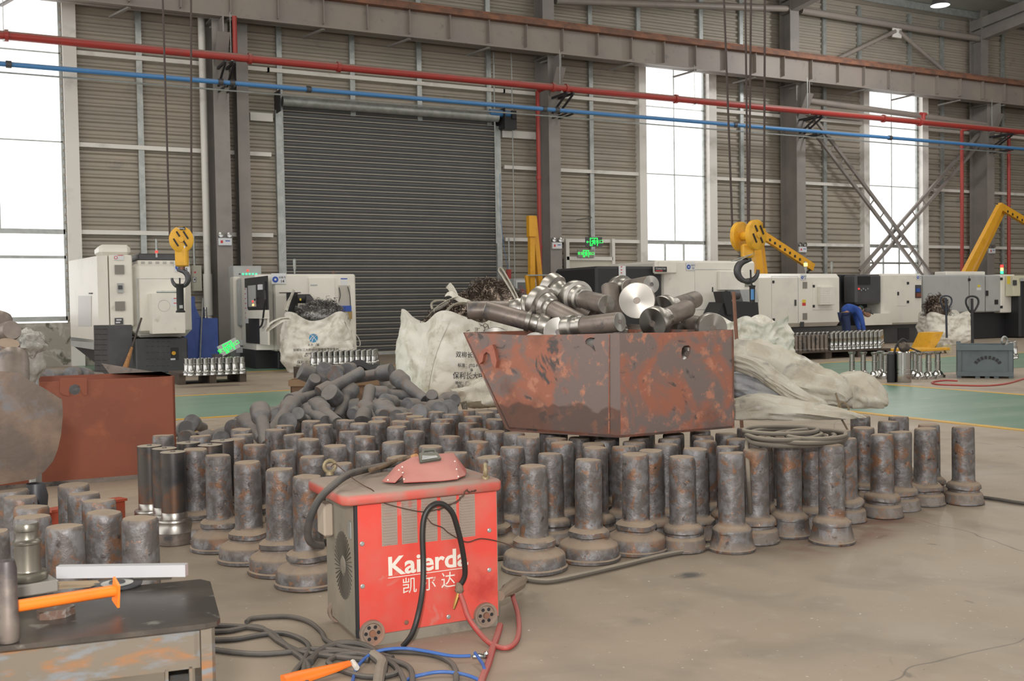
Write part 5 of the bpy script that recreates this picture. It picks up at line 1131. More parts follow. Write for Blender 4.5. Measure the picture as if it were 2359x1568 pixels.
# sledge hammer
hd = Pz(20, 1372, TZ+.085)
hm2 = thing('sledge_hammer', 'black-headed hammer with bright orange tubular handle on the steel table', 'hammer', Vector((hd.x, hd.y, TZ)))
zc0 = TZ; mb = MB().lathe([(0, 0), (.017, .001), (.019, .008), (.019, .04), (.0172, .05), (.0172, .135), (.014, .15), (0, .152)], Matrix.Translation((hd.x-.002, hd.y, TZ)), 26)
mb.build('hammer_head', mk('scaly_black_steel', (.07, .06, .06), .5, .4, vary=((.18, .15, .13), 8, .5, .65), vary2=((.5, .2, .06), 40, .72, .76)), hm2)
a, b_ = hd+Vector((0, 0, -.012)), Pz(262, 1360, TZ+.042)
a = Pz(38, 1396, TZ+.055)
d = (b_-a).normalized()
MB().cyl(a, b_, .0115, n=20).build('handle', M['orange'], hm2)
e = d.cross(up_).normalized(); u2 = e.cross(d).normalized()
q = [b_+e*(-.005)+u2*.027, b_+e*.016+u2*.012, b_+e*.016-u2*.032, b_-e*.006-u2*.02]
MB().add(q+[p+d*.005 for p in q], [(0, 1, 2, 3), (7, 6, 5, 4), (0, 4, 5, 1), (1, 5, 6, 2), (2, 6, 7, 3), (3, 7, 4, 0)]).build('end_flange', M['orange'], hm2, smooth=False)
# stepped pin on the table
pz = Tt(66, 1362, .0); tag(MB().bbox(-.05, .05, -.045, .045, 0, .026, .003, Matrix.Translation(pz) @ Matrix.Rotation(.2, 4, 'Z')).build('steel_block', bpy.data.materials['sawn_steel_block']), 'dark block under the stepped pin on the table', 'block'); pz = pz+Vector((0, 0, .026))
tag(MB().lathe([(0, 0), (.038, .001), (.040, .004), (.040, .014), (.037, .018), (.027, .020), (.026, .024), (.026, .078), (.029, .080), (.029, .084), (.024, .088), (.0225, .092), (.0225, .106), (.024, .108), (.024, .120), (.022, .124), (0, .124)], Matrix.Translation(pz), 34).build('stepped_pin', mk('olive_turned_steel', (.20, .185, .15), .32, .7, vary=((.13, .12, .10), 8, .45, .65))), 'olive-grey turned stepped pin standing on the back of the table', 'pin')
# =================================================================== MACHINES ALONG THE WALL
class Face:
    """a wall-parallel front plane at y = Y; pixel rectangles become boxes on it"""
    def __init__(s, root, Y): s.r = root; s.Y = Y
    def rect(s, x0, y0, x1, y1, off=0.0, th=.01, mat=None, name='panel', bev=0, Yd=None):
        a, b_ = Py(x0, y0, s.Y-off), Py(x1, y1, s.Y-off); a2, b2 = Py((x0+x1)/2, y0, s.Y-off), Py((x0+x1)/2, y1, s.Y-off)
        mb = MB(); f = mb.bbox if bev else mb.box
        args = (a.x, b_.x, s.Y-off-th, s.Y-off, b2.z, a2.z) if Yd is None else (a.x, b_.x, s.Y-off-th, s.Y-off+Yd, b2.z, a2.z)
        if bev: mb.bbox(*args, bev)
        else: mb.box(*args)
        return mb.build(name, mat, s.r, smooth=False)
    def disc(s, px, py, r, off, mat, name, th=.01):
        p = Py(px, py, s.Y-off); return MB().cyl(p, p+Vector((0, -th, 0)), r, n=16).build(name, mat, s.r)
def yof(px, py): return Pz(px, py, 0).y
def dY(px, d): return Pd(px, 705, d).y
def floorbox(F, x0, x1, ytop, Yback, mat, name, off=0, bev=.02, z0=0.0, ybot=None):
    a, b_ = Py(x0, ytop, F.Y-off), Py(x1, ytop, F.Y-off); t = Py((x0+x1)/2, ytop, F.Y-off).z
    zb_ = z0 if ybot is None else Py((x0+x1)/2, ybot, F.Y-off).z
    return MB().bbox(a.x, b_.x, F.Y-off, Yback, zb_, t, bev).build(name, mat, F.r, smooth=False)
def plate(F, px, py, num, off, size=.16):
    """white machine-number plate with a blue ring and the number"""
    p = Py(px, py, F.Y-off); w = size
    q = MB().box(p.x-w, p.x+w, p.y-.006, p.y, p.z-w*.72, p.z+w*.72).build('number_plate', M['sign_white'], F.r, smooth=False)
    MB().cyl((p.x-w*.48, p.y-.006, p.z-w*.12), (p.x-w*.48, p.y-.010, p.z-w*.12), w*.42, n=18).build('blue_ring', M['sign_blue'], q)
    MB().cyl((p.x-w*.48, p.y-.010, p.z-w*.12), (p.x-w*.48, p.y-.013, p.z-w*.12), w*.15, n=12).build('ring_centre', M['sign_white'], q)
    R_ = Matrix.Rotation(pi/2, 4, 'X')
    text(q, '设备号', Matrix.Translation((p.x+w*.48, p.y-.007, p.z+w*.15)) @ R_, w*.34, M['sign_black'])
    text(q, num, Matrix.Translation((p.x+w*.48, p.y-.007, p.z-w*.38)) @ R_, w*.55, M['sign_black'], bold=True)
    return q
vent = mk('dusty_vent_mesh', (.25, .235, .21), .7)
# ---- white lathe at the left
YA = yof(400, 858)
r = thing('machining_centre', 'big off-white machine tool with stacked vents at the left by the window', 'machine tool', (Py(340, 800, YA).x, YA, 0)); F = Face(r, YA)
xl = Py(304, 600, YA); yback = Px(164, 700, Py(236, 700, YA).x).y
yb_ = min(WY-.6, YA+2.6)
floorbox(F, 304, 441, 599, YA+1.6, M['mwhite'], 'main_body', ybot=776, bev=.12)
floorbox(F, 250, 304, 587, YA+1.6, M['mwhite'], 'control_tower', off=.05, ybot=752)
a, b_ = Py(250, 700, YA-.05), Py(226, 700, YA+.2)
z1, z0 = Py(236, 588, YA).z, Py(236, 790, YA).z
c0 = Px(161, 700, 0) if False else None
pa_, pb2, pc2 = a, b_, None
t_ = 0
# left wing: chamfered corner then the long side face running back to the window
S = Vector((b_.x, b_.y, 0)); E_ = Pd(161, 700, depth(b_)+1.7)
mb = MB().prism([(a.x, a.y), (S.x, S.y), (E_.x, E_.y), (E_.x+.9, E_.y+.4), (a.x+.4, YA+1.2)], 'z', z0, z1)
mb.build('left_wing', M['mwhite'], r, smooth=False)
w_ = (E_-b_); w_.z = 0; nn_ = Vector((w_.y, -w_.x, 0)).normalized(); nn_ = nn_ if nn_.dot(-Fw) > 0 else -nn_
def sidepl(x0, y0, x1, y1, mat, name, th=.012):
    q = [Pl(px, py, b_, nn_)+nn_*.002 for px, py in ((x0, y0), (x1, y0), (x1, y1), (x0, y1))]
    return poly_plate(q, th, nn_).build(name, mat, r, smooth=False)
sidepl(181, 681, 211, 751, mk('brushed_cover', (.6, .59, .57), .4), 'cover_plate', .006)
sidepl(206, 674, 213, 677, M['dark'], 'latch')
floorbox(F, 228, 301, 563, YA+.9, M['mwhite'], 'top_box', off=-.1, ybot=588, bev=.06)
F.rect(264, 610, 286, 631, .055, .02, vent, 'vent'); F.rect(265, 694, 288, 715, .055, .02, vent, 'vent')
F.rect(270, 652, 284, 674, .055, .03, M['mgrey'], 'breaker_box'); F.rect(272, 657, 282, 666, .085, .012, M['darkgrey'], 'breaker')
F.rect(263, 586+1, 285, 599, .055, .006, M['sign_white'], 'warning_plate'); F.rect(271, 587, 284, 588.5, .061, .002, M['sign_red'], 'red_print')
F.disc(267, 593, .03, .062, M['sign_red'], 'no_entry_mark', .002); F.disc(267, 593, .02, .064, M['sign_white'], 'no_entry_mark', .002)
F.rect(264, 732, 284, 747, .055, .01, M['darkgrey'], 'grille'); F.rect(268, 735, 280, 738, .066, .003, M['sign_white'], 'grille_strip'); F.rect(267, 741, 277, 744, .066, .003, M['sign_white'], 'grille_strip')
for i in range(6):
    for j in range(2): F.rect(308+i*16.7, 603+j*3, 317+i*16.7, 604.2+j*3, 0, .004, M['darkgrey'], 'slot')
F.rect(317, 641, 440, 642, 0, .004, M['mgrey'], 'door_line'); F.rect(316.5, 641, 317.5, 770, 0, .004, M['mgrey'], 'door_line'); F.rect(317, 769.5, 416, 770.5, 0, .004, M['mgrey'], 'door_line')
cb_ = F.rect(342, 676, 419, 767, 0, .34, M['mwhite'], 'projecting_box')
F2 = Face(cb_, YA-.34); p = Py(378, 704, F2.Y); MB().tube([p+Vector((.1*cos(t*pi/14), -.001, .1*sin(t*pi/14))) for t in range(28)], .003, 5, closed=True).build('round_cover_edge', M['mgrey'], cb_)
F2.rect(394, 686, 407, 706, 0, .004, M['sign_white'], 'warning_plate'); F2.rect(400, 686, 407, 688, .004, .002, M['sign_red'], 'red_print'); F2.rect(400, 697, 407, 699, .004, .002, M['sign_red'], 'red_print')
floorbox(F, 318, 420, 584, YA+1.5, M['darkgrey'], 'roof_duct', off=-.2, ybot=600)
floorbox(F, 312, 432, 779, YA+1.4, M['darkgrey'], 'base_cabinet', off=.05, bev=.02)
for j, y in enumerate((786, 797, 811, 826, 842)):
    for i in range(5): F.rect(336+i*12, y, 343+i*12, y+1, .05, .004, M['dark'], 'louvre_slot')
F.rect(393, 800, 412, 829, .05, .006, M['dark'], 'sight_window'); F.disc(400, 813, .035, .056, M['yellow'], 'oil_glass', .02); F.rect(393, 825, 404, 829, .058, .004, M['sign_white'], 'label')
plate(F, 419, 614, '15', .005, .13)
p = Py(365, 585, YA); MB().cyl(p+Vector((0, .2, -.05)), p+Vector((0, .2, .28)), .022, n=10).build('signal_mast', M['galv'], r); MB().cyl(p+Vector((0, .2, .03)), p+Vector((0, .2, .07)), .026, n=10).build('signal_lamp', M['led_red'], r)
# dark skirt and the slanting chip chute below the left wing
q = [Pl(px, py, b_, nn_) for px, py in ((163, 776), (216, 782), (216, 805), (163, 797))]; poly_plate(q, .5, -nn_).build('lower_skirt', M['mgrey'], r, smooth=False)
q = [Pl(px, py, b_, nn_)-nn_*.05 for px, py in ((163, 797), (226, 800), (226, 846))]; poly_plate(q, .5, -nn_).build('chute', M['dark'], r, smooth=False)
# grey cabinet before it
YB = yof(252, 880)
r = thing('coolant_cabinet', 'dark grey metal cabinet standing before the left white machine', 'cabinet', (Py(252, 860, YB).x, YB, 0)); 
mb = MB(); p0, p1 = Py(250, 800, YB), Py(305, 800, YB); p2 = Pd(217, 800, depth(p0)+.42); zt = Py(250, 749, YB).z
mb.prism([(p0.x, p0.y), (p1.x, p1.y), (p1.x-.1, p1.y+.6), (p2.x, p2.y)], 'z', 0, zt); mb.build('cabinet_body', M['darkgrey'], r, smooth=False)
nn2 = Vector((p2.y-p0.y, -(p2.x-p0.x), 0)).normalized(); nn2 = nn2 if nn2.dot(-Fw) > 0 else -nn2
for j in range(9):
    for x0 in (219, 234):
        q = [Pl(px, py, p0, nn2)+nn2*.001 for px, py in ((x0, 757+j*12), (x0+12, 757.3+j*12), (x0+12, 758.5+j*12), (x0, 758.2+j*12))]; poly_plate(q, .004, nn2).build('louvre_slot', M['dark'], r, smooth=False)
# broom in its blue basket
bm_ = thing('broom', 'long-handled straw broom leaning on the dark grey cabinet', 'broom', Py(287, 850, YB-.1))
a, b_ = Py(326, 732, YB-.05), Py(286, 856, YB-.2); m_ = a+(b_-a)*.55
MB().tube([a, m_], .016, 10).build('handle', mk('dark_broom_handle', (.05, .035, .03), .5), bm_)
MB().tube([m_, m_+(b_-m_)*.5, b_], [.02, .035, .05], 12).build('bristles', mk('straw', (.42, .21, .08), .8, vary=((.25, .12, .05), 40, .45, .6)), bm_)
MB().tube([m_+(b_-m_)*.45, m_+(b_-m_)*.5], .034, 10).build('binding', M['rail'], bm_)
c_ = Py(284, 864, YB-.25); mb = MB(); mb.lathe([(.10, -.09), (.135, .03), (.128, .03), (.095, -.085), (0, -.085)], Matrix.Translation(c_), 4*5, sx=1.2)
tag(mb.build('plastic_basket', mk('bright_blue_plastic', (.02, .25, .62), .4)), 'bright blue plastic basket behind the low red skip rim', 'basket')
MB().cyl((c_.x, c_.y, 0), (c_.x, c_.y, c_.z-.09), .09, n=10).build('basket_stand', M['dark'], bpy.data.objects['plastic_basket'])
# blue bin and things on it
YC = yof(470, 850)
r = thing('blue_coolant_tank', 'blue sheet metal tank with a tall back panel beside the white machine', 'tank', (Py(460, 840, YC).x, YC, 0)); F = Face(r, YC)
floorbox(F, 448, 502, 733, YC+.6, M['blue_sheet'], 'tank_body', bev=.01); floorbox(F, 420, 449, 683, YC+.25, M['blue_sheet'], 'back_panel', bev=.01, off=-.0)
mb = MB(); q = [Py(px, py, YC) for px, py in ((449, 683+20), (462, 733), (449, 733))]; poly_plate(q, .02, (0, 1, 0)).build('gusset', M['blue_sheet'], r, smooth=False)
for i in range(6): F.disc(431, 688+i*6, .008, .0, M['sign_white'], 'rivet', .004)
c_ = Py(473, 734, YC+.2)
tag(MB().lathe([(0, 0), (.045, 0), (.05, .02), (.046, .04), (.04, .05), (.044, .12), (.038, .13), (.038, .22), (0, .22)], Matrix.Translation(c_), 20).build('chrome_fitting', M['chrome']), 'shiny stepped metal part standing on the blue tank', 'metal part')
a, b_ = Py(460, 860, YC-.12), Py(467, 687, YC-.02); a.z = 0; tag(MB().tube([a, b_], .014, 8).build('pry_bar', M['galv']), 'slim metal bar leaning on the front of the blue tank', 'bar')
# wall cabinet beside it
ye = WY-.12; p = Py(451, 641, ye)
r = thing('electric_box', 'beige electric box on the wall right of the white machine', 'box', p); F = Face(r, ye); F.rect(441, 612, 461, 670, 0, .2, mk('beige_box_enamel', (.48, .46, .38), .5), 'box_body')
F.disc(449, 627, .02, .2, M['sign_red'], 'indicator'); F.rect(444, 638, 452, 650, .2, .004, M['sign_black'], 'sign_frame'); F.rect(445, 639, 451, 649, .204, .003, M['sign_white'], 'sign_face'); F.rect(447, 641, 450, 646, .207, .003, M['sign_black'], 'sign_mark')
tag(MB().cyl((p.x-.03, ye-.05, p.z-.1), (p.x-.03, ye-.05, zg[2]-.05), .025, n=8).build('conduit_drop', M['galv']), 'short grey conduit above the beige electric box', 'conduit')
# fallen exit sign between column and machine
c_ = Pd(527, 799, 17.6); exit_sign(c_, .34, .19, -YAW*.5, 'grey exit sign lying tilted on the floor stack by the left column', M['mgrey'], False, radians(-27))
tag(MB().lathe([(0, 0), (.11, 0), (.13, c_.z-.12), (.12, c_.z-.12), (0, .02)], Matrix.Translation((c_.x-.12, c_.y+.15, 0)), 16).build('waste_bin', M['darkgrey']), 'dark round bin under the tilted exit sign', 'bin')
# ---- machine 14
YD = 19.25
r = thing('turning_centre', 'cream machine tool with a black control panel, number 14 plate, left of the shutter', 'machine tool', (Py(720, 800, YD).x, YD, 0)); F = Face(r, YD)
XE = Py(632, 700, YD).x
yk = Px(568, 700, XE-.25).y
floorbox(F, 630, 819, 631, YD+1.7, M['mwhite'], 'main_body', ybot=806, bev=.03)
floorbox(F, 640, 818, 806, YD+1.5, M['dark'], 'base', off=-.05, ybot=None)
zt = Py(630, 631, YD).z; zb_ = Py(630, 806, YD).z; XS = XE-.28
mb = MB().prism([(XE+.1, YD+.0), (XS, YD+.28), (XS, YD+1.65), (XE+.1, YD+1.65)], 'z', zb_, zt); mb.build('left_corner', M['mwhite'], r, smooth=False)
MB().box(XS-.0, XE+.4, YD+.35, YD+1.6, 0, zb_).build('base', M['dark'], r, smooth=False)
def sx_(y0, y1, z0, z1, th, mat, name): return MB().box(XS-th, XS, y0, y1, z0, z1).build(name, mat, r, smooth=False)
Zt = lambda py: Px(600, py, XS).z
ys = lambda px: Px(px, 700, XS).y
sx_(ys(619), ys(567), Zt(792), Zt(637), .02, M['dark'], 'dark_door')
sx_(ys(619.5), ys(601), Zt(792), Zt(715), .035, M['mwhite'], 'lower_panel')
q = sx_(ys(617), ys(577), Zt(711), Zt(650), .06, M['dark'], 'control_console'); sx_(ys(598), ys(581), Zt(706), Zt(656), .075, M['mgrey'], 'control_panel')
for i, (a, b_, c__) in enumerate(((583, 694, 'led_red'), (588, 690, 'sign_black'), (593, 697, 'sign_black'), (584, 702, 'led_amber'), (593, 687, 'sign_black'))):
    p = Px(a, b_, XS-.076); MB().cyl(p, p-Vector((.02, 0, 0)), .018, n=10).build('button', M[c__], r)
sx_(ys(620), ys(581), Zt(733), Zt(714), .12, M['mwhite'], 'tool_shelf'); sx_(ys(574), ys(568), Zt(745), Zt(660), .03, M['sign_white'], 'instruction_strip')
for i in range(7): sx_(ys(570.5), ys(568.5), Zt(664+i*11.5), Zt(661.5+i*11.5), .034, M['sign_red'], 'strip_mark')
p = [Px(610, 670, XS-.08), Px(611, 690, XS-.14), Px(608, 715, XS-.12), Px(604, 745, XS-.1), Px(598, 754, XS-.08)]; MB().tube(p, .018, 8, smooth=4).build('handset_cord', M['dark'], r)
sx_(ys(614), ys(607), Zt(668), Zt(656), .10, M['sign_white'], 'handset')
plate(F, 642, 641.5, '14', .01, .135)
F.rect(659, 674, 686, 735, -.02, .03, M['dark'], 'chip_opening', Yd=.02); F.rect(710, 640, 770, 735, 0, .05, M['mwhite'], 'front_cover'); F.rect(715, 655, 731, 658, .05, .006, M['mgrey'], 'recessed_grip')
F.rect(643, 673, 692, 675, .08, .03, M['dark'], 'drip_rail')
p = Py(690, 688, YD-.25); mt = MB().cyl(p+Vector((-.05, 0, 0)), p+Vector((.2, 0, 0)), .085, n=18).build('motor', M['dark'], r); F.rect(702, 681, 719, 697, .28, .1, M['darkgrey'], 'terminal_box'); F.rect(690, 687, 694, 692, .34, .004, M['yellow_label'], 'label'); F.rect(680, 704, 722, 707, .2, .14, M['galv'], 'motor_plate')
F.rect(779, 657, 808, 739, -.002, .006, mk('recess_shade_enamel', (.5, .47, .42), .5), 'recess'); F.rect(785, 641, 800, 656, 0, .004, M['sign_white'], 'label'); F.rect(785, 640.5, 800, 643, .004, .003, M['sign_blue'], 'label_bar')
F.rect(784, 704, 806, 717, .006, .10, M['sign_blue'], 'oil_pump'); F.rect(783, 717, 808, 735, .006, .09, mk('amber_oil_tank', (.35, .24, .08), .3), 'oil_tank'); F.rect(789, 721, 799, 734, .1, .004, M['yellow_label'], 'label')
MB().tube([Py(781, 662, YD-.03), Py(784, 680, YD-.05), Py(780, 695, YD-.04)], .008, 6, smooth=4).tube([Py(801, 660, YD-.03), Py(806, 680, YD-.05), Py(808, 710, YD-.04)], .008, 6, smooth=4).build('hoses', M['dark'], r)
p = Py(679, 630, YD+.3); MB().cyl(p, p+Vector((0, 0, .06)), .016, n=8).lathe([(.014, 0), (.03, .07), (.03, .22), (.015, .24), (0, .24)], Matrix.Translation(p+Vector((0, 0, .04))), 12).build('signal_mast', M['galv'], r)
p = Py(768, 627, YD+.3); MB().tube([p+Vector((.025*cos(t*pi/5), 0, .025*sin(t*pi/5))) for t in range(10)], .006, 6, closed=True).build('eye_bolt', M['rail'], r)
# back cabinet with indicator lamps
yq = YD+1.75; r2_ = thing('power_cabinet', 'pale cabinet with green lamps behind the machine with plate 14', 'cabinet', (Py(569, 700, yq).x, yq, 0)); F = Face(r2_, yq)
floorbox(F, 537, 602, 612, yq+.4, M['mgrey'], 'cabinet_body', bev=.01)
for i in range(6): F.disc(552+i*7.6, 631, .016, 0, M['led_green'] if i else M['darkgrey'], 'green_lamp', .02)
F.disc(570.5, 623, .02, 0, M['led_red'], 'red_lamp', .02)
floorbox(F, 537, 566, 637, yq+.0, M['mwhite'], 'front_cabinet', off=.3, bev=.02, ybot=792); floorbox(F, 547, 566, 641, yq-.3, M['mgrey'], 'side_guard', off=.4, bev=.03, ybot=752)
F.rect(543, 782, 567, 812, .35, .03, M['sign_white'], 'lower_panel')
for i in range(3): F.disc(550+i*4.5, 797, .018, .38, M['sign_black'], 'vent_mark', .004)
# ---- machine behind the skip
YE = 18.45
r = thing('long_machining_centre', 'long white machine tool with a black left end, behind the big skip', 'machine tool', (Py(1560, 700, YE).x, YE, 0)); F = Face(r, YE)
floorbox(F, 1525, 1741, 600, YE+2.2, M['mwhite'], 'main_body', bev=.05, z0=.25); floorbox(F, 1530, 1740, 790, YE+2, M['dark'], 'base', off=-.1, bev=.02)
floorbox(F, 1373, 1526, 613, YE+1.6, M['dark'], 'dark_guard', off=.1, bev=.05); F.rect(1425, 612, 1441, 635, .11, .01, M['sign_white'], 'instruction_strip')
for i in range(3): F.rect(1430, 613+i*7, 1433, 615.5+i*7, .12, .004, M['sign_red'], 'strip_mark')
F.rect(1502, 600.5, 1553, 631, .1, .12, M['mwhite'], 'name_head', bev=.03); F.rect(1508, 614, 1536, 626, .225, .006, M['dark'], 'name_plate')
p = Py(1522, 619, YE-.233); text(r, 'TONGTAI', Matrix.Translation(p) @ Matrix.Rotation(pi/2, 4, 'X'), .058, M['sign_white'], name='maker_lettering')
F.rect(1510, 622.5, 1526, 624.5, .232, .003, M['sign_red'], 'red_print')
plate(F, 1591, 613, '13', .01, .12)
F.rect(1582, 620, 1684, 621, .0, .006, M['mgrey'], 'door_line'); F.rect(1600, 622, 1601, 714, 0, .006, M['mgrey'], 'door_line'); F.rect(1601, 712, 1655, 713, 0, .006, M['mgrey'], 'door_line'); F.rect(1640, 661, 1642, 672, 0, .02, M['darkgrey'], 'door_handle')
F.rect(1652, 625, 1708, 668, 0, .10, M['mwhite'], 'projecting_cover', bev=.01); F.rect(1716, 650, 1731, 660, 0, .012, vent, 'vent')
F.rect(1540, 688, 1558, 696, 0, .2, M['dark'], 'coolant_spout')
Q2 = [(1651, 727), (1667, 695), (1700, 694), (1746, 696), (1750, 743), (1651, 743)]; poly_plate([Py(a, b_, YE-.5) for a, b_ in Q2], .9, (0, 1, 0)).build('chip_conveyor', M['dark'], r, smooth=False)
poly_plate([Py(a, b_, YE-.55) for a, b_ in ((1663, 671), (1683, 671), (1690, 725), (1676, 725))], .3, (0, 1, 0)).build('conveyor_arm', M['dark'], r, smooth=False)
p = Py(1690, 679, YE-.45); MB().cyl(p+Vector((-.2, 0, 0)), p+Vector((.12, 0, 0)), .10, n=16).build('conveyor_motor', M['darkgrey'], r)
poly_plate([Py(a, b_, YE-.3) for a, b_ in ((1704, 667), (1742, 666), (1748, 694), (1712, 694))], .25, (0, 1, 0)).build('hopper', M['mgrey'], r, smooth=False)
# ---- machine with the worker
YG = yof(2125, 788)
r = thing('twin_cabinet_lathe', 'wide white machine tool split by a dark bay where the worker bends', 'machine tool', (Py(1930, 700, YG).x, YG, 0)); F = Face(r, YG)
floorbox(F, 1740, 1940, 630, YG+1.9, M['mwhite'], 'left_cabinet', ybot=753, bev=.1); floorbox(F, 2032, 2126, 630, YG+1.9, M['mwhite'], 'right_cabinet', ybot=747, bev=.05)
floorbox(F, 1935, 2040, 632, YG+1.9, M['dark'], 'machine_bay', off=-.5, bev=.02); floorbox(F, 1972, 2031, 632, YG+.4, M['darkgrey'], 'control_console', off=.05, bev=.05, ybot=700); F.rect(1976, 636, 2004, 655, .06, .02, M['glass_dark'], 'screen')
for i in range(5): F.disc(1978+i*5, 665+3*(i % 2), .02, .06, M['led_red'] if i == 0 else M['galv'], 'button', .02)
F.rect(1978, 722, 2041, 748, -.1, .2, M['mwhite'], 'sill'); floorbox(F, 1792, 2126, 750, YG+1.8, M['darkgrey'], 'base', off=-.15, bev=.01); F.rect(2068, 755, 2094, 782, -.15, .012, M['dark'], 'base_opening')
F.rect(1776, 636, 1838, 637, 0, .006, M['mgrey'], 'door_line'); F.rect(1838, 637, 1839.5, 752, 0, .006, M['mgrey'], 'door_line'); F.rect(1777, 637, 1778, 750, 0, .006, M['mgrey'], 'door_line')
for a, b_ in ((1781, 649), (1782, 736), (1874, 659), (1874, 705)): F.rect(a-2, b_-3, a+2, b_+3, 0, .02, M['dark'], 'hinge')
F.rect(1830, 690, 1833, 704, 0, .03, M['darkgrey'], 'door_handle')
F.rect(1849, 649, 1859, 664, 0, .012, vent, 'vent'); F.rect(1849, 721, 1859, 736, 0, .012, vent, 'vent'); F.rect(1843, 741, 1852, 753, 0, .01, M['darkgrey'], 'grille')
F.rect(1848, 690, 1856, 697, 0, .004, M['yellow_label'], 'warning_label'); F.rect(1848, 697, 1856, 704, 0, .004, M['sign_red'], 'warning_label')
F.rect(1872, 650, 1919, 713, 0, .012, M['mwhite'], 'panel'); cv = F.rect(1883, 660, 1915, 702, .012, .12, M['mwhite'], 'perforated_cover', bev=.01)
for i in range(5):
    for j in range(7): p = Py(1893+i*4.2, 665+j*5.2, YG-.133); MB().cyl(p, p-Vector((0, .002, 0)), .009, n=6).build('perforation', M['mgrey'], cv)
F.rect(2066, 642, 2091, 704, 0, .008, M['mwhite'], 'panel'); F.rect(2108, 656, 2122, 686, 0, .01, M['darkgrey'], 'pump_recess'); F.rect(2110, 664, 2116, 672, .01, .05, M['sign_blue'], 'oil_pump'); F.rect(2110, 675, 2119, 684, .01, .05, mk('red_oil_tank', (.2, .06, .04), .4), 'oil_tank')
for a, b_ in ((2091, 652), (2091, 695)): F.rect(a-2, b_-3, a+2, b_+3, .008, .02, M['dark'], 'hinge')
F.rect(2067, 672, 2070, 680, .008, .02, M['dark'], 'door_handle')
plate(F, 1851, 638, '12', .01, .09); plate(F, 2117, 638, '11', .01, .09)
for px, mat in ((1856, 'led_amber'), (1916, None)):
    p = Py(px, 629, YG+.4); MB().lathe([(.012, 0), (.015, .06), (.035, .12), (.035, .28), (0, .29)], Matrix.Translation(p), 12).build('signal_mast', M['galv'], r)
    if mat: MB().cyl(p+Vector((0, 0, .17)), p+Vector((0, 0, .25)), .045, n=12).build('signal_lamp', M[mat], r)
# ---- grey machine at the right
YH_ = YG+.3
r = thing('grey_lathe', 'long light grey machine tool at the right edge with a cream switch box', 'machine tool', (Py(2230, 700, YH_).x, YH_, 0)); F = Face(r, YH_)
floorbox(F, 2128, 2306, 633, YH_+1.6, M['mgrey'], 'grey_cabinet', ybot=720, bev=.03); floorbox(F, 2128, 2230, 700, YH_+1.6, M['mgrey'], 'lower_cabinet', ybot=741, off=-.05, bev=.02); floorbox(F, 2200, 2325, 715, YH_+1.5, M['dark'], 'base', off=-.2, bev=.02); floorbox(F, 2128, 2210, 738, YH_+1.4, M['dark'], 'base', off=-.3, bev=.02)
floorbox(F, 2306, 2338, 632, YH_+1.4, M['mwhite'], 'cream_cabinet', ybot=720, bev=.02, off=.02); F.rect(2316, 635, 2345, 682, .03, .25, mk('cream_switch_box', (.66, .63, .48), .45), 'switch_box', bev=.01)
F.rect(2333, 645, 2342, 657, .29, .01, M['darkgrey'], 'dial'); F.rect(2320, 636, 2327, 654, .285, .006, M['yellow_label'], 'label')
F.rect(2232, 636, 2233, 718, 0, .006, M['darkgrey'], 'door_line'); F.rect(2269, 636, 2270, 718, 0, .006, M['darkgrey'], 'door_line')
for a, b_ in ((2232, 644), (2306, 642), (2306, 707)): F.rect(a-2, b_-3, a+2, b_+3, .0, .03, M['dark'], 'hinge')
F.rect(2271, 669, 2275, 681, 0, .03, M['dark'], 'door_handle'); F.rect(2291, 690, 2299, 701, 0, .01, M['dark'], 'switch'); F.rect(2252, 656, 2258, 661, 0, .004, M['yellow_label'], 'warning_label'); F.rect(2250, 662, 2260, 668, 0, .004, M['sign_white'], 'warning_label')
floorbox(F, 2180, 2270, 625, YH_+.8, M['mwhite'], 'top_cover', off=-.4, ybot=634, bev=.02)
p = Py(2308, 632, YH_+.2)
for i, c__ in enumerate(('led_green', 'led_amber', 'led_red')): MB().cyl(p+Vector((0, 0, .02+i*.085)), p+Vector((0, 0, .10+i*.085)), .04, n=12).build('signal_lamp', M[c__], r)
r = thing('dark_machine', 'dark machine tool cut by the right edge of the photo', 'machine tool', (Py(2360, 700, YH_-.3).x, YH_-.3, 0)); F = Face(r, YH_-.3); floorbox(F, 2350, 2460, 640, YH_+1.5, M['dark'], 'machine_body', bev=.05); F.rect(2350, 640, 2450, 647, 0, .05, M['mgrey'], 'top_trim')
# =================================================================== WORKER
PW = Pz(1948, 801, 0); WR = R0.copy(); WB = Vector((-Fw.x, -Fw.y, 0)).normalized()
def wp(u, v, z): return PW+WR*u+WB*v+Vector((0, 0, z))
wk = thing('person', 'person in blue work suit and dark cap bending over the rows of bright bolts', 'person', PW)
def skin(name, nodes, edges, mat, parent, sub=2):
    me = bpy.data.meshes.new(name); Mi = WM[parent.name].inverted()
    me.from_pydata([tuple(Mi @ Vector(n_[0])) for n_ in nodes], edges, []); o = bpy.data.objects.new(name, me); COL.objects.link(o)
    md = o.modifiers.new('skin', 'SKIN'); md.use_smooth_shade = True; md2 = o.modifiers.new('sub', 'SUBSURF'); md2.levels = sub; md2.render_levels = sub
    if not me.skin_vertices: me.skin_vertices.new()
    for i, n_ in enumerate(nodes):
        rr = n_[1]; rr = rr if isinstance(rr, tuple) else (rr, rr); me.skin_vertices[0].data[i].radius = rr
    me.skin_vertices[0].data[0].use_root = True
    bpy.context.view_layer.update(); dg = bpy.context.evaluated_depsgraph_get(); m2 = bpy.data.meshes.new_from_object(o.evaluated_get(dg)); o.modifiers.clear(); o.data = m2
    m2.materials.clear(); m2.materials.append(mat); m2.polygons.foreach_set('use_smooth', [True]*len(m2.polygons))
    o.parent = parent; WM[o.name] = WM[parent.name].copy(); return o
skn = mk('skin', (.42, .24, .16), .55)
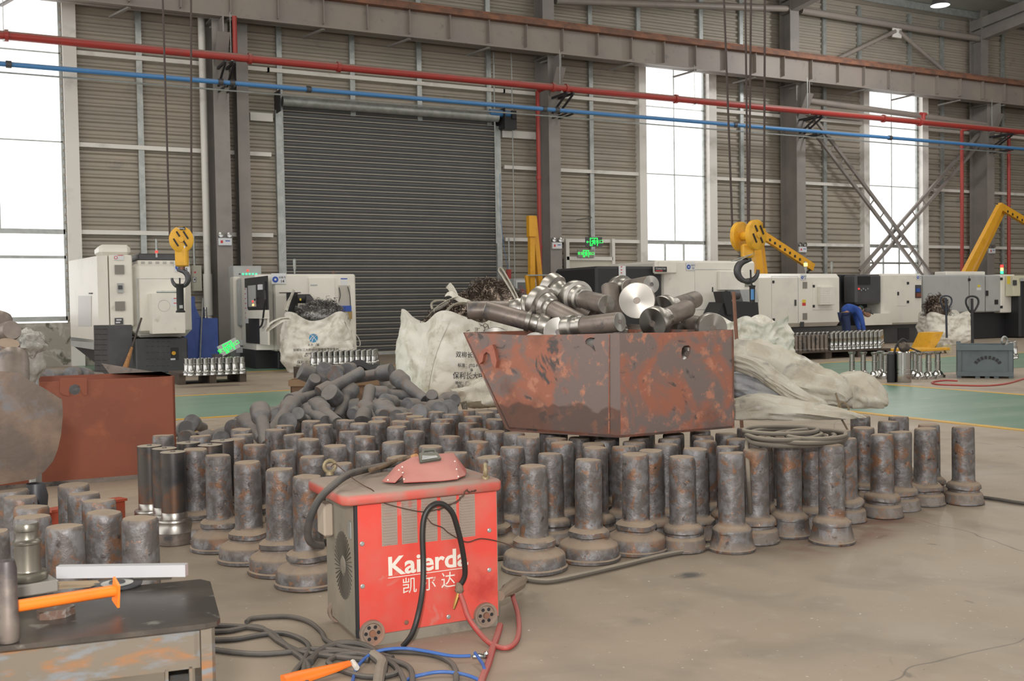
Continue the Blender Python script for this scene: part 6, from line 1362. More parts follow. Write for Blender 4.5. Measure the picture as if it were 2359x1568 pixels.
nodes = [(wp(0, 0, .84), .08), (wp(.12, 0, .93), .08), (wp(.27, 0, .93), .08), (wp(.36, 0, .90), .05), (wp(.44, 0, .86), .055)]; edges = [(0, 1), (1, 2), (2, 3), (3, 4)]
def add_n(n_, pr): nodes.append(n_); edges.append((pr, len(nodes)-1)); return len(nodes)-1
for s in (-1, 1):
    h1 = add_n((wp(-.02, .09*s, .80), .075), 0); k1 = add_n((wp(.03, .11*s, .46), .055), h1); a1 = add_n((wp(-.04, .12*s, .09), .038), k1); add_n((wp(.09, .13*s, .04), .035), a1)
    s1 = add_n((wp(.26, .17*s, .88), .05), 2); e1 = add_n((wp(.33, .19*s, .60), .038), s1); w1 = add_n((wp(.39, .15*s, .36), .026), e1); pm = add_n((wp(.40, .14*s, .30), .03), w1)
    for f_ in range(4): k2 = add_n((wp(.385+.018*f_, (.14)*s, .255), .009), pm); add_n((wp(.38+.018*f_, (.13)*s, .215+.006*abs(f_-1)), .008), k2)
    k2 = add_n((wp(.37, .12*s, .285), .010), pm); add_n((wp(.362, .105*s, .25), .009), k2)
skin('body', nodes, edges, skn, wk)
blu = mk('blue_work_cloth', (.035, .10, .42), .8, 0, vary=((.025, .07, .3), 8, .45, .65))
nodes = [(wp(-.07, 0, .79), .15), (wp(.10, 0, .935), .165), (wp(.26, 0, .94), .14)]; edges = [(0, 1), (1, 2)]
for s in (-1, 1): s1 = add_n((wp(.26, .17*s, .88), .075), 2); e1 = add_n((wp(.33, .19*s, .60), .06), s1); add_n((wp(.385, .155*s, .40), .045), e1)
skin('work_jacket', nodes, edges, blu, wk)
nodes = [(wp(-.02, 0, .80), .12)]; edges = []
for s in (-1, 1): h1 = add_n((wp(-.02, .09*s, .74), .095), 0); k1 = add_n((wp(.03, .11*s, .46), .075), h1); add_n((wp(-.04, .12*s, .12), .055), k1)
skin('work_trousers', nodes, edges, mk('dark_blue_trousers', (.02, .035, .10), .8), wk)
for s in (-1, 1): MB().bbox(-.06, .2, .07*s+.12*s-.05-.07*s, .12*s+.05, 0, .09, .03, Matrix(((WR.x, WB.x, 0, PW.x-0), (WR.y, WB.y, 0, PW.y), (0, 0, 1, 0), (0, 0, 0, 1))) @ Matrix.Translation((-.05, 0, 0))).build('shoe', M['dark'], wk, ang=60)
hc = wp(.50, 0, .80); ax = Vector((WR*.75+Vector((0, 0, -.66)))).normalized()
HM = frame(hc, ax, WB)
blob('head', hc, .078, .078, .105, skn, 1, .02, 2, 12, wk, Mx=frame((0, 0, 0), ax, WB))
MB().lathe([(.0, .0), (.012, .005), (.016, .03), (.008, .045)], HM @ Matrix.Translation((0, -.08, -.01)), 8).build('nose', skn, wk)
for s in (-1, 1): MB().lathe([(0, -.03), (.014, -.02), (.018, 0), (.014, .02), (0, .03)], HM @ Matrix.Translation((.078*s, 0, 0)), 8).build('ear', skn, wk)
cpm = mk('dark_cap_cloth', (.075, .07, .07), .8)
MB().lathe([(.09, .0), (.093, .03), (.085, .07), (.06, .10), (0, .115)], frame(hc+Vector((0, 0, .02)), Vector((0, 0, 1))+WR*.35), 16).build('cap', cpm, wk)
MB().lathe([(0, 0), (.06, .0), (.06, .01), (0, .012)], frame(hc+WR*.10+Vector((0, 0, .0)), Vector((0, 0, 1))+WR*.6), 14, sx=1).build('cap_peak', cpm, wk)
MB().lathe([(.06, -.04), (.075, 0), (.06, .05)], frame(wp(.35, 0, .92), WR+Vector((0, 0, -.4))), 14).build('collar', mk('dark_green_collar', (.02, .05, .035), .8), wk)
# =================================================================== CRANE HOOKS AND JIBS
def rope(p0, p1, d0, lab, r=.012, grp=None):
    a = Pd(*p0, d0); b_ = Pd(*p1, d0); d = (a-b_).normalized(); a2 = b_+d*((10.9-b_.z)/d.z)
    return tag(MB().cyl(b_, a2, r, n=8).build('wire_rope', mk('greasy_wire_rope', (.075, .055, .05), .6, .4) if 'greasy_wire_rope' not in bpy.data.materials else bpy.data.materials['greasy_wire_rope']), lab, 'rope', grp)
def hook_mesh(parent, top, s, mirror=1):
    """forged hook: s = overall size, hangs from top"""
    P = []
    for k_ in range(20):
        t = radians(115-k_*15.8); P.append(top+R0*(mirror*s*.5*cos(t))*1.0+Vector((0, 0, -s*.95+s*.5*sin(t))))
    pts = [top, top-Vector((0, 0, s*.2))]+P[1:]
    n_ = len(pts); rad = [s*.10, s*.11]+[s*(.12+.06*sin(pi*min(1, i/11))) if i < 12 else s*(.17-.013*(i-11)) for i in range(n_-2)]
    mb = MB().tube(pts, rad, 12); return mb.build('hook', mk('forged_hook_steel', (.085, .085, .09), .4, .6) if 'forged_hook_steel' not in bpy.data.materials else bpy.data.materials['forged_hook_steel'], parent, ang=80)
def sheave(parent, c_, R_, th, nrm, stripes=True):
    Mx = frame(c_, nrm, Vector((0, 0, 1)))
    MB().lathe([(0, -th/2), (R_*.9, -th/2), (R_, -th/2+.01), (R_, th/2-.01), (R_*.9, th/2), (R_*.25, th/2), (R_*.22, th/2+.015), (0, th/2+.018)], Mx, 32, sx=1.12).build('sheave_guard', M['yellow'], parent)
    if stripes:
        for (u, w, L_) in ((.36, -.38, 1.0), (.38, .20, .9), (-.30, -.28, .9), (-.26, .44, 1.0)):
            a = Mx @ Vector(((u+L_*.32)*R_, (w+L_*.19)*R_, th/2+.006)); b_ = Mx @ Vector(((u-L_*.32)*R_, (w-L_*.19)*R_, th/2+.006)); MB().beam(a, b_, R_*.14, .006, up=nrm).build('black_stripe', M['blackpaint'], parent, smooth=False)
d1 = 13.0; c_ = Pd(418, 552, d1); h1 = thing('crane_hook_block', 'yellow crane hook block with one broad striped sheave at the left', 'hook block', c_, group=None)
nr = (-Fw+R0*.25).normalized()
sheave(h1, c_, .145, .10, nr); MB().bbox(-.075, .075, -.05, .05, -.33, -.10, .015, frame(c_, Vector((0, 0, 1)), R0)).build('shank_housing', M['yellow'], h1)
MB().bbox(-.05, .05, .0, .012, -.02, .02, .003, Matrix.Translation(c_+nr*.05+Vector((0, 0, .135))) @ Matrix.Rotation(-YAW, 4, 'Z')).build('load_plate', M['blackpaint'], h1)
text(h1, '5000kg', Matrix.Translation(c_+nr*.066+Vector((0, -.0, .133))) @ Matrix.Rotation(-YAW+.25, 4, 'Z') @ Matrix.Rotation(pi/2, 4, 'X'), .03, M['sign_white'], name='load_lettering')
MB().bbox(-.025, .025, 0, .01, -.025, .025, .002, Matrix.Translation(c_+nr*.055+Vector((.02, 0, -.10))) @ Matrix.Rotation(-YAW, 4, 'Z') @ Matrix.Rotation(.3, 4, 'Y')).build('paper_label', M['sign_white'], h1, smooth=False)
MB().cyl(c_-Vector((0, 0, .33)), c_-Vector((0, 0, .39)), .035, n=12).build('swivel', M['rail'], h1)
hook_mesh(h1, Pd(414, 606, d1), .20, 1)
rope((375, 0), (391, 545), d1, 'dark wire rope left of the two holding the left hook block'); rope((440, 0), (441, 550), d1, 'dark wire rope right of the two holding the left hook block')
c_ = Pd(415, 686, d1); rm = thing('crane_pendant', 'black crane control pendant hanging from the left hook', 'control', c_)
MB().lathe([(0, -.18), (.055, -.18), (.058, -.165), (.044, -.15), (.044, .13), (.055, .16), (.04, .175), (0, .175)], Matrix.Translation(c_), 16).build('grip_body', M['black'], rm); MB().cyl(c_+Vector((0, 0, .17)), Pd(414, 640, d1), .010, n=8).build('cord', M['black'], rm)
MB().bbox(-.02, .02, -.06, -.045, -.13, -.09, .003, Matrix.Translation(c_)).build('label', M['mgrey'], rm); MB().cyl(Pd(361, 672, d1), Pd(408, 672, d1), .014, n=8).build('steel_bar', M['galv'], rm)
d2_ = 12.0; c_ = Pd(1741, 541, d2_); h2 = thing('crane_hook_block', 'yellow crane hook block with two wide-set striped sheaves, right of the centre', 'hook block', c_)
nr = (-Fw*.8+R0*.62).normalized()
sheave(h2, c_, .155, .075, nr); c3 = Pd(1706, 545, d2_+.28); sheave(h2, c3, .155, .075, nr, False)
MB().cyl(c_, c3, .05, n=14).build('cross_shaft', M['yellow'], h2); MB().bbox(-.07, .07, -.06, .06, -.16, .0, .02, frame(Pd(1722, 562, d2_+.1), Vector((0, 0, 1)), R0)).build('shank_housing', M['yellow'], h2)
hook_mesh(h2, Pd(1722, 578, d2_+.1), .24, -1); MB().tube([Pd(1738, 583, d2_), Pd(1700, 601, d2_), Pd(1684, 602, d2_), Pd(1705, 594, d2_), Pd(1736, 584, d2_)], .004, 6).build('safety_latch', M['galv'], h2)
for i, (a, b_, lab) in enumerate((((1668, 0), (1687, 522), 'leftmost'), ((1717, 0), (1723, 515), 'second'), ((1730, 0), (1725, 520), 'third'), ((1762, 0), (1760, 525), 'rightmost'))): rope(a, b_, d2_+(.28 if i < 2 else 0), lab+' of the four dark wire ropes holding the right hook block')
c_ = Pd(1733, 678, d2_); pd2 = thing('crane_pendant', 'black and blue pendant grip hanging under the right hook', 'control', c_); MB().lathe([(0, -.11), (.03, -.10), (.033, .08), (.04, .10), (0, .11)], Matrix.Translation(c_), 14).build('grip_body', M['black'], pd2)
MB().cyl(c_+Vector((-.015, -.02, .06)), c_+Vector((-.015, -.02, -.06)), .02, n=8).build('blue_wrap', M['blue_pipe'], pd2); MB().tube([c_+Vector((0, 0, .1)), Pd(1730, 650, d2_), Pd(1729, 622, d2_+.1)], .010, 8).build('cord', M['black'], pd2)
def bar(r_, pts, Y, w, h, mat=None, name='boom'):
    mb = MB(); P = [Py(a, b_, Y) for a, b_ in pts]
    for i in range(len(P)-1): mb.beam(P[i], P[i+1], w, h, up=(0, 1, 0))
    return mb.build(name, mat or M['yellow'], r_, smooth=False)
myc = mk('amber_yellow_paint', (.78, .38, .02), .42, vary=((.68, .32, .02), 4, .5, .7)); 
YJ = WY-1.7; j = thing('folding_jib_crane', 'yellow folded jib crane standing upright left of the middle column', 'jib crane', (Py(1226, 690, YJ).x, YJ, 0))
bar(j, ((1224, 497), (1225, 545)), YJ-.04, .20, .13, myc, 'boom_head'); bar(j, ((1224, 540), (1225, 700)), YJ, .13, .12, myc, 'mast'); bar(j, ((1229, 500), (1247, 690)), YJ+.15, .12, .12, myc, 'lifting_ram')
bar(j, ((1212, 634), (1219, 690)), YJ-.2, .06, .06, myc, 'side_strut'); bar(j, ((1260, 633), (1265, 672)), YJ+.2, .09, .09, myc, 'side_strut'); bar(j, ((1212, 634), (1262, 633)), YJ-.1, .03, .03, M['galv'], 'cross_bar'); MB().box(Py(1216, 690, YJ).x, Py(1256, 690, YJ).x, YJ-.2, YJ+.4, 0, Py(1225, 690, YJ).z).build('pedestal', M['dark'], j, smooth=False)
YK = 21.7; j = thing('folding_jib_crane', 'yellow jib crane whose perforated boom slopes down right behind the right hook', 'jib crane', (Py(1750, 690, YK).x, YK, 0))
bar(j, ((1752, 538), (1872, 616)), YK, .20, .12, myc, 'boom'); bar(j, ((1740, 560), (1755, 690)), YK+.1, .22, .15, myc, 'mast'); bar(j, ((1752, 545), (1770, 690)), YK+.2, .10, .1, myc, 'lifting_ram'); MB().tube([Py(1872, 616, YK), Py(1862, 624, YK), Py(1860, 628, YK)], .03, 8).build('end_hook', M['dark'], j)
for i in range(8): p = Py(1774+i*11.5, 552.5+i*7.5, YK-.062); MB().cyl(p, p+Vector((0, .004, 0)), .05, n=4).build('lightening_hole', M['dark'], j)
MB().box(Py(1740, 690, YK).x, Py(1775, 690, YK).x, YK, YK+.3, 0, Py(1750, 690, YK).z).build('pedestal', M['dark'], j, smooth=False)
YL = YH_+1.9; j = thing('folding_jib_crane', 'yellow jib crane bent over the grey machine at the right edge', 'jib crane', (Py(2235, 640, YL).x, YL, 0))
bar(j, ((2222, 632), (2304, 476)), YL, .20, .14, myc, 'mast'); bar(j, ((2240, 632), (2309, 490)), YL+.15, .11, .1, myc, 'lifting_ram'); bar(j, ((2302, 474), (2372, 516)), YL, .2, .12, myc, 'boom'); MB().box(Py(2215, 640, YL).x, Py(2250, 640, YL).x, YL-.1, YL+.2, 0, Py(2235, 632, YL).z).build('pedestal', M['dark'], j, smooth=False)
for i in range(4): p = Py(2322+i*11, 487+i*6.6, YL-.062); MB().cyl(p, p+Vector((0, .004, 0)), .05, n=4).build('lightening_hole', M['dark'], j)
# fire hose cabinet
YM = WY-.75; r = thing('fire_hose_cabinet', 'grey glass-fronted fire hose cabinet with red characters behind the yellow jib', 'cabinet', (Py(1212, 670, YM).x, YM, 0)); F = Face(r, YM)
floorbox(F, 1184, 1240, 641, YM+.3, M['mgrey'], 'cabinet_body', bev=.01); F.rect(1188, 645, 1238, 705, 0, .02, M['sign_white'], 'door_frame'); F.rect(1192, 650, 1234, 701, .02, .01, mk('grey_cabinet_glass', (.20, .22, .23), .1), 'glass')
p = Py(1213, 671, YM-.032); text(r, '消火栓', Matrix.Translation(p) @ Matrix.Rotation(pi/2, 4, 'X'), .13, M['sign_red']); p = Py(1200, 660, YM-.032); text(r, '禁止', Matrix.Translation(p) @ Matrix.Rotation(pi/2, 4, 'X'), .035, M['sign_red'])
F.rect(1205, 682, 1216, 689, .032, .004, M['sign_white'], 'label')
p0, p1 = Py(1172, 548, WY-.3), Py(1172, 640, WY-.3); tag(MB().cyl(p0, (p0.x, p0.y, .3), .02, n=8).build('wall_pole', M['galv']), 'slim grey pole beside the hanging red switch left of the fire cabinet', 'pole')
sw = thing('pull_switch', 'red switch box on the slim pole by the shutter', 'switch', Py(1172, 632, WY-.4)); MB().bbox(-.05, .05, -.05, .05, -.13, .13, .01, Matrix.Translation(Py(1172, 632, WY-.4))).build('switch_body', M['red_pipe'], sw)
MB().tube([Py(1152, 400, WY-.35), Py(1153, 490, WY-.35), Py(1160, 560, WY-.38), Py(1170, 620, WY-.4)], .006, 6, smooth=4).build('blue_cord', M['blue_pipe'], sw)
# =================================================================== BIG WHITE SACKS
def bigbag(name, label, c_, w, d, h, rz, seed, mat, parts=True, top=None, bulge=.08, fold=.05, z0=0.0, n=112, m_=36):
    t = thing(name, label, 'sack', (c_.x, c_.y, z0), rz); Mx = WM[t.name]
    mb = MB(); vs = []
    for j in range(m_+1):
        u = j/m_
        for i in range(n):
            a = 2*pi*i/n; ca, sa = cos(a), sin(a); e = 5.0 if u > .1 else 4.0
            k = (abs(ca)**e+abs(sa)**e)**(-1/e); s = .90+.10*min(1, u*5)+bulge*sin(pi*min(1, u*1.15))-.05*u
            x, y = ca*k*w/2*s, sa*k*d/2*s
            corner = (abs(ca*sa)*2)**3
            th = h*(1-.10*(1-corner)+.05*corner+.05*noise.noise(Vector((ca*2, sa*2, seed)))) if top is None else h*top(a, corner)
            z = th*u
            P_ = Vector((ca*1.3, sa*1.3, u*1.6+seed))
            q = noise.noise(P_*2.2)*.9+(1-abs(noise.noise(P_*4.0+Vector((0, 0, 5)))*2))*.45+(1-abs(noise.noise(Vector((ca*3, sa*3, u*9+seed)))*2))*.22
            dd = (q-.35)*fold*w*(1.0 if u < .97 else .4)
            vs.append(Vector((x+ca*dd, y+sa*dd, max(0, z))))
    fs = [(j*n+i, j*n+(i+1) % n, (j+1)*n+(i+1) % n, (j+1)*n+i) for j in range(m_) for i in range(n)]
    fs.append(tuple(range(n))[::-1])
    mb.add(vs, fs)                            # inner wall a little below the rim
    k0 = m_*n; inn = [Vector((vs[k0+i].x*.93, vs[k0+i].y*.93, vs[k0+i].z-.06)) for i in range(n)]
    inn2 = [Vector((vs[k0+i].x*.6, vs[k0+i].y*.6, h*.78)) for i in range(n)]
    b0 = len(mb.v); mb.v += inn+inn2
    mb.f += [(k0+i, k0+(i+1) % n, b0+(i+1) % n, b0+i) for i in range(n)]+[(b0+i, b0+(i+1) % n, b0+n+(i+1) % n, b0+n+i) for i in range(n)]+[tuple(b0+n+i for i in range(n))]
    mb.build('sack_body', mat, t, world=False, ang=80)
    return t, Mx
def strap(t, pts, wd_=.035, world=True, name='lifting_strap', th=.15):
    return MB().tube(pts, wd_, 10, smooth=5, sy=th).build(name, M['webbing'], t, world=world, ang=60)
def swarf(name, label, c_, rx, ry, rz, mat, seed, n=420, base=None, curl=.028):
    rr = random.Random(seed); mb = MB()
    mb.lathe([(sin(pi*j/14)*.93 if 0 < j < 14 else 0, -cos(pi*j/14)*.93) for j in range(15)], None, 24)
    for v in mb.v:
        q = 1+.22*noise.noise(v*3+Vector((seed, 0, 0))); v *= q; v.x *= rx; v.y *= ry; v.z *= rz
    for i in range(n):
        a = rr.uniform(0, 2*pi); z = rr.uniform(-.15, 1); s = math.sqrt(max(0, 1-z*z)); p = Vector((s*cos(a), s*sin(a), z)); p *= .93*(1+.22*noise.noise(p*.93*3+Vector((seed, 0, 0))))*rr.uniform(.96, 1.06); p.x *= rx; p.y *= ry; p.z *= rz
        ax = Vector((rr.gauss(0, 1), rr.gauss(0, 1), rr.gauss(0, 1))).normalized(); u = ax.orthogonal().normalized(); w = ax.cross(u); R_ = curl*rr.uniform(.5, 1.3); k_ = rr.choice((7, 9, 12)); pt_ = R_*rr.uniform(.3, .9)
        pts = [p+(u*cos(t*1.0)+w*sin(t*1.0))*R_+ax*pt_*t*.35 for t in range(k_)]
        mb.tube(pts, R_*.11, 3, caps=False)
    mb.v = [v+Vector(c_) for v in mb.v]
    o = mb.build(name, mat, None, ang=60); return tag(o, label, 'swarf', None, 'stuff')
# sack by machine 14
c_ = Pz(733, 858, 0); cB = c_+Vector((0, .0, 0)); cB = Pd(733, 860, depth(c_)+.5); cB.z = 0
t, Mx = bigbag('bulk_sack', 'white bulk sack with round blue logo before the machine with plate 14', cB, 1.14, 1.0, 1.0, -YAW+.12, 3, M['bag'], bulge=.12, fold=.07)
dB = depth(cB)-.62
swarf('metal_swarf', 'heap of grey curly metal swarf in the sack with the blue logo', Vector((cB.x, cB.y, .97))+R0*.07, .44, .40, .30, M['chips'], 11, 700, curl=.03)
strap(t, [Pd(667, 735, dB), Pd(650, 738, dB-.1), Pd(628, 752, dB-.15), Pd(612, 762, dB-.15), Pd(622, 745, dB-.2), Pd(645, 733, dB-.1), Pd(668, 731, dB)])
strap(t, [Pd(794, 742, dB), Pd(806, 770, dB-.12), Pd(822, 797, dB-.15), Pd(830, 792, dB-.15), Pd(824, 775, dB-.12), Pd(805, 752, dB-.05), Pd(793, 738, dB)])
strap(t, [Pd(657, 716, dB+.3), Pd(661, 700, dB+.35), Pd(672, 680, dB+.4), Pd(677, 668, dB+.45), Pd(668, 690, dB+.4), Pd(660, 715, dB+.3)])
strap(t, [Pd(713, 675, dB+.9), Pd(722, 684, dB+.9), Pd(732, 705, dB+.9), Pd(742, 728, dB+.85)], .025)
nB = Vector((-sin(YAW-.12), -cos(YAW-.12), 0)); RB = Vector((cos(YAW-.12), -sin(YAW-.12), 0))
def bagtext(t, s_, px, py, dd, size, nrm, rgt, tilt=0, mat=None, **k):
    p = Pd(px, py, dd); zv = nrm.normalized(); xv = (rgt-zv*rgt.dot(zv)).normalized(); yv = zv.cross(xv)
    Mx = Matrix(((xv.x, yv.x, zv.x, p.x), (xv.y, yv.y, zv.y, p.y), (xv.z, yv.z, zv.z, p.z), (0, 0, 0, 1))) @ Matrix.Rotation(tilt, 4, 'Z')
    return text(t, s_, Mx, size, mat or M['sign_black'], name='printed_text', **k)
def ontobag(t, o, lift=.004):
    """lay printed marks on the sack cloth"""
    body = [c for c in t.children if c.name.startswith('sack_body')][0]; me = o.data
    from mathutils.bvhtree import BVHTree
    bv = BVHTree.FromPolygons([v.co for v in body.data.vertices], [p.vertices[:] for p in body.data.polygons])
    Mi = WM[t.name].inverted(); e = Mi @ EYE; c0 = sum((v.co for v in me.vertices), Vector())/len(me.vertices); d0 = (c0-e).normalized()
    d0 = Vector((d0.x, d0.y, 0)).normalized()
    for v in me.vertices:
        hit = bv.ray_cast(v.co-d0*1.5, d0)
        if hit[0]: v.co = hit[0]-d0*lift
    return o
def disc_mesh(t, px, py, dd, r, mat, name, nrm, rgt, holes=None):
    p = Pd(px, py, dd); zv = nrm.normalized(); xv = rgt.normalized(); yv = zv.cross(xv); mb = MB(); n = 28; vs = [p]; fs = []
    for k_ in range(1, 6):
        for i in range(n): a = 2*pi*i/n; vs.append(p+(xv*cos(a)+yv*sin(a))*r*k_/5)
    fs = [(0, 1+i, 1+(i+1) % n) for i in range(n)]+[(1+(k_-1)*n+i, 1+k_*n+i, 1+k_*n+(i+1) % n, 1+(k_-1)*n+(i+1) % n) for k_ in range(1, 5) for i in range(n)]
    return mb.add(vs, fs).build(name, mat, t, ang=80)
dd = dB-.05
ontobag(t, disc_mesh(t, 722, 779, dd, .075, mk('printed_blue', (.05, .26, .48), .6), 'round_logo', nB, RB))
for pts in (((712, 786), (719, 776), (729, 769)), ((718, 789), (722, 779), (730, 772)), ((716, 771), (724, 778), (731, 788))):
    P = [Pd(a, b_, dd) for a, b_ in pts]; P = spline(P, 6); s_ = RB*.006; mb = MB(); n = len(P); mb.add([p-s_ for p in P]+[p+s_ for p in P], [(i, i+1, n+i+1, n+i) for i in range(n-1)]); ontobag(t, mb.build('logo_stripe', M['sign_white'], t, smooth=False), .009)
for s_, px, py, sz in (('北京长城', 722, 795, .05), ('BEIJING', 722, 800.5, .022), ('双柳长江大桥钢桥面铺装专用集料', 728, 806, .052), ('集料规格：玄武岩', 722, 815, .034), ('标准：JTG F40-2004', 722, 820, .036), ('保利长大中', 706, 835, .066), ('地址：广东省中山', 702, 843, .036), ('电话：0760-88', 700, 849, .034)):
    ontobag(t, bagtext(t, s_, px, py, dd, sz, nB, RB))
# sack behind the heap, seen corner-on
c_ = Pd(1045, 800, 12.55); c_.z = 0
rz = -YAW+radians(40)
t, Mx = bigbag('bulk_sack', 'large white bulk sack seen corner-on behind the heap of grey forgings', c_, 1.06, 1.06, 1.02, rz, 8, M['bag'], bulge=.10, fold=.032)
e1 = Vector((cos(rz), sin(rz), 0)); e2 = Vector((-sin(rz), cos(rz), 0))
swarf('metal_swarf', 'dark tangled metal swarf rising out of the corner-on white sack', Vector((c_.x, c_.y, .86))+R0*.10, .45, .45, .28, M['chips_dark'], 5, 700, curl=.035)
dS = depth(c_)-.5
strap(t, [Pd(1020, 735, dS), Pd(1030, 715, dS), Pd(1045, 702, dS-.05), Pd(1062, 698, dS), Pd(1085, 704, dS+.3)], .04)
strap(t, [Pd(988, 728, dS+.3), Pd(1010, 705, dS+.25), Pd(1035, 690, dS+.2), Pd(1048, 684, dS+.3), Pd(1040, 665, dS+.3), Pd(1032, 656, dS+.3)], .045)
strap(t, [Pd(996, 712, dS+.3), Pd(995, 698, dS+.3), Pd(1010, 692, dS+.3), Pd(1030, 694, dS+.25), Pd(1018, 706, dS+.25), Pd(1000, 714, dS+.2)], .035)
strap(t, [Pd(1028, 678, dS+.3), Pd(1040, 676, dS+.25), Pd(1060, 690, dS+.3), Pd(1085, 700, dS+.4), Pd(1075, 708, dS+.4), Pd(1050, 690, dS+.3)], .04)
zc = Vector((0, 0, 1)); nR2 = (Vector((-Fw.x, -Fw.y, 0)).normalized()+R0*.65).normalized(); rR = Vector((nR2.y*-1, nR2.x, 0)); rR = rR if rR.dot(R0) > 0 else -rR
for s_, px, py, sz in (('双柳长江', 1076, 816, .075), ('标准：JTG F40', 1082, 840, .05), ('净', 1086, 851, .045), ('保利长大中', 1080, 864, .085), ('地址：广东省中山', 1080, 880, .045), ('电话：0760-88', 1078, 888, .045)):
    ontobag(t, bagtext(t, s_, px, py, dS+.1, sz, nR2, rR, radians(-4)))
def seam(t, pts, wd_, mat, name):
    P = spline([Pd(a, b_, dS) for a, b_ in pts], 8); s_ = R0*wd_; n = len(P); mb = MB(); K_ = 4
    vs = [p+s_*(-1+2*k/K_) for k in range(K_+1) for p in P]
    mb.add(vs, [(k*n+i, k*n+i+1, (k+1)*n+i+1, (k+1)*n+i) for k in range(K_) for i in range(n-1)]); return ontobag(t, mb.build(name, mat, t, ang=80), .008)
seam(t, ((1028, 738), (1010, 775), (995, 815), (984, 860), (977, 900)), .045, M['webbing'], 'corner_webbing')
# small wad of plastic and the worn sack foot right of it
c4 = Pd(1150, 905, 10.9); tag(blob('folded_sack', c4, .42, .3, .16, M['bag_old'], 4, .35, 6, 24), 'crumpled pale sack lying between the corner-on sack and the big skip', 'sack')
bpy.data.objects['folded_sack'].location.z = .0
c5 = Pd(1075, 935, 8.3); tag(MB().tube([Pd(1068, 925, 8.0), Pd(1072, 945, 8.0), Pd(1075, 975, 8.0)], [.05, .045, .04], 10, sy=.3).build('frayed_strap', mk('frayed_grey_strap', (.14, .12, .095), .9, vary=((.35, .32, .26), 40, .5, .6))), 'frayed grey strap standing up behind the far upright forgings', 'strap')
# black swarf sack behind
c_ = Pd(1135, 800, 14.2); c_.z = 0
t, Mx = bigbag('bulk_sack', 'white bulk sack mostly hidden behind the skip, a long strap rising from it', c_, 1.1, 1.1, 1.0, -YAW+.5, 12, M['bag'])
swarf('metal_swarf', 'big dark brown heap of swarf behind the shaft end in the skip', Vector((c_.x, c_.y, .98)), .50, .50, .46, M['chips_dark'], 9, 900, curl=.035)
dq = 13.3
strap(t, [Pd(1196, 702, dq), Pd(1178, 668, dq), Pd(1158, 635, dq), Pd(1150, 622, dq), Pd(1156, 619, dq), Pd(1172, 645, dq), Pd(1190, 680, dq), Pd(1198, 698, dq)], .05)
# sacks at the right of the machines
c_ = Pd(1735, 780, 17.5); c_.z = 0
bigbag('bulk_sack', 'white bulk sack slumped behind the old sacks, right of the big skip', c_, 1.0, 1.0, .84, -YAW+.3, 22, M['bag'], fold=.08)
p = Pd(1697, 705, 8.0); q = Pd(1712, 1040, 8.0); q.z = 0; tag(MB().cyl(Pd(1690, 672, 8.0), q, .014, n=8).build('rusty_rod', M['rail']), 'thin rusty rod standing up behind the right rim of the skip', 'rod')
c_ = Pz(2172, 794, 0); c_ = Pd(2174, 740, depth(c_)+.1); c_.z = 0
bigbag('bulk_sack', 'white bulk sack of dark swarf before the grey machine at the right', c_, 1.0, .9, .78, -YAW, 31, M['bag'], fold=.08)
swarf('metal_swarf', 'dark swarf in the sack before the grey machine', Vector((c_.x, c_.y, .78))-R0*.18, .28, .3, .42, M['chips_dark'], 17, 260, curl=.05)
# the old sacks draped over the forgings
def sackroll(label, pts, radii, seed, mat, flat=.75, amp=.22, k_=8):
    """crumpled roll of sack cloth along pixel points (px, py, depth) with radii in metres"""
    P = [Pd(*p) for p in pts]; Q = spline(P, k_); n = 56; m_ = len(Q); vs = []
    for i, p in enumerate(Q):
        u = i/(m_-1); f = u*(len(radii)-1); j = min(int(f), len(radii)-2); r = radii[j]+(radii[j+1]-radii[j])*(f-j)
        tdir = (Q[min(i+1, m_-1)]-Q[max(i-1, 0)]).normalized(); a = Vector((0, 0, 1)); a = (a-tdir*a.dot(tdir)).normalized(); b_ = tdir.cross(a)
        endk = min(1, math.sqrt(max(0, min(u, 1-u))*14)) if True else 1
        for k in range(n):
            th = 2*pi*k/n; ca, sa = cos(th), sin(th)
            q = noise.noise(Vector((ca*1.4+seed, sa*1.4, u*2.5)))*.9+(1-abs(noise.noise(Vector((ca*2.6, sa*2.6+seed, u*3.2)))*2.2))*.75+(1-abs(noise.noise(Vector((ca*6, sa*6, u*6+seed)))*2.2))*.28
            rr = r*(.15+.85*endk)*(1+amp*(q-.5)*1.25); pp = p+a*ca*rr*flat+b_*sa*rr*1.15
            if pp.z < .441: pp.z = .441+(.441-pp.z)*.02
            vs.append(pp)
    mb = MB().add(vs, [(i*n+k, i*n+(k+1) % n, (i+1)*n+(k+1) % n, (i+1)*n+k) for i in range(m_-1) for k in range(n)]+[tuple(range(n))[::-1], tuple((m_-1)*n+k for k in range(n))])
    return tag(mb.build('folded_sack', mat, None, ang=75), label, 'sack')
sackroll('dirty cream sack lying lowest in the pile of old sacks, before the cable coil', ((1680, 955, 6.05), (1750, 945, 6.0), (1830, 950, 5.95), (1920, 962, 5.95), (1992, 975, 6.0)), (.10, .115, .105, .09, .04), 1, M['bag_old'])
sackroll('grey-white sack squeezed in the middle of the pile of old sacks', ((1680, 885, 6.3), (1730, 893, 6.25), (1790, 912, 6.2), (1860, 940, 6.2), (1920, 952, 6.2)), (.09, .10, .09, .07, .03), 4, mk('grey_white_woven_sack', (.47, .475, .48), .75, vary=((.33, .34, .37), 4, .4, .62, 1), bump=(40, .4, .005)))
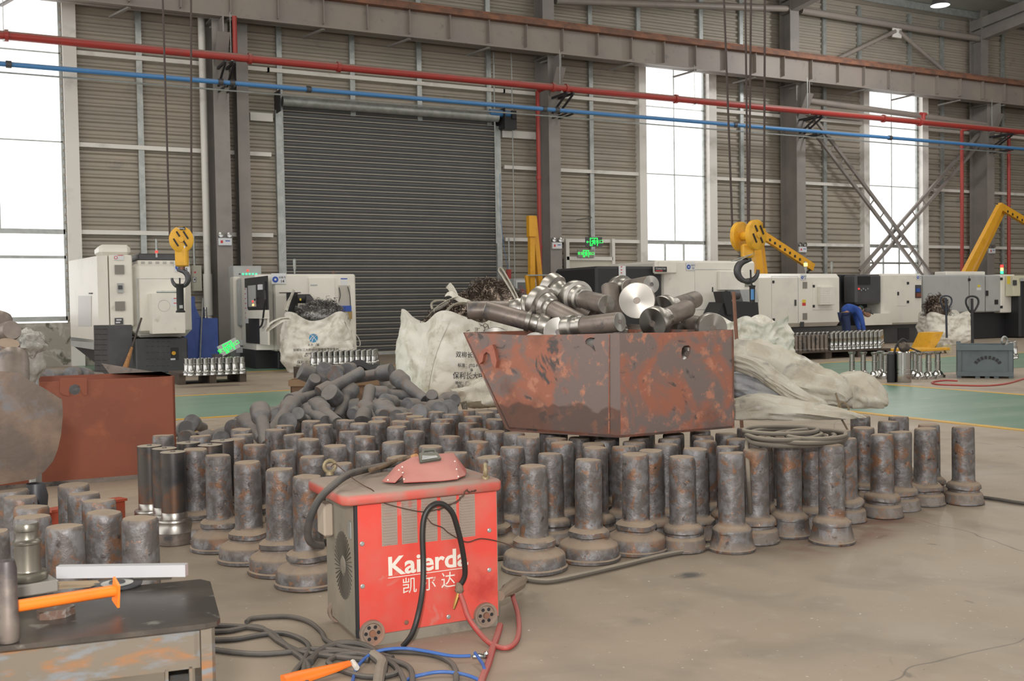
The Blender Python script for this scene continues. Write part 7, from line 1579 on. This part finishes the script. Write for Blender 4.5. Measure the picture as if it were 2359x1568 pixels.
sackroll('large cream sack on top of the pile of old sacks, sloping down right', ((1670, 815, 6.75), (1740, 838, 6.65), (1800, 862, 6.55), (1862, 893, 6.45), (1915, 905, 6.4), (1932, 930, 6.4)), (.11, .15, .15, .145, .11, .06), 9, M['bag_old'], 1.0)
sackroll('thin rolled sack edge lying across the front of the pile of old sacks', ((1684, 830, 6.25), (1745, 848, 6.15), (1800, 885, 6.05), (1850, 920, 6.0), (1905, 938, 6.05)), (.055, .055, .05, .05, .03), 14, M['bag_old'], .9, .25)
sackroll('rounded cream sack end at the right of the pile of old sacks', ((1870, 925, 6.7), (1925, 915, 6.6), (1975, 912, 6.55), (2012, 925, 6.5), (2022, 940, 6.5)), (.10, .13, .145, .10, .04), 19, M['bag_old'], .95)
sackroll('dark grey folded sack peeping from the pile behind the skip corner', ((1675, 850, 6.45), (1710, 862, 6.4), (1760, 882, 6.4), (1800, 905, 6.4)), (.05, .06, .05, .02), 23, mk('dark_grey_sack', (.16, .165, .175), .7, vary=((.26, .26, .27), 6, .45, .6)), .9)
P = [Pd(a, b_, 5.95) for a, b_ in ((1925, 905), (1935, 935), (1945, 955), (1955, 940), (1940, 925), (1930, 945), (1950, 985), (1958, 1000))]
tag(MB().tube(P, .006, 6, smooth=5).build('sack_string', mk('brown_string', (.22, .17, .11), .9)), 'brown string dangling from the pile of old sacks', 'string')
# =================================================================== BRIGHT MACHINED BOLTS ON PALLETS
PS = [(0, 0), (.052, 0), (.058, .006), (.058, .030), (.055, .036), (.062, .040), (.062, .052), (.052, .058), (.046, .072), (.044, .076), (.044, .16), (.047, .164), (.047, .170), (.036, .174), (.036, .235), (.039, .238), (.039, .246), (.035, .25), (0, .25)]
def shared(name, prof, mat, n=22, s=1.0, sz=None):
    o = MB().lathe([(r*s, z*(sz or s)) for r, z in prof], None, n).build(name, mat, ang=30); COL.objects.unlink(o); return o.data
BS = shared('bright_bolt', PS, M['chrome']); BD = shared('dark_bolt', [(0, 0), (.05, 0), (.055, .03), (.043, .05), (.043, .30), (0, .30)], M['millscale'], 20)
BT = shared('bright_bolt_tall', PS, M['chrome'], 20, .9, 1.35)
def inst(name, me, p, lab, cat, grp):
    o = bpy.data.objects.new(name, me); COL.objects.link(o); o.location = p; o.rotation_euler = (0, 0, p[0]*7 % 6.28); return tag(o, lab, cat, grp)
def pallet(label, x0, x1, y0, y1, h, mat, gaps=True):
    t = thing('pallet', label, 'pallet', ((x0+x1)/2, (y0+y1)/2, 0))
    MB().box(x0, x1, y0, y1, h-.03, h).build('deck', mat, t, smooth=False)
    for f in (.0, .5, 1.0):
        w = .10; xc = x0+w/2+(x1-x0-w)*f; MB().box(xc-w/2, xc+w/2, y0+.01, y1-.01, 0, h-.03).build('runner', mat, t, smooth=False)
    return t
mpal = mk('dark_oily_pallet_wood', (.06, .045, .035), .7, vary=((.10, .075, .055), 5, .45, .65))
y0 = Pz(490, 883, 0).y; h = .17; pa_ = Pz(418, 864, h); pb2 = Pz(563, 860, h)
xa, xb = Py(412, 865, y0).x, Py(568, 865, y0).x
pallet('dark low pallet carrying two rows of bright bolts, left of the green aisle', xa, xb, y0, y0+.9, h, mpal)
yr = Pz(490, 864, h).y
for k_ in range(2):
    for i in range(8):
        px = (440 if k_ == 0 else 431)+i*(16.8 if k_ == 0 else 16.6)
        p = Py(px, 860, yr+.02+k_*.15); inst('bright_bolt', BS, (p.x, p.y, h), 'bright turned bolt in the %s row on the pallet left of the aisle' % ('front' if k_ == 0 else 'rear'), 'bolt', '%s row of bright bolts on the left pallet' % ('front' if k_ == 0 else 'rear'))
# second batch behind the heap
y1 = Pz(790, 876, 0).y; h = .20; xa, xb = Py(710, 865, y1).x, Py(872, 865, y1).x
pallet('dark pallet of bright bolts behind the heap of grey forgings', xa, xb, y1, y1+.8, h, mpal)
for k_ in range(3):
    for i in range(12):
        p = Py(722+i*12.6+k_*3, 850, y1+.08+k_*.16); inst('bright_bolt', BS, (p.x, p.y, h), 'bright turned bolt on the pallet behind the heap, beside the sack with the blue logo', 'bolt', 'bright bolts on the pallet behind the heap')
# right pallets
y2 = Pz(1860, 829, 0).y; h = .16; xa, xb = Py(1772, 815, y2).x, Py(1912, 815, y2).x
pallet('dark pallet carrying close rows of dark bolts, before the white machine', xa, xb, y2, y2+.95, h, mpal)
for k_ in range(4):
    for i in range(13):
        p = Py(1783+i*9.9+k_*1.5, 815, y2+.07+k_*.2)
        if k_ < 2: inst('dark_bolt', BD, (p.x, p.y, h), 'dark unturned bolt standing in the close rows on the pallet by the old sacks', 'bolt', 'dark bolts on the right pallet')
        else: inst('bright_bolt', BT, (p.x, p.y, h), 'bright bolt standing behind the dark ones on the same pallet', 'bolt', 'bright bolts behind the dark ones')
y3 = Pz(1990, 822, 0).y; h = .15; xa, xb = Py(1908, 810, y3).x, Py(2052, 810, y3).x
pallet('long dark pallet of bright bolts that the worker reaches over', xa, xb, y3, y3+1.3, h, mpal)
for k_ in range(4):
    for i in range(12):
        p = Py(1915+i*10.0+k_*2.2, 810, y3+.08+k_*.28); inst('bright_bolt', BT, (p.x, p.y, h), 'bright bolt on the pallet the worker in blue reaches over', 'bolt', 'bright bolts before the worker')
# big flanged anchors
PB2 = [(0, 0), (.105, 0), (.105, .035), (.085, .042), (.075, .055), (.060, .085), (.038, .10), (.038, .22), (.041, .223), (.041, .235), (.036, .238), (.036, .33), (.052, .35), (.054, .365), (0, .368)]
BA = shared('flanged_anchor', PB2, M['chrome'], 28)
for i, (px, py) in enumerate(((1963, 868), (1989, 869), (2015, 870), (2040, 872), (2029, 866), (2055, 868), (2118, 873), (2139, 872), (2160, 869), (2108, 867))):
    p = Pz(px, py, 0); inst('flanged_anchor', BA, (p.x, p.y, 0), ['bright flanged anchor, leftmost of those standing on the green aisle', 'bright flanged anchor, second from the left on the green aisle', 'bright flanged anchor, third from the left on the green aisle', 'bright flanged anchor, fourth from the left on the green aisle', 'bright flanged anchor in the rear, behind the fourth one', 'bright flanged anchor half hidden left of the bright drum', 'bright flanged anchor just right of the bright drum', 'bright flanged anchor, second right of the bright drum', 'rightmost bright flanged anchor on the green aisle', 'bright flanged anchor hidden behind the bright drum'][i], 'anchor', 'flanged anchors on the green aisle')
p = Pz(2080, 880, 0); dr2 = thing('polished_drum', 'polished steel drum with grooved rings standing among the flanged anchors', 'drum', p)
MB().lathe([(0, 0), (.105, 0), (.108, .01), (.108, .12), (.103, .125), (.108, .13), (.108, .17), (.103, .175), (.108, .18), (.108, .40), (.10, .41), (0, .41)], Matrix.Translation(p), 36).build('drum_body', M['chrome'], dr2)
g = thing('angle_grinder', 'dirty power tool with bent handle lying on the polished drum', 'power tool', p+Vector((0, 0, .41)))
blob('motor_body', p+Vector((.02, 0, .47)), .085, .07, .06, mk('dirty_tool_brown', (.16, .12, .09), .6, vary=((.06, .05, .045), 6, .45, .6)), 3, .3, 5, 14, g)
MB().tube([p+R0*-.12+Vector((0, 0, .38)), p+R0*-.08+Vector((0, 0, .5)), p+Vector((0, 0, .58)), p+R0*.06+Vector((0, 0, .54))], .014, 8, smooth=4).build('bail_handle', M['dark'], g); MB().tube([p+R0*.05+Vector((0, -.03, .47)), p+R0*.24+Vector((0, 0, .40))], .012, 8).build('side_handle', M['darkgrey'], g)
tag(MB().lathe([(0, 0), (.05, 0), (.055, .05), (.05, .38), (0, .40)], Matrix.Translation(p-R0*.16), 14).build('black_canister', M['dark']), 'slim black canister left of the polished drum', 'canister')
# pallet trucks
p = Pz(2172, 812, 0); j = thing('pallet_truck', 'yellow hand pallet truck with black loop handle before the white sack', 'pallet truck', p); dT = depth(p)
MB().bbox(-1.35, -.1, -.27, -.11, .06, .12, .01, Matrix.Translation(p)).build('fork', M['yellow'], j); MB().bbox(-1.35, -.1, .11, .27, .06, .12, .01, Matrix.Translation(p)).build('fork', M['yellow'], j)
q = [Pd(a, b_, dT) for a, b_ in ((2134, 803), (2152, 766), (2174, 764), (2164, 785), (2150, 805))]; poly_plate(q, .40, (0, 1, 0)).build('frame', M['yellow'], j, smooth=False)
for s in (-.12, .12): MB().lathe([(0, -.03), (.10, -.03), (.10, .03), (0, .03)], Matrix.Translation(Pd(2172, 803, dT)+Vector((0, s, 0))) @ Matrix.Rotation(pi/2, 4, 'X'), 20).build('wheel', mk('cream_wheel', (.5, .46, .3), .5) if s < 0 else bpy.data.materials['cream_wheel'], j)
def handle(t, px, ytop, ybot, dd, w, mat):
    MB().tube([Pd(px, ytop+4, dd), Pd(px+2, ybot, dd)], .022, 10).build('tow_bar', mat, t)
    W2 = w; P = [Pd(px, ytop+34*W2, dd), Pd(px-11*W2, ytop+18*W2, dd), Pd(px-12*W2, ytop+6*W2, dd), Pd(px-6*W2, ytop, dd), Pd(px+6*W2, ytop, dd), Pd(px+13*W2, ytop+6*W2, dd), Pd(px+12*W2, ytop+18*W2, dd)]
    MB().tube(P, .016, 8, closed=True, smooth=5).build('loop_handle', mat, t)
mdb = mk('blue_black_enamel', (.02, .028, .045), .4); handle(j, 2179, 682, 778, dT-.1, 1.0, mdb)
p2_ = Pz(2240, 850, 0); j = thing('pallet_truck', 'dark pallet truck handle standing behind the grey steel basket', 'pallet truck', p2_); dd = depth(p2_); handle(j, 2239, 683, 830, dd, 1.1, M['dark']); MB().bbox(-.09, .09, -.09, .09, 0, .30, .03, Matrix.Translation((p2_.x, p2_.y, 0))).build('hydraulic_base', M['dark'], j)
# steel basket
yb2 = Pz(2225, 876, 0).y; r = thing('steel_basket', 'grey welded steel box on legs with an arc of stencilled marks, at the right edge', 'box', (Py(2285, 870, yb2).x, yb2, 0)); F = Face(r, yb2)
mgb = mk('blue_grey_paint', (.13, .165, .175), .5, vary=((.10, .13, .14), 4, .5, .7)); cxb = Py(2284, 870, yb2).x; xa, xb = cxb-.36, cxb+.36; zt, zb2 = Py(2285, 797, yb2).z, Py(2285, 862, yb2).z
dpt = .72
for (a, b_, c__, e) in ((xa, xb, yb2+.02, yb2+.03), (xa, xb, yb2+dpt, yb2+dpt+.01), (xa, xa+.01, yb2, yb2+dpt), (xb-.01, xb, yb2, yb2+dpt)): MB().box(a, b_, c__, e, zb2, zt).build('side_panel', mgb, r, smooth=False)
MB().box(xa, xb, yb2, yb2+dpt, zb2, zb2+.02).build('floor_panel', mgb, r, smooth=False)
for (a, b_, c__, e) in ((xa, xb, yb2-.02, yb2+.03), (xa, xb, yb2+dpt-.03, yb2+dpt+.02)): MB().box(a, b_, c__, e, zt-.06, zt+.01).build('top_rail', mgb, r, smooth=False); MB().box(a, b_, c__, e, zb2-.03, zb2+.03).build('bottom_rail', mgb, r, smooth=False)
for x in (xa, xa+.33*(xb-xa), xa+.5*(xb-xa), xa+.66*(xb-xa), xb-.06):
    for y in (yb2, yb2+dpt-.05): MB().box(x, x+.06, y, y+.06, 0, zb2 if xa < x < xb-.07 else zt+.04).build('leg', mgb, r, smooth=False)
for i in range(8):
    a = radians(150-i*17.2); c_ = Vector((xa+.55*(xb-xa)+.17*cos(a), yb2+.012, zb2+.09+.14*sin(a))); MB().bbox(-.016, .016, -.002, .009, -.022, .022, .001, Matrix.Translation(c_) @ Matrix.Rotation(-(a-pi/2), 4, 'Y')).build('stencil_mark', M['sign_black'], r, smooth=False)
r.rotation_euler[2] = -.87; r.location.y += .1; WM[r.name] = Matrix.Translation(r.location) @ Matrix.Rotation(-.87, 4, 'Z')
db_ = depth((cxb, yb2, .3)); p = Pd(2314, 786, db_+.5); tag(MB().tube([Vector((p.x+.055*cos(t*pi/8), p.y, p.z+.01+.055*sin(t*pi/8))) for t in range(16)], .016, 8, closed=True).build('ring_bolt', M['galv']), 'grey ring bolt standing in the grey steel box', 'ring')
for i in range(3): q = Pd(2318+i*9, 800, db_+.35); inst('bright_bolt', BS, (q.x, q.y, zt-.22+.01*i), 'bright bolt end peeping over the right of the grey steel box', 'bolt', 'bright bolts in the grey box')
P = [Pz(a, b_, .01) for a, b_ in ((2205, 877), (2175, 876), (2148, 880), (2160, 885), (2210, 887), (2270, 888), (2320, 883), (2359, 872), (2400, 862))]
tag(MB().tube(P, .012, 8, smooth=5).build('red_air_hose', M['red_hose']), 'thin red hose snaking on the floor before the grey steel box', 'hose')
# =================================================================== RUSTY BIN AND BLACK CLOTH BEHIND THE HEAP
pA = Pd(669, 874, 9.9); pB = Pd(892, 872, 9.9); zt = (pA.z+pB.z)/2
r = thing('rusty_bin', 'rusty brown steel bin with pale rim behind the heap of grey forgings', 'bin', ((pA.x+pB.x)/2, pA.y, 0))
mbn = mk('rusty_brown_bin', (.17, .095, .055), .7, .1, vary=((.26, .16, .09), 5, .5, .65), vary2=((.09, .06, .045), 3, .5, .65)); dv = (pB-pA); dv.z = 0; Lb = dv.length; dv.normalize(); nb = Vector((-dv.y, dv.x, 0)); nb = nb if nb.dot(Fw) > 0 else -nb
a0 = Vector((pA.x, pA.y, 0)); Z = Vector((0, 0, zt))
for q0, q1, inw in ((a0, a0+dv*Lb, nb), (a0+nb*.7, a0+nb*.7+dv*Lb, -nb), (a0, a0+nb*.7, dv), (a0+dv*Lb, a0+dv*Lb+nb*.7, -dv)):
    poly_plate([q0, q1, q1+Z, q0+Z], .012, inw).build('side_plate', mbn, r, smooth=False); MB().beam(q0+Z-Vector((0, 0, .03)), q1+Z-Vector((0, 0, .03)), .04, .06).build('rim_bar', mk('pale_rusty_rim', (.27, .17, .095), .7) if 'pale_rusty_rim' not in bpy.data.materials else bpy.data.materials['pale_rusty_rim'], r, smooth=False)
poly_plate([a0, a0+dv*Lb, a0+dv*Lb+nb*.7, a0+nb*.7], .02, (0, 0, 1)).build('floor_plate', mbn, r, smooth=False)
# cloth
def cloth(name, lab, rows, mat, th=.006):
    m_ = len(rows[0]); G = [[Pd(*q) for q in r_] for r_ in rows]
    G = [spline(r_, 5) for r_ in G]; cols = list(zip(*G)); cols = [spline(list(c), 5) for c in cols]; G = list(zip(*cols)); n, m_ = len(G), len(G[0])
    vs = [Vector(p)+Vector((0, 0, .012*noise.noise(Vector((i*.35, j*.35, 3))))) for i, r_ in enumerate(G) for j, p in enumerate(r_)]; K_ = len(vs); v2 = [p-Vector((0, -.003, th)) for p in vs]
    fs = [(i*m_+j, (i+1)*m_+j, (i+1)*m_+j+1, i*m_+j+1) for i in range(n-1) for j in range(m_-1)]; f2 = [tuple(K_+q for q in f)[::-1] for f in fs]
    bd = [j for j in range(m_)]+[i*m_+m_-1 for i in range(1, n)]+[(n-1)*m_+j for j in range(m_-2, -1, -1)]+[i*m_ for i in range(n-2, 0, -1)]
    return tag(MB().add(vs+v2, fs+f2+[(bd[i], bd[(i+1) % len(bd)], K_+bd[(i+1) % len(bd)], K_+bd[i]) for i in range(len(bd))]).build(name, mat, None, ang=70), lab, 'cloth')
cloth('black_cloth', 'black cloth thrown over the top of the heap and the rusty bin', [[(752, 836, 9.2), (790, 838, 9.3), (828, 827, 9.3), (850, 838, 9.2), (872, 838, 9.1), (886, 850, 9.0)], [(758, 840, 8.9), (795, 843, 8.95), (828, 834, 9.0), (852, 846, 8.9), (876, 850, 8.8), (893, 866, 8.75)], [(760, 846, 8.8), (792, 848, 8.85), (825, 842, 8.85), (850, 852, 8.8), (876, 862, 8.75), (898, 872, 8.7)]], mk('black_cloth_weave', (.018, .018, .02), .85))
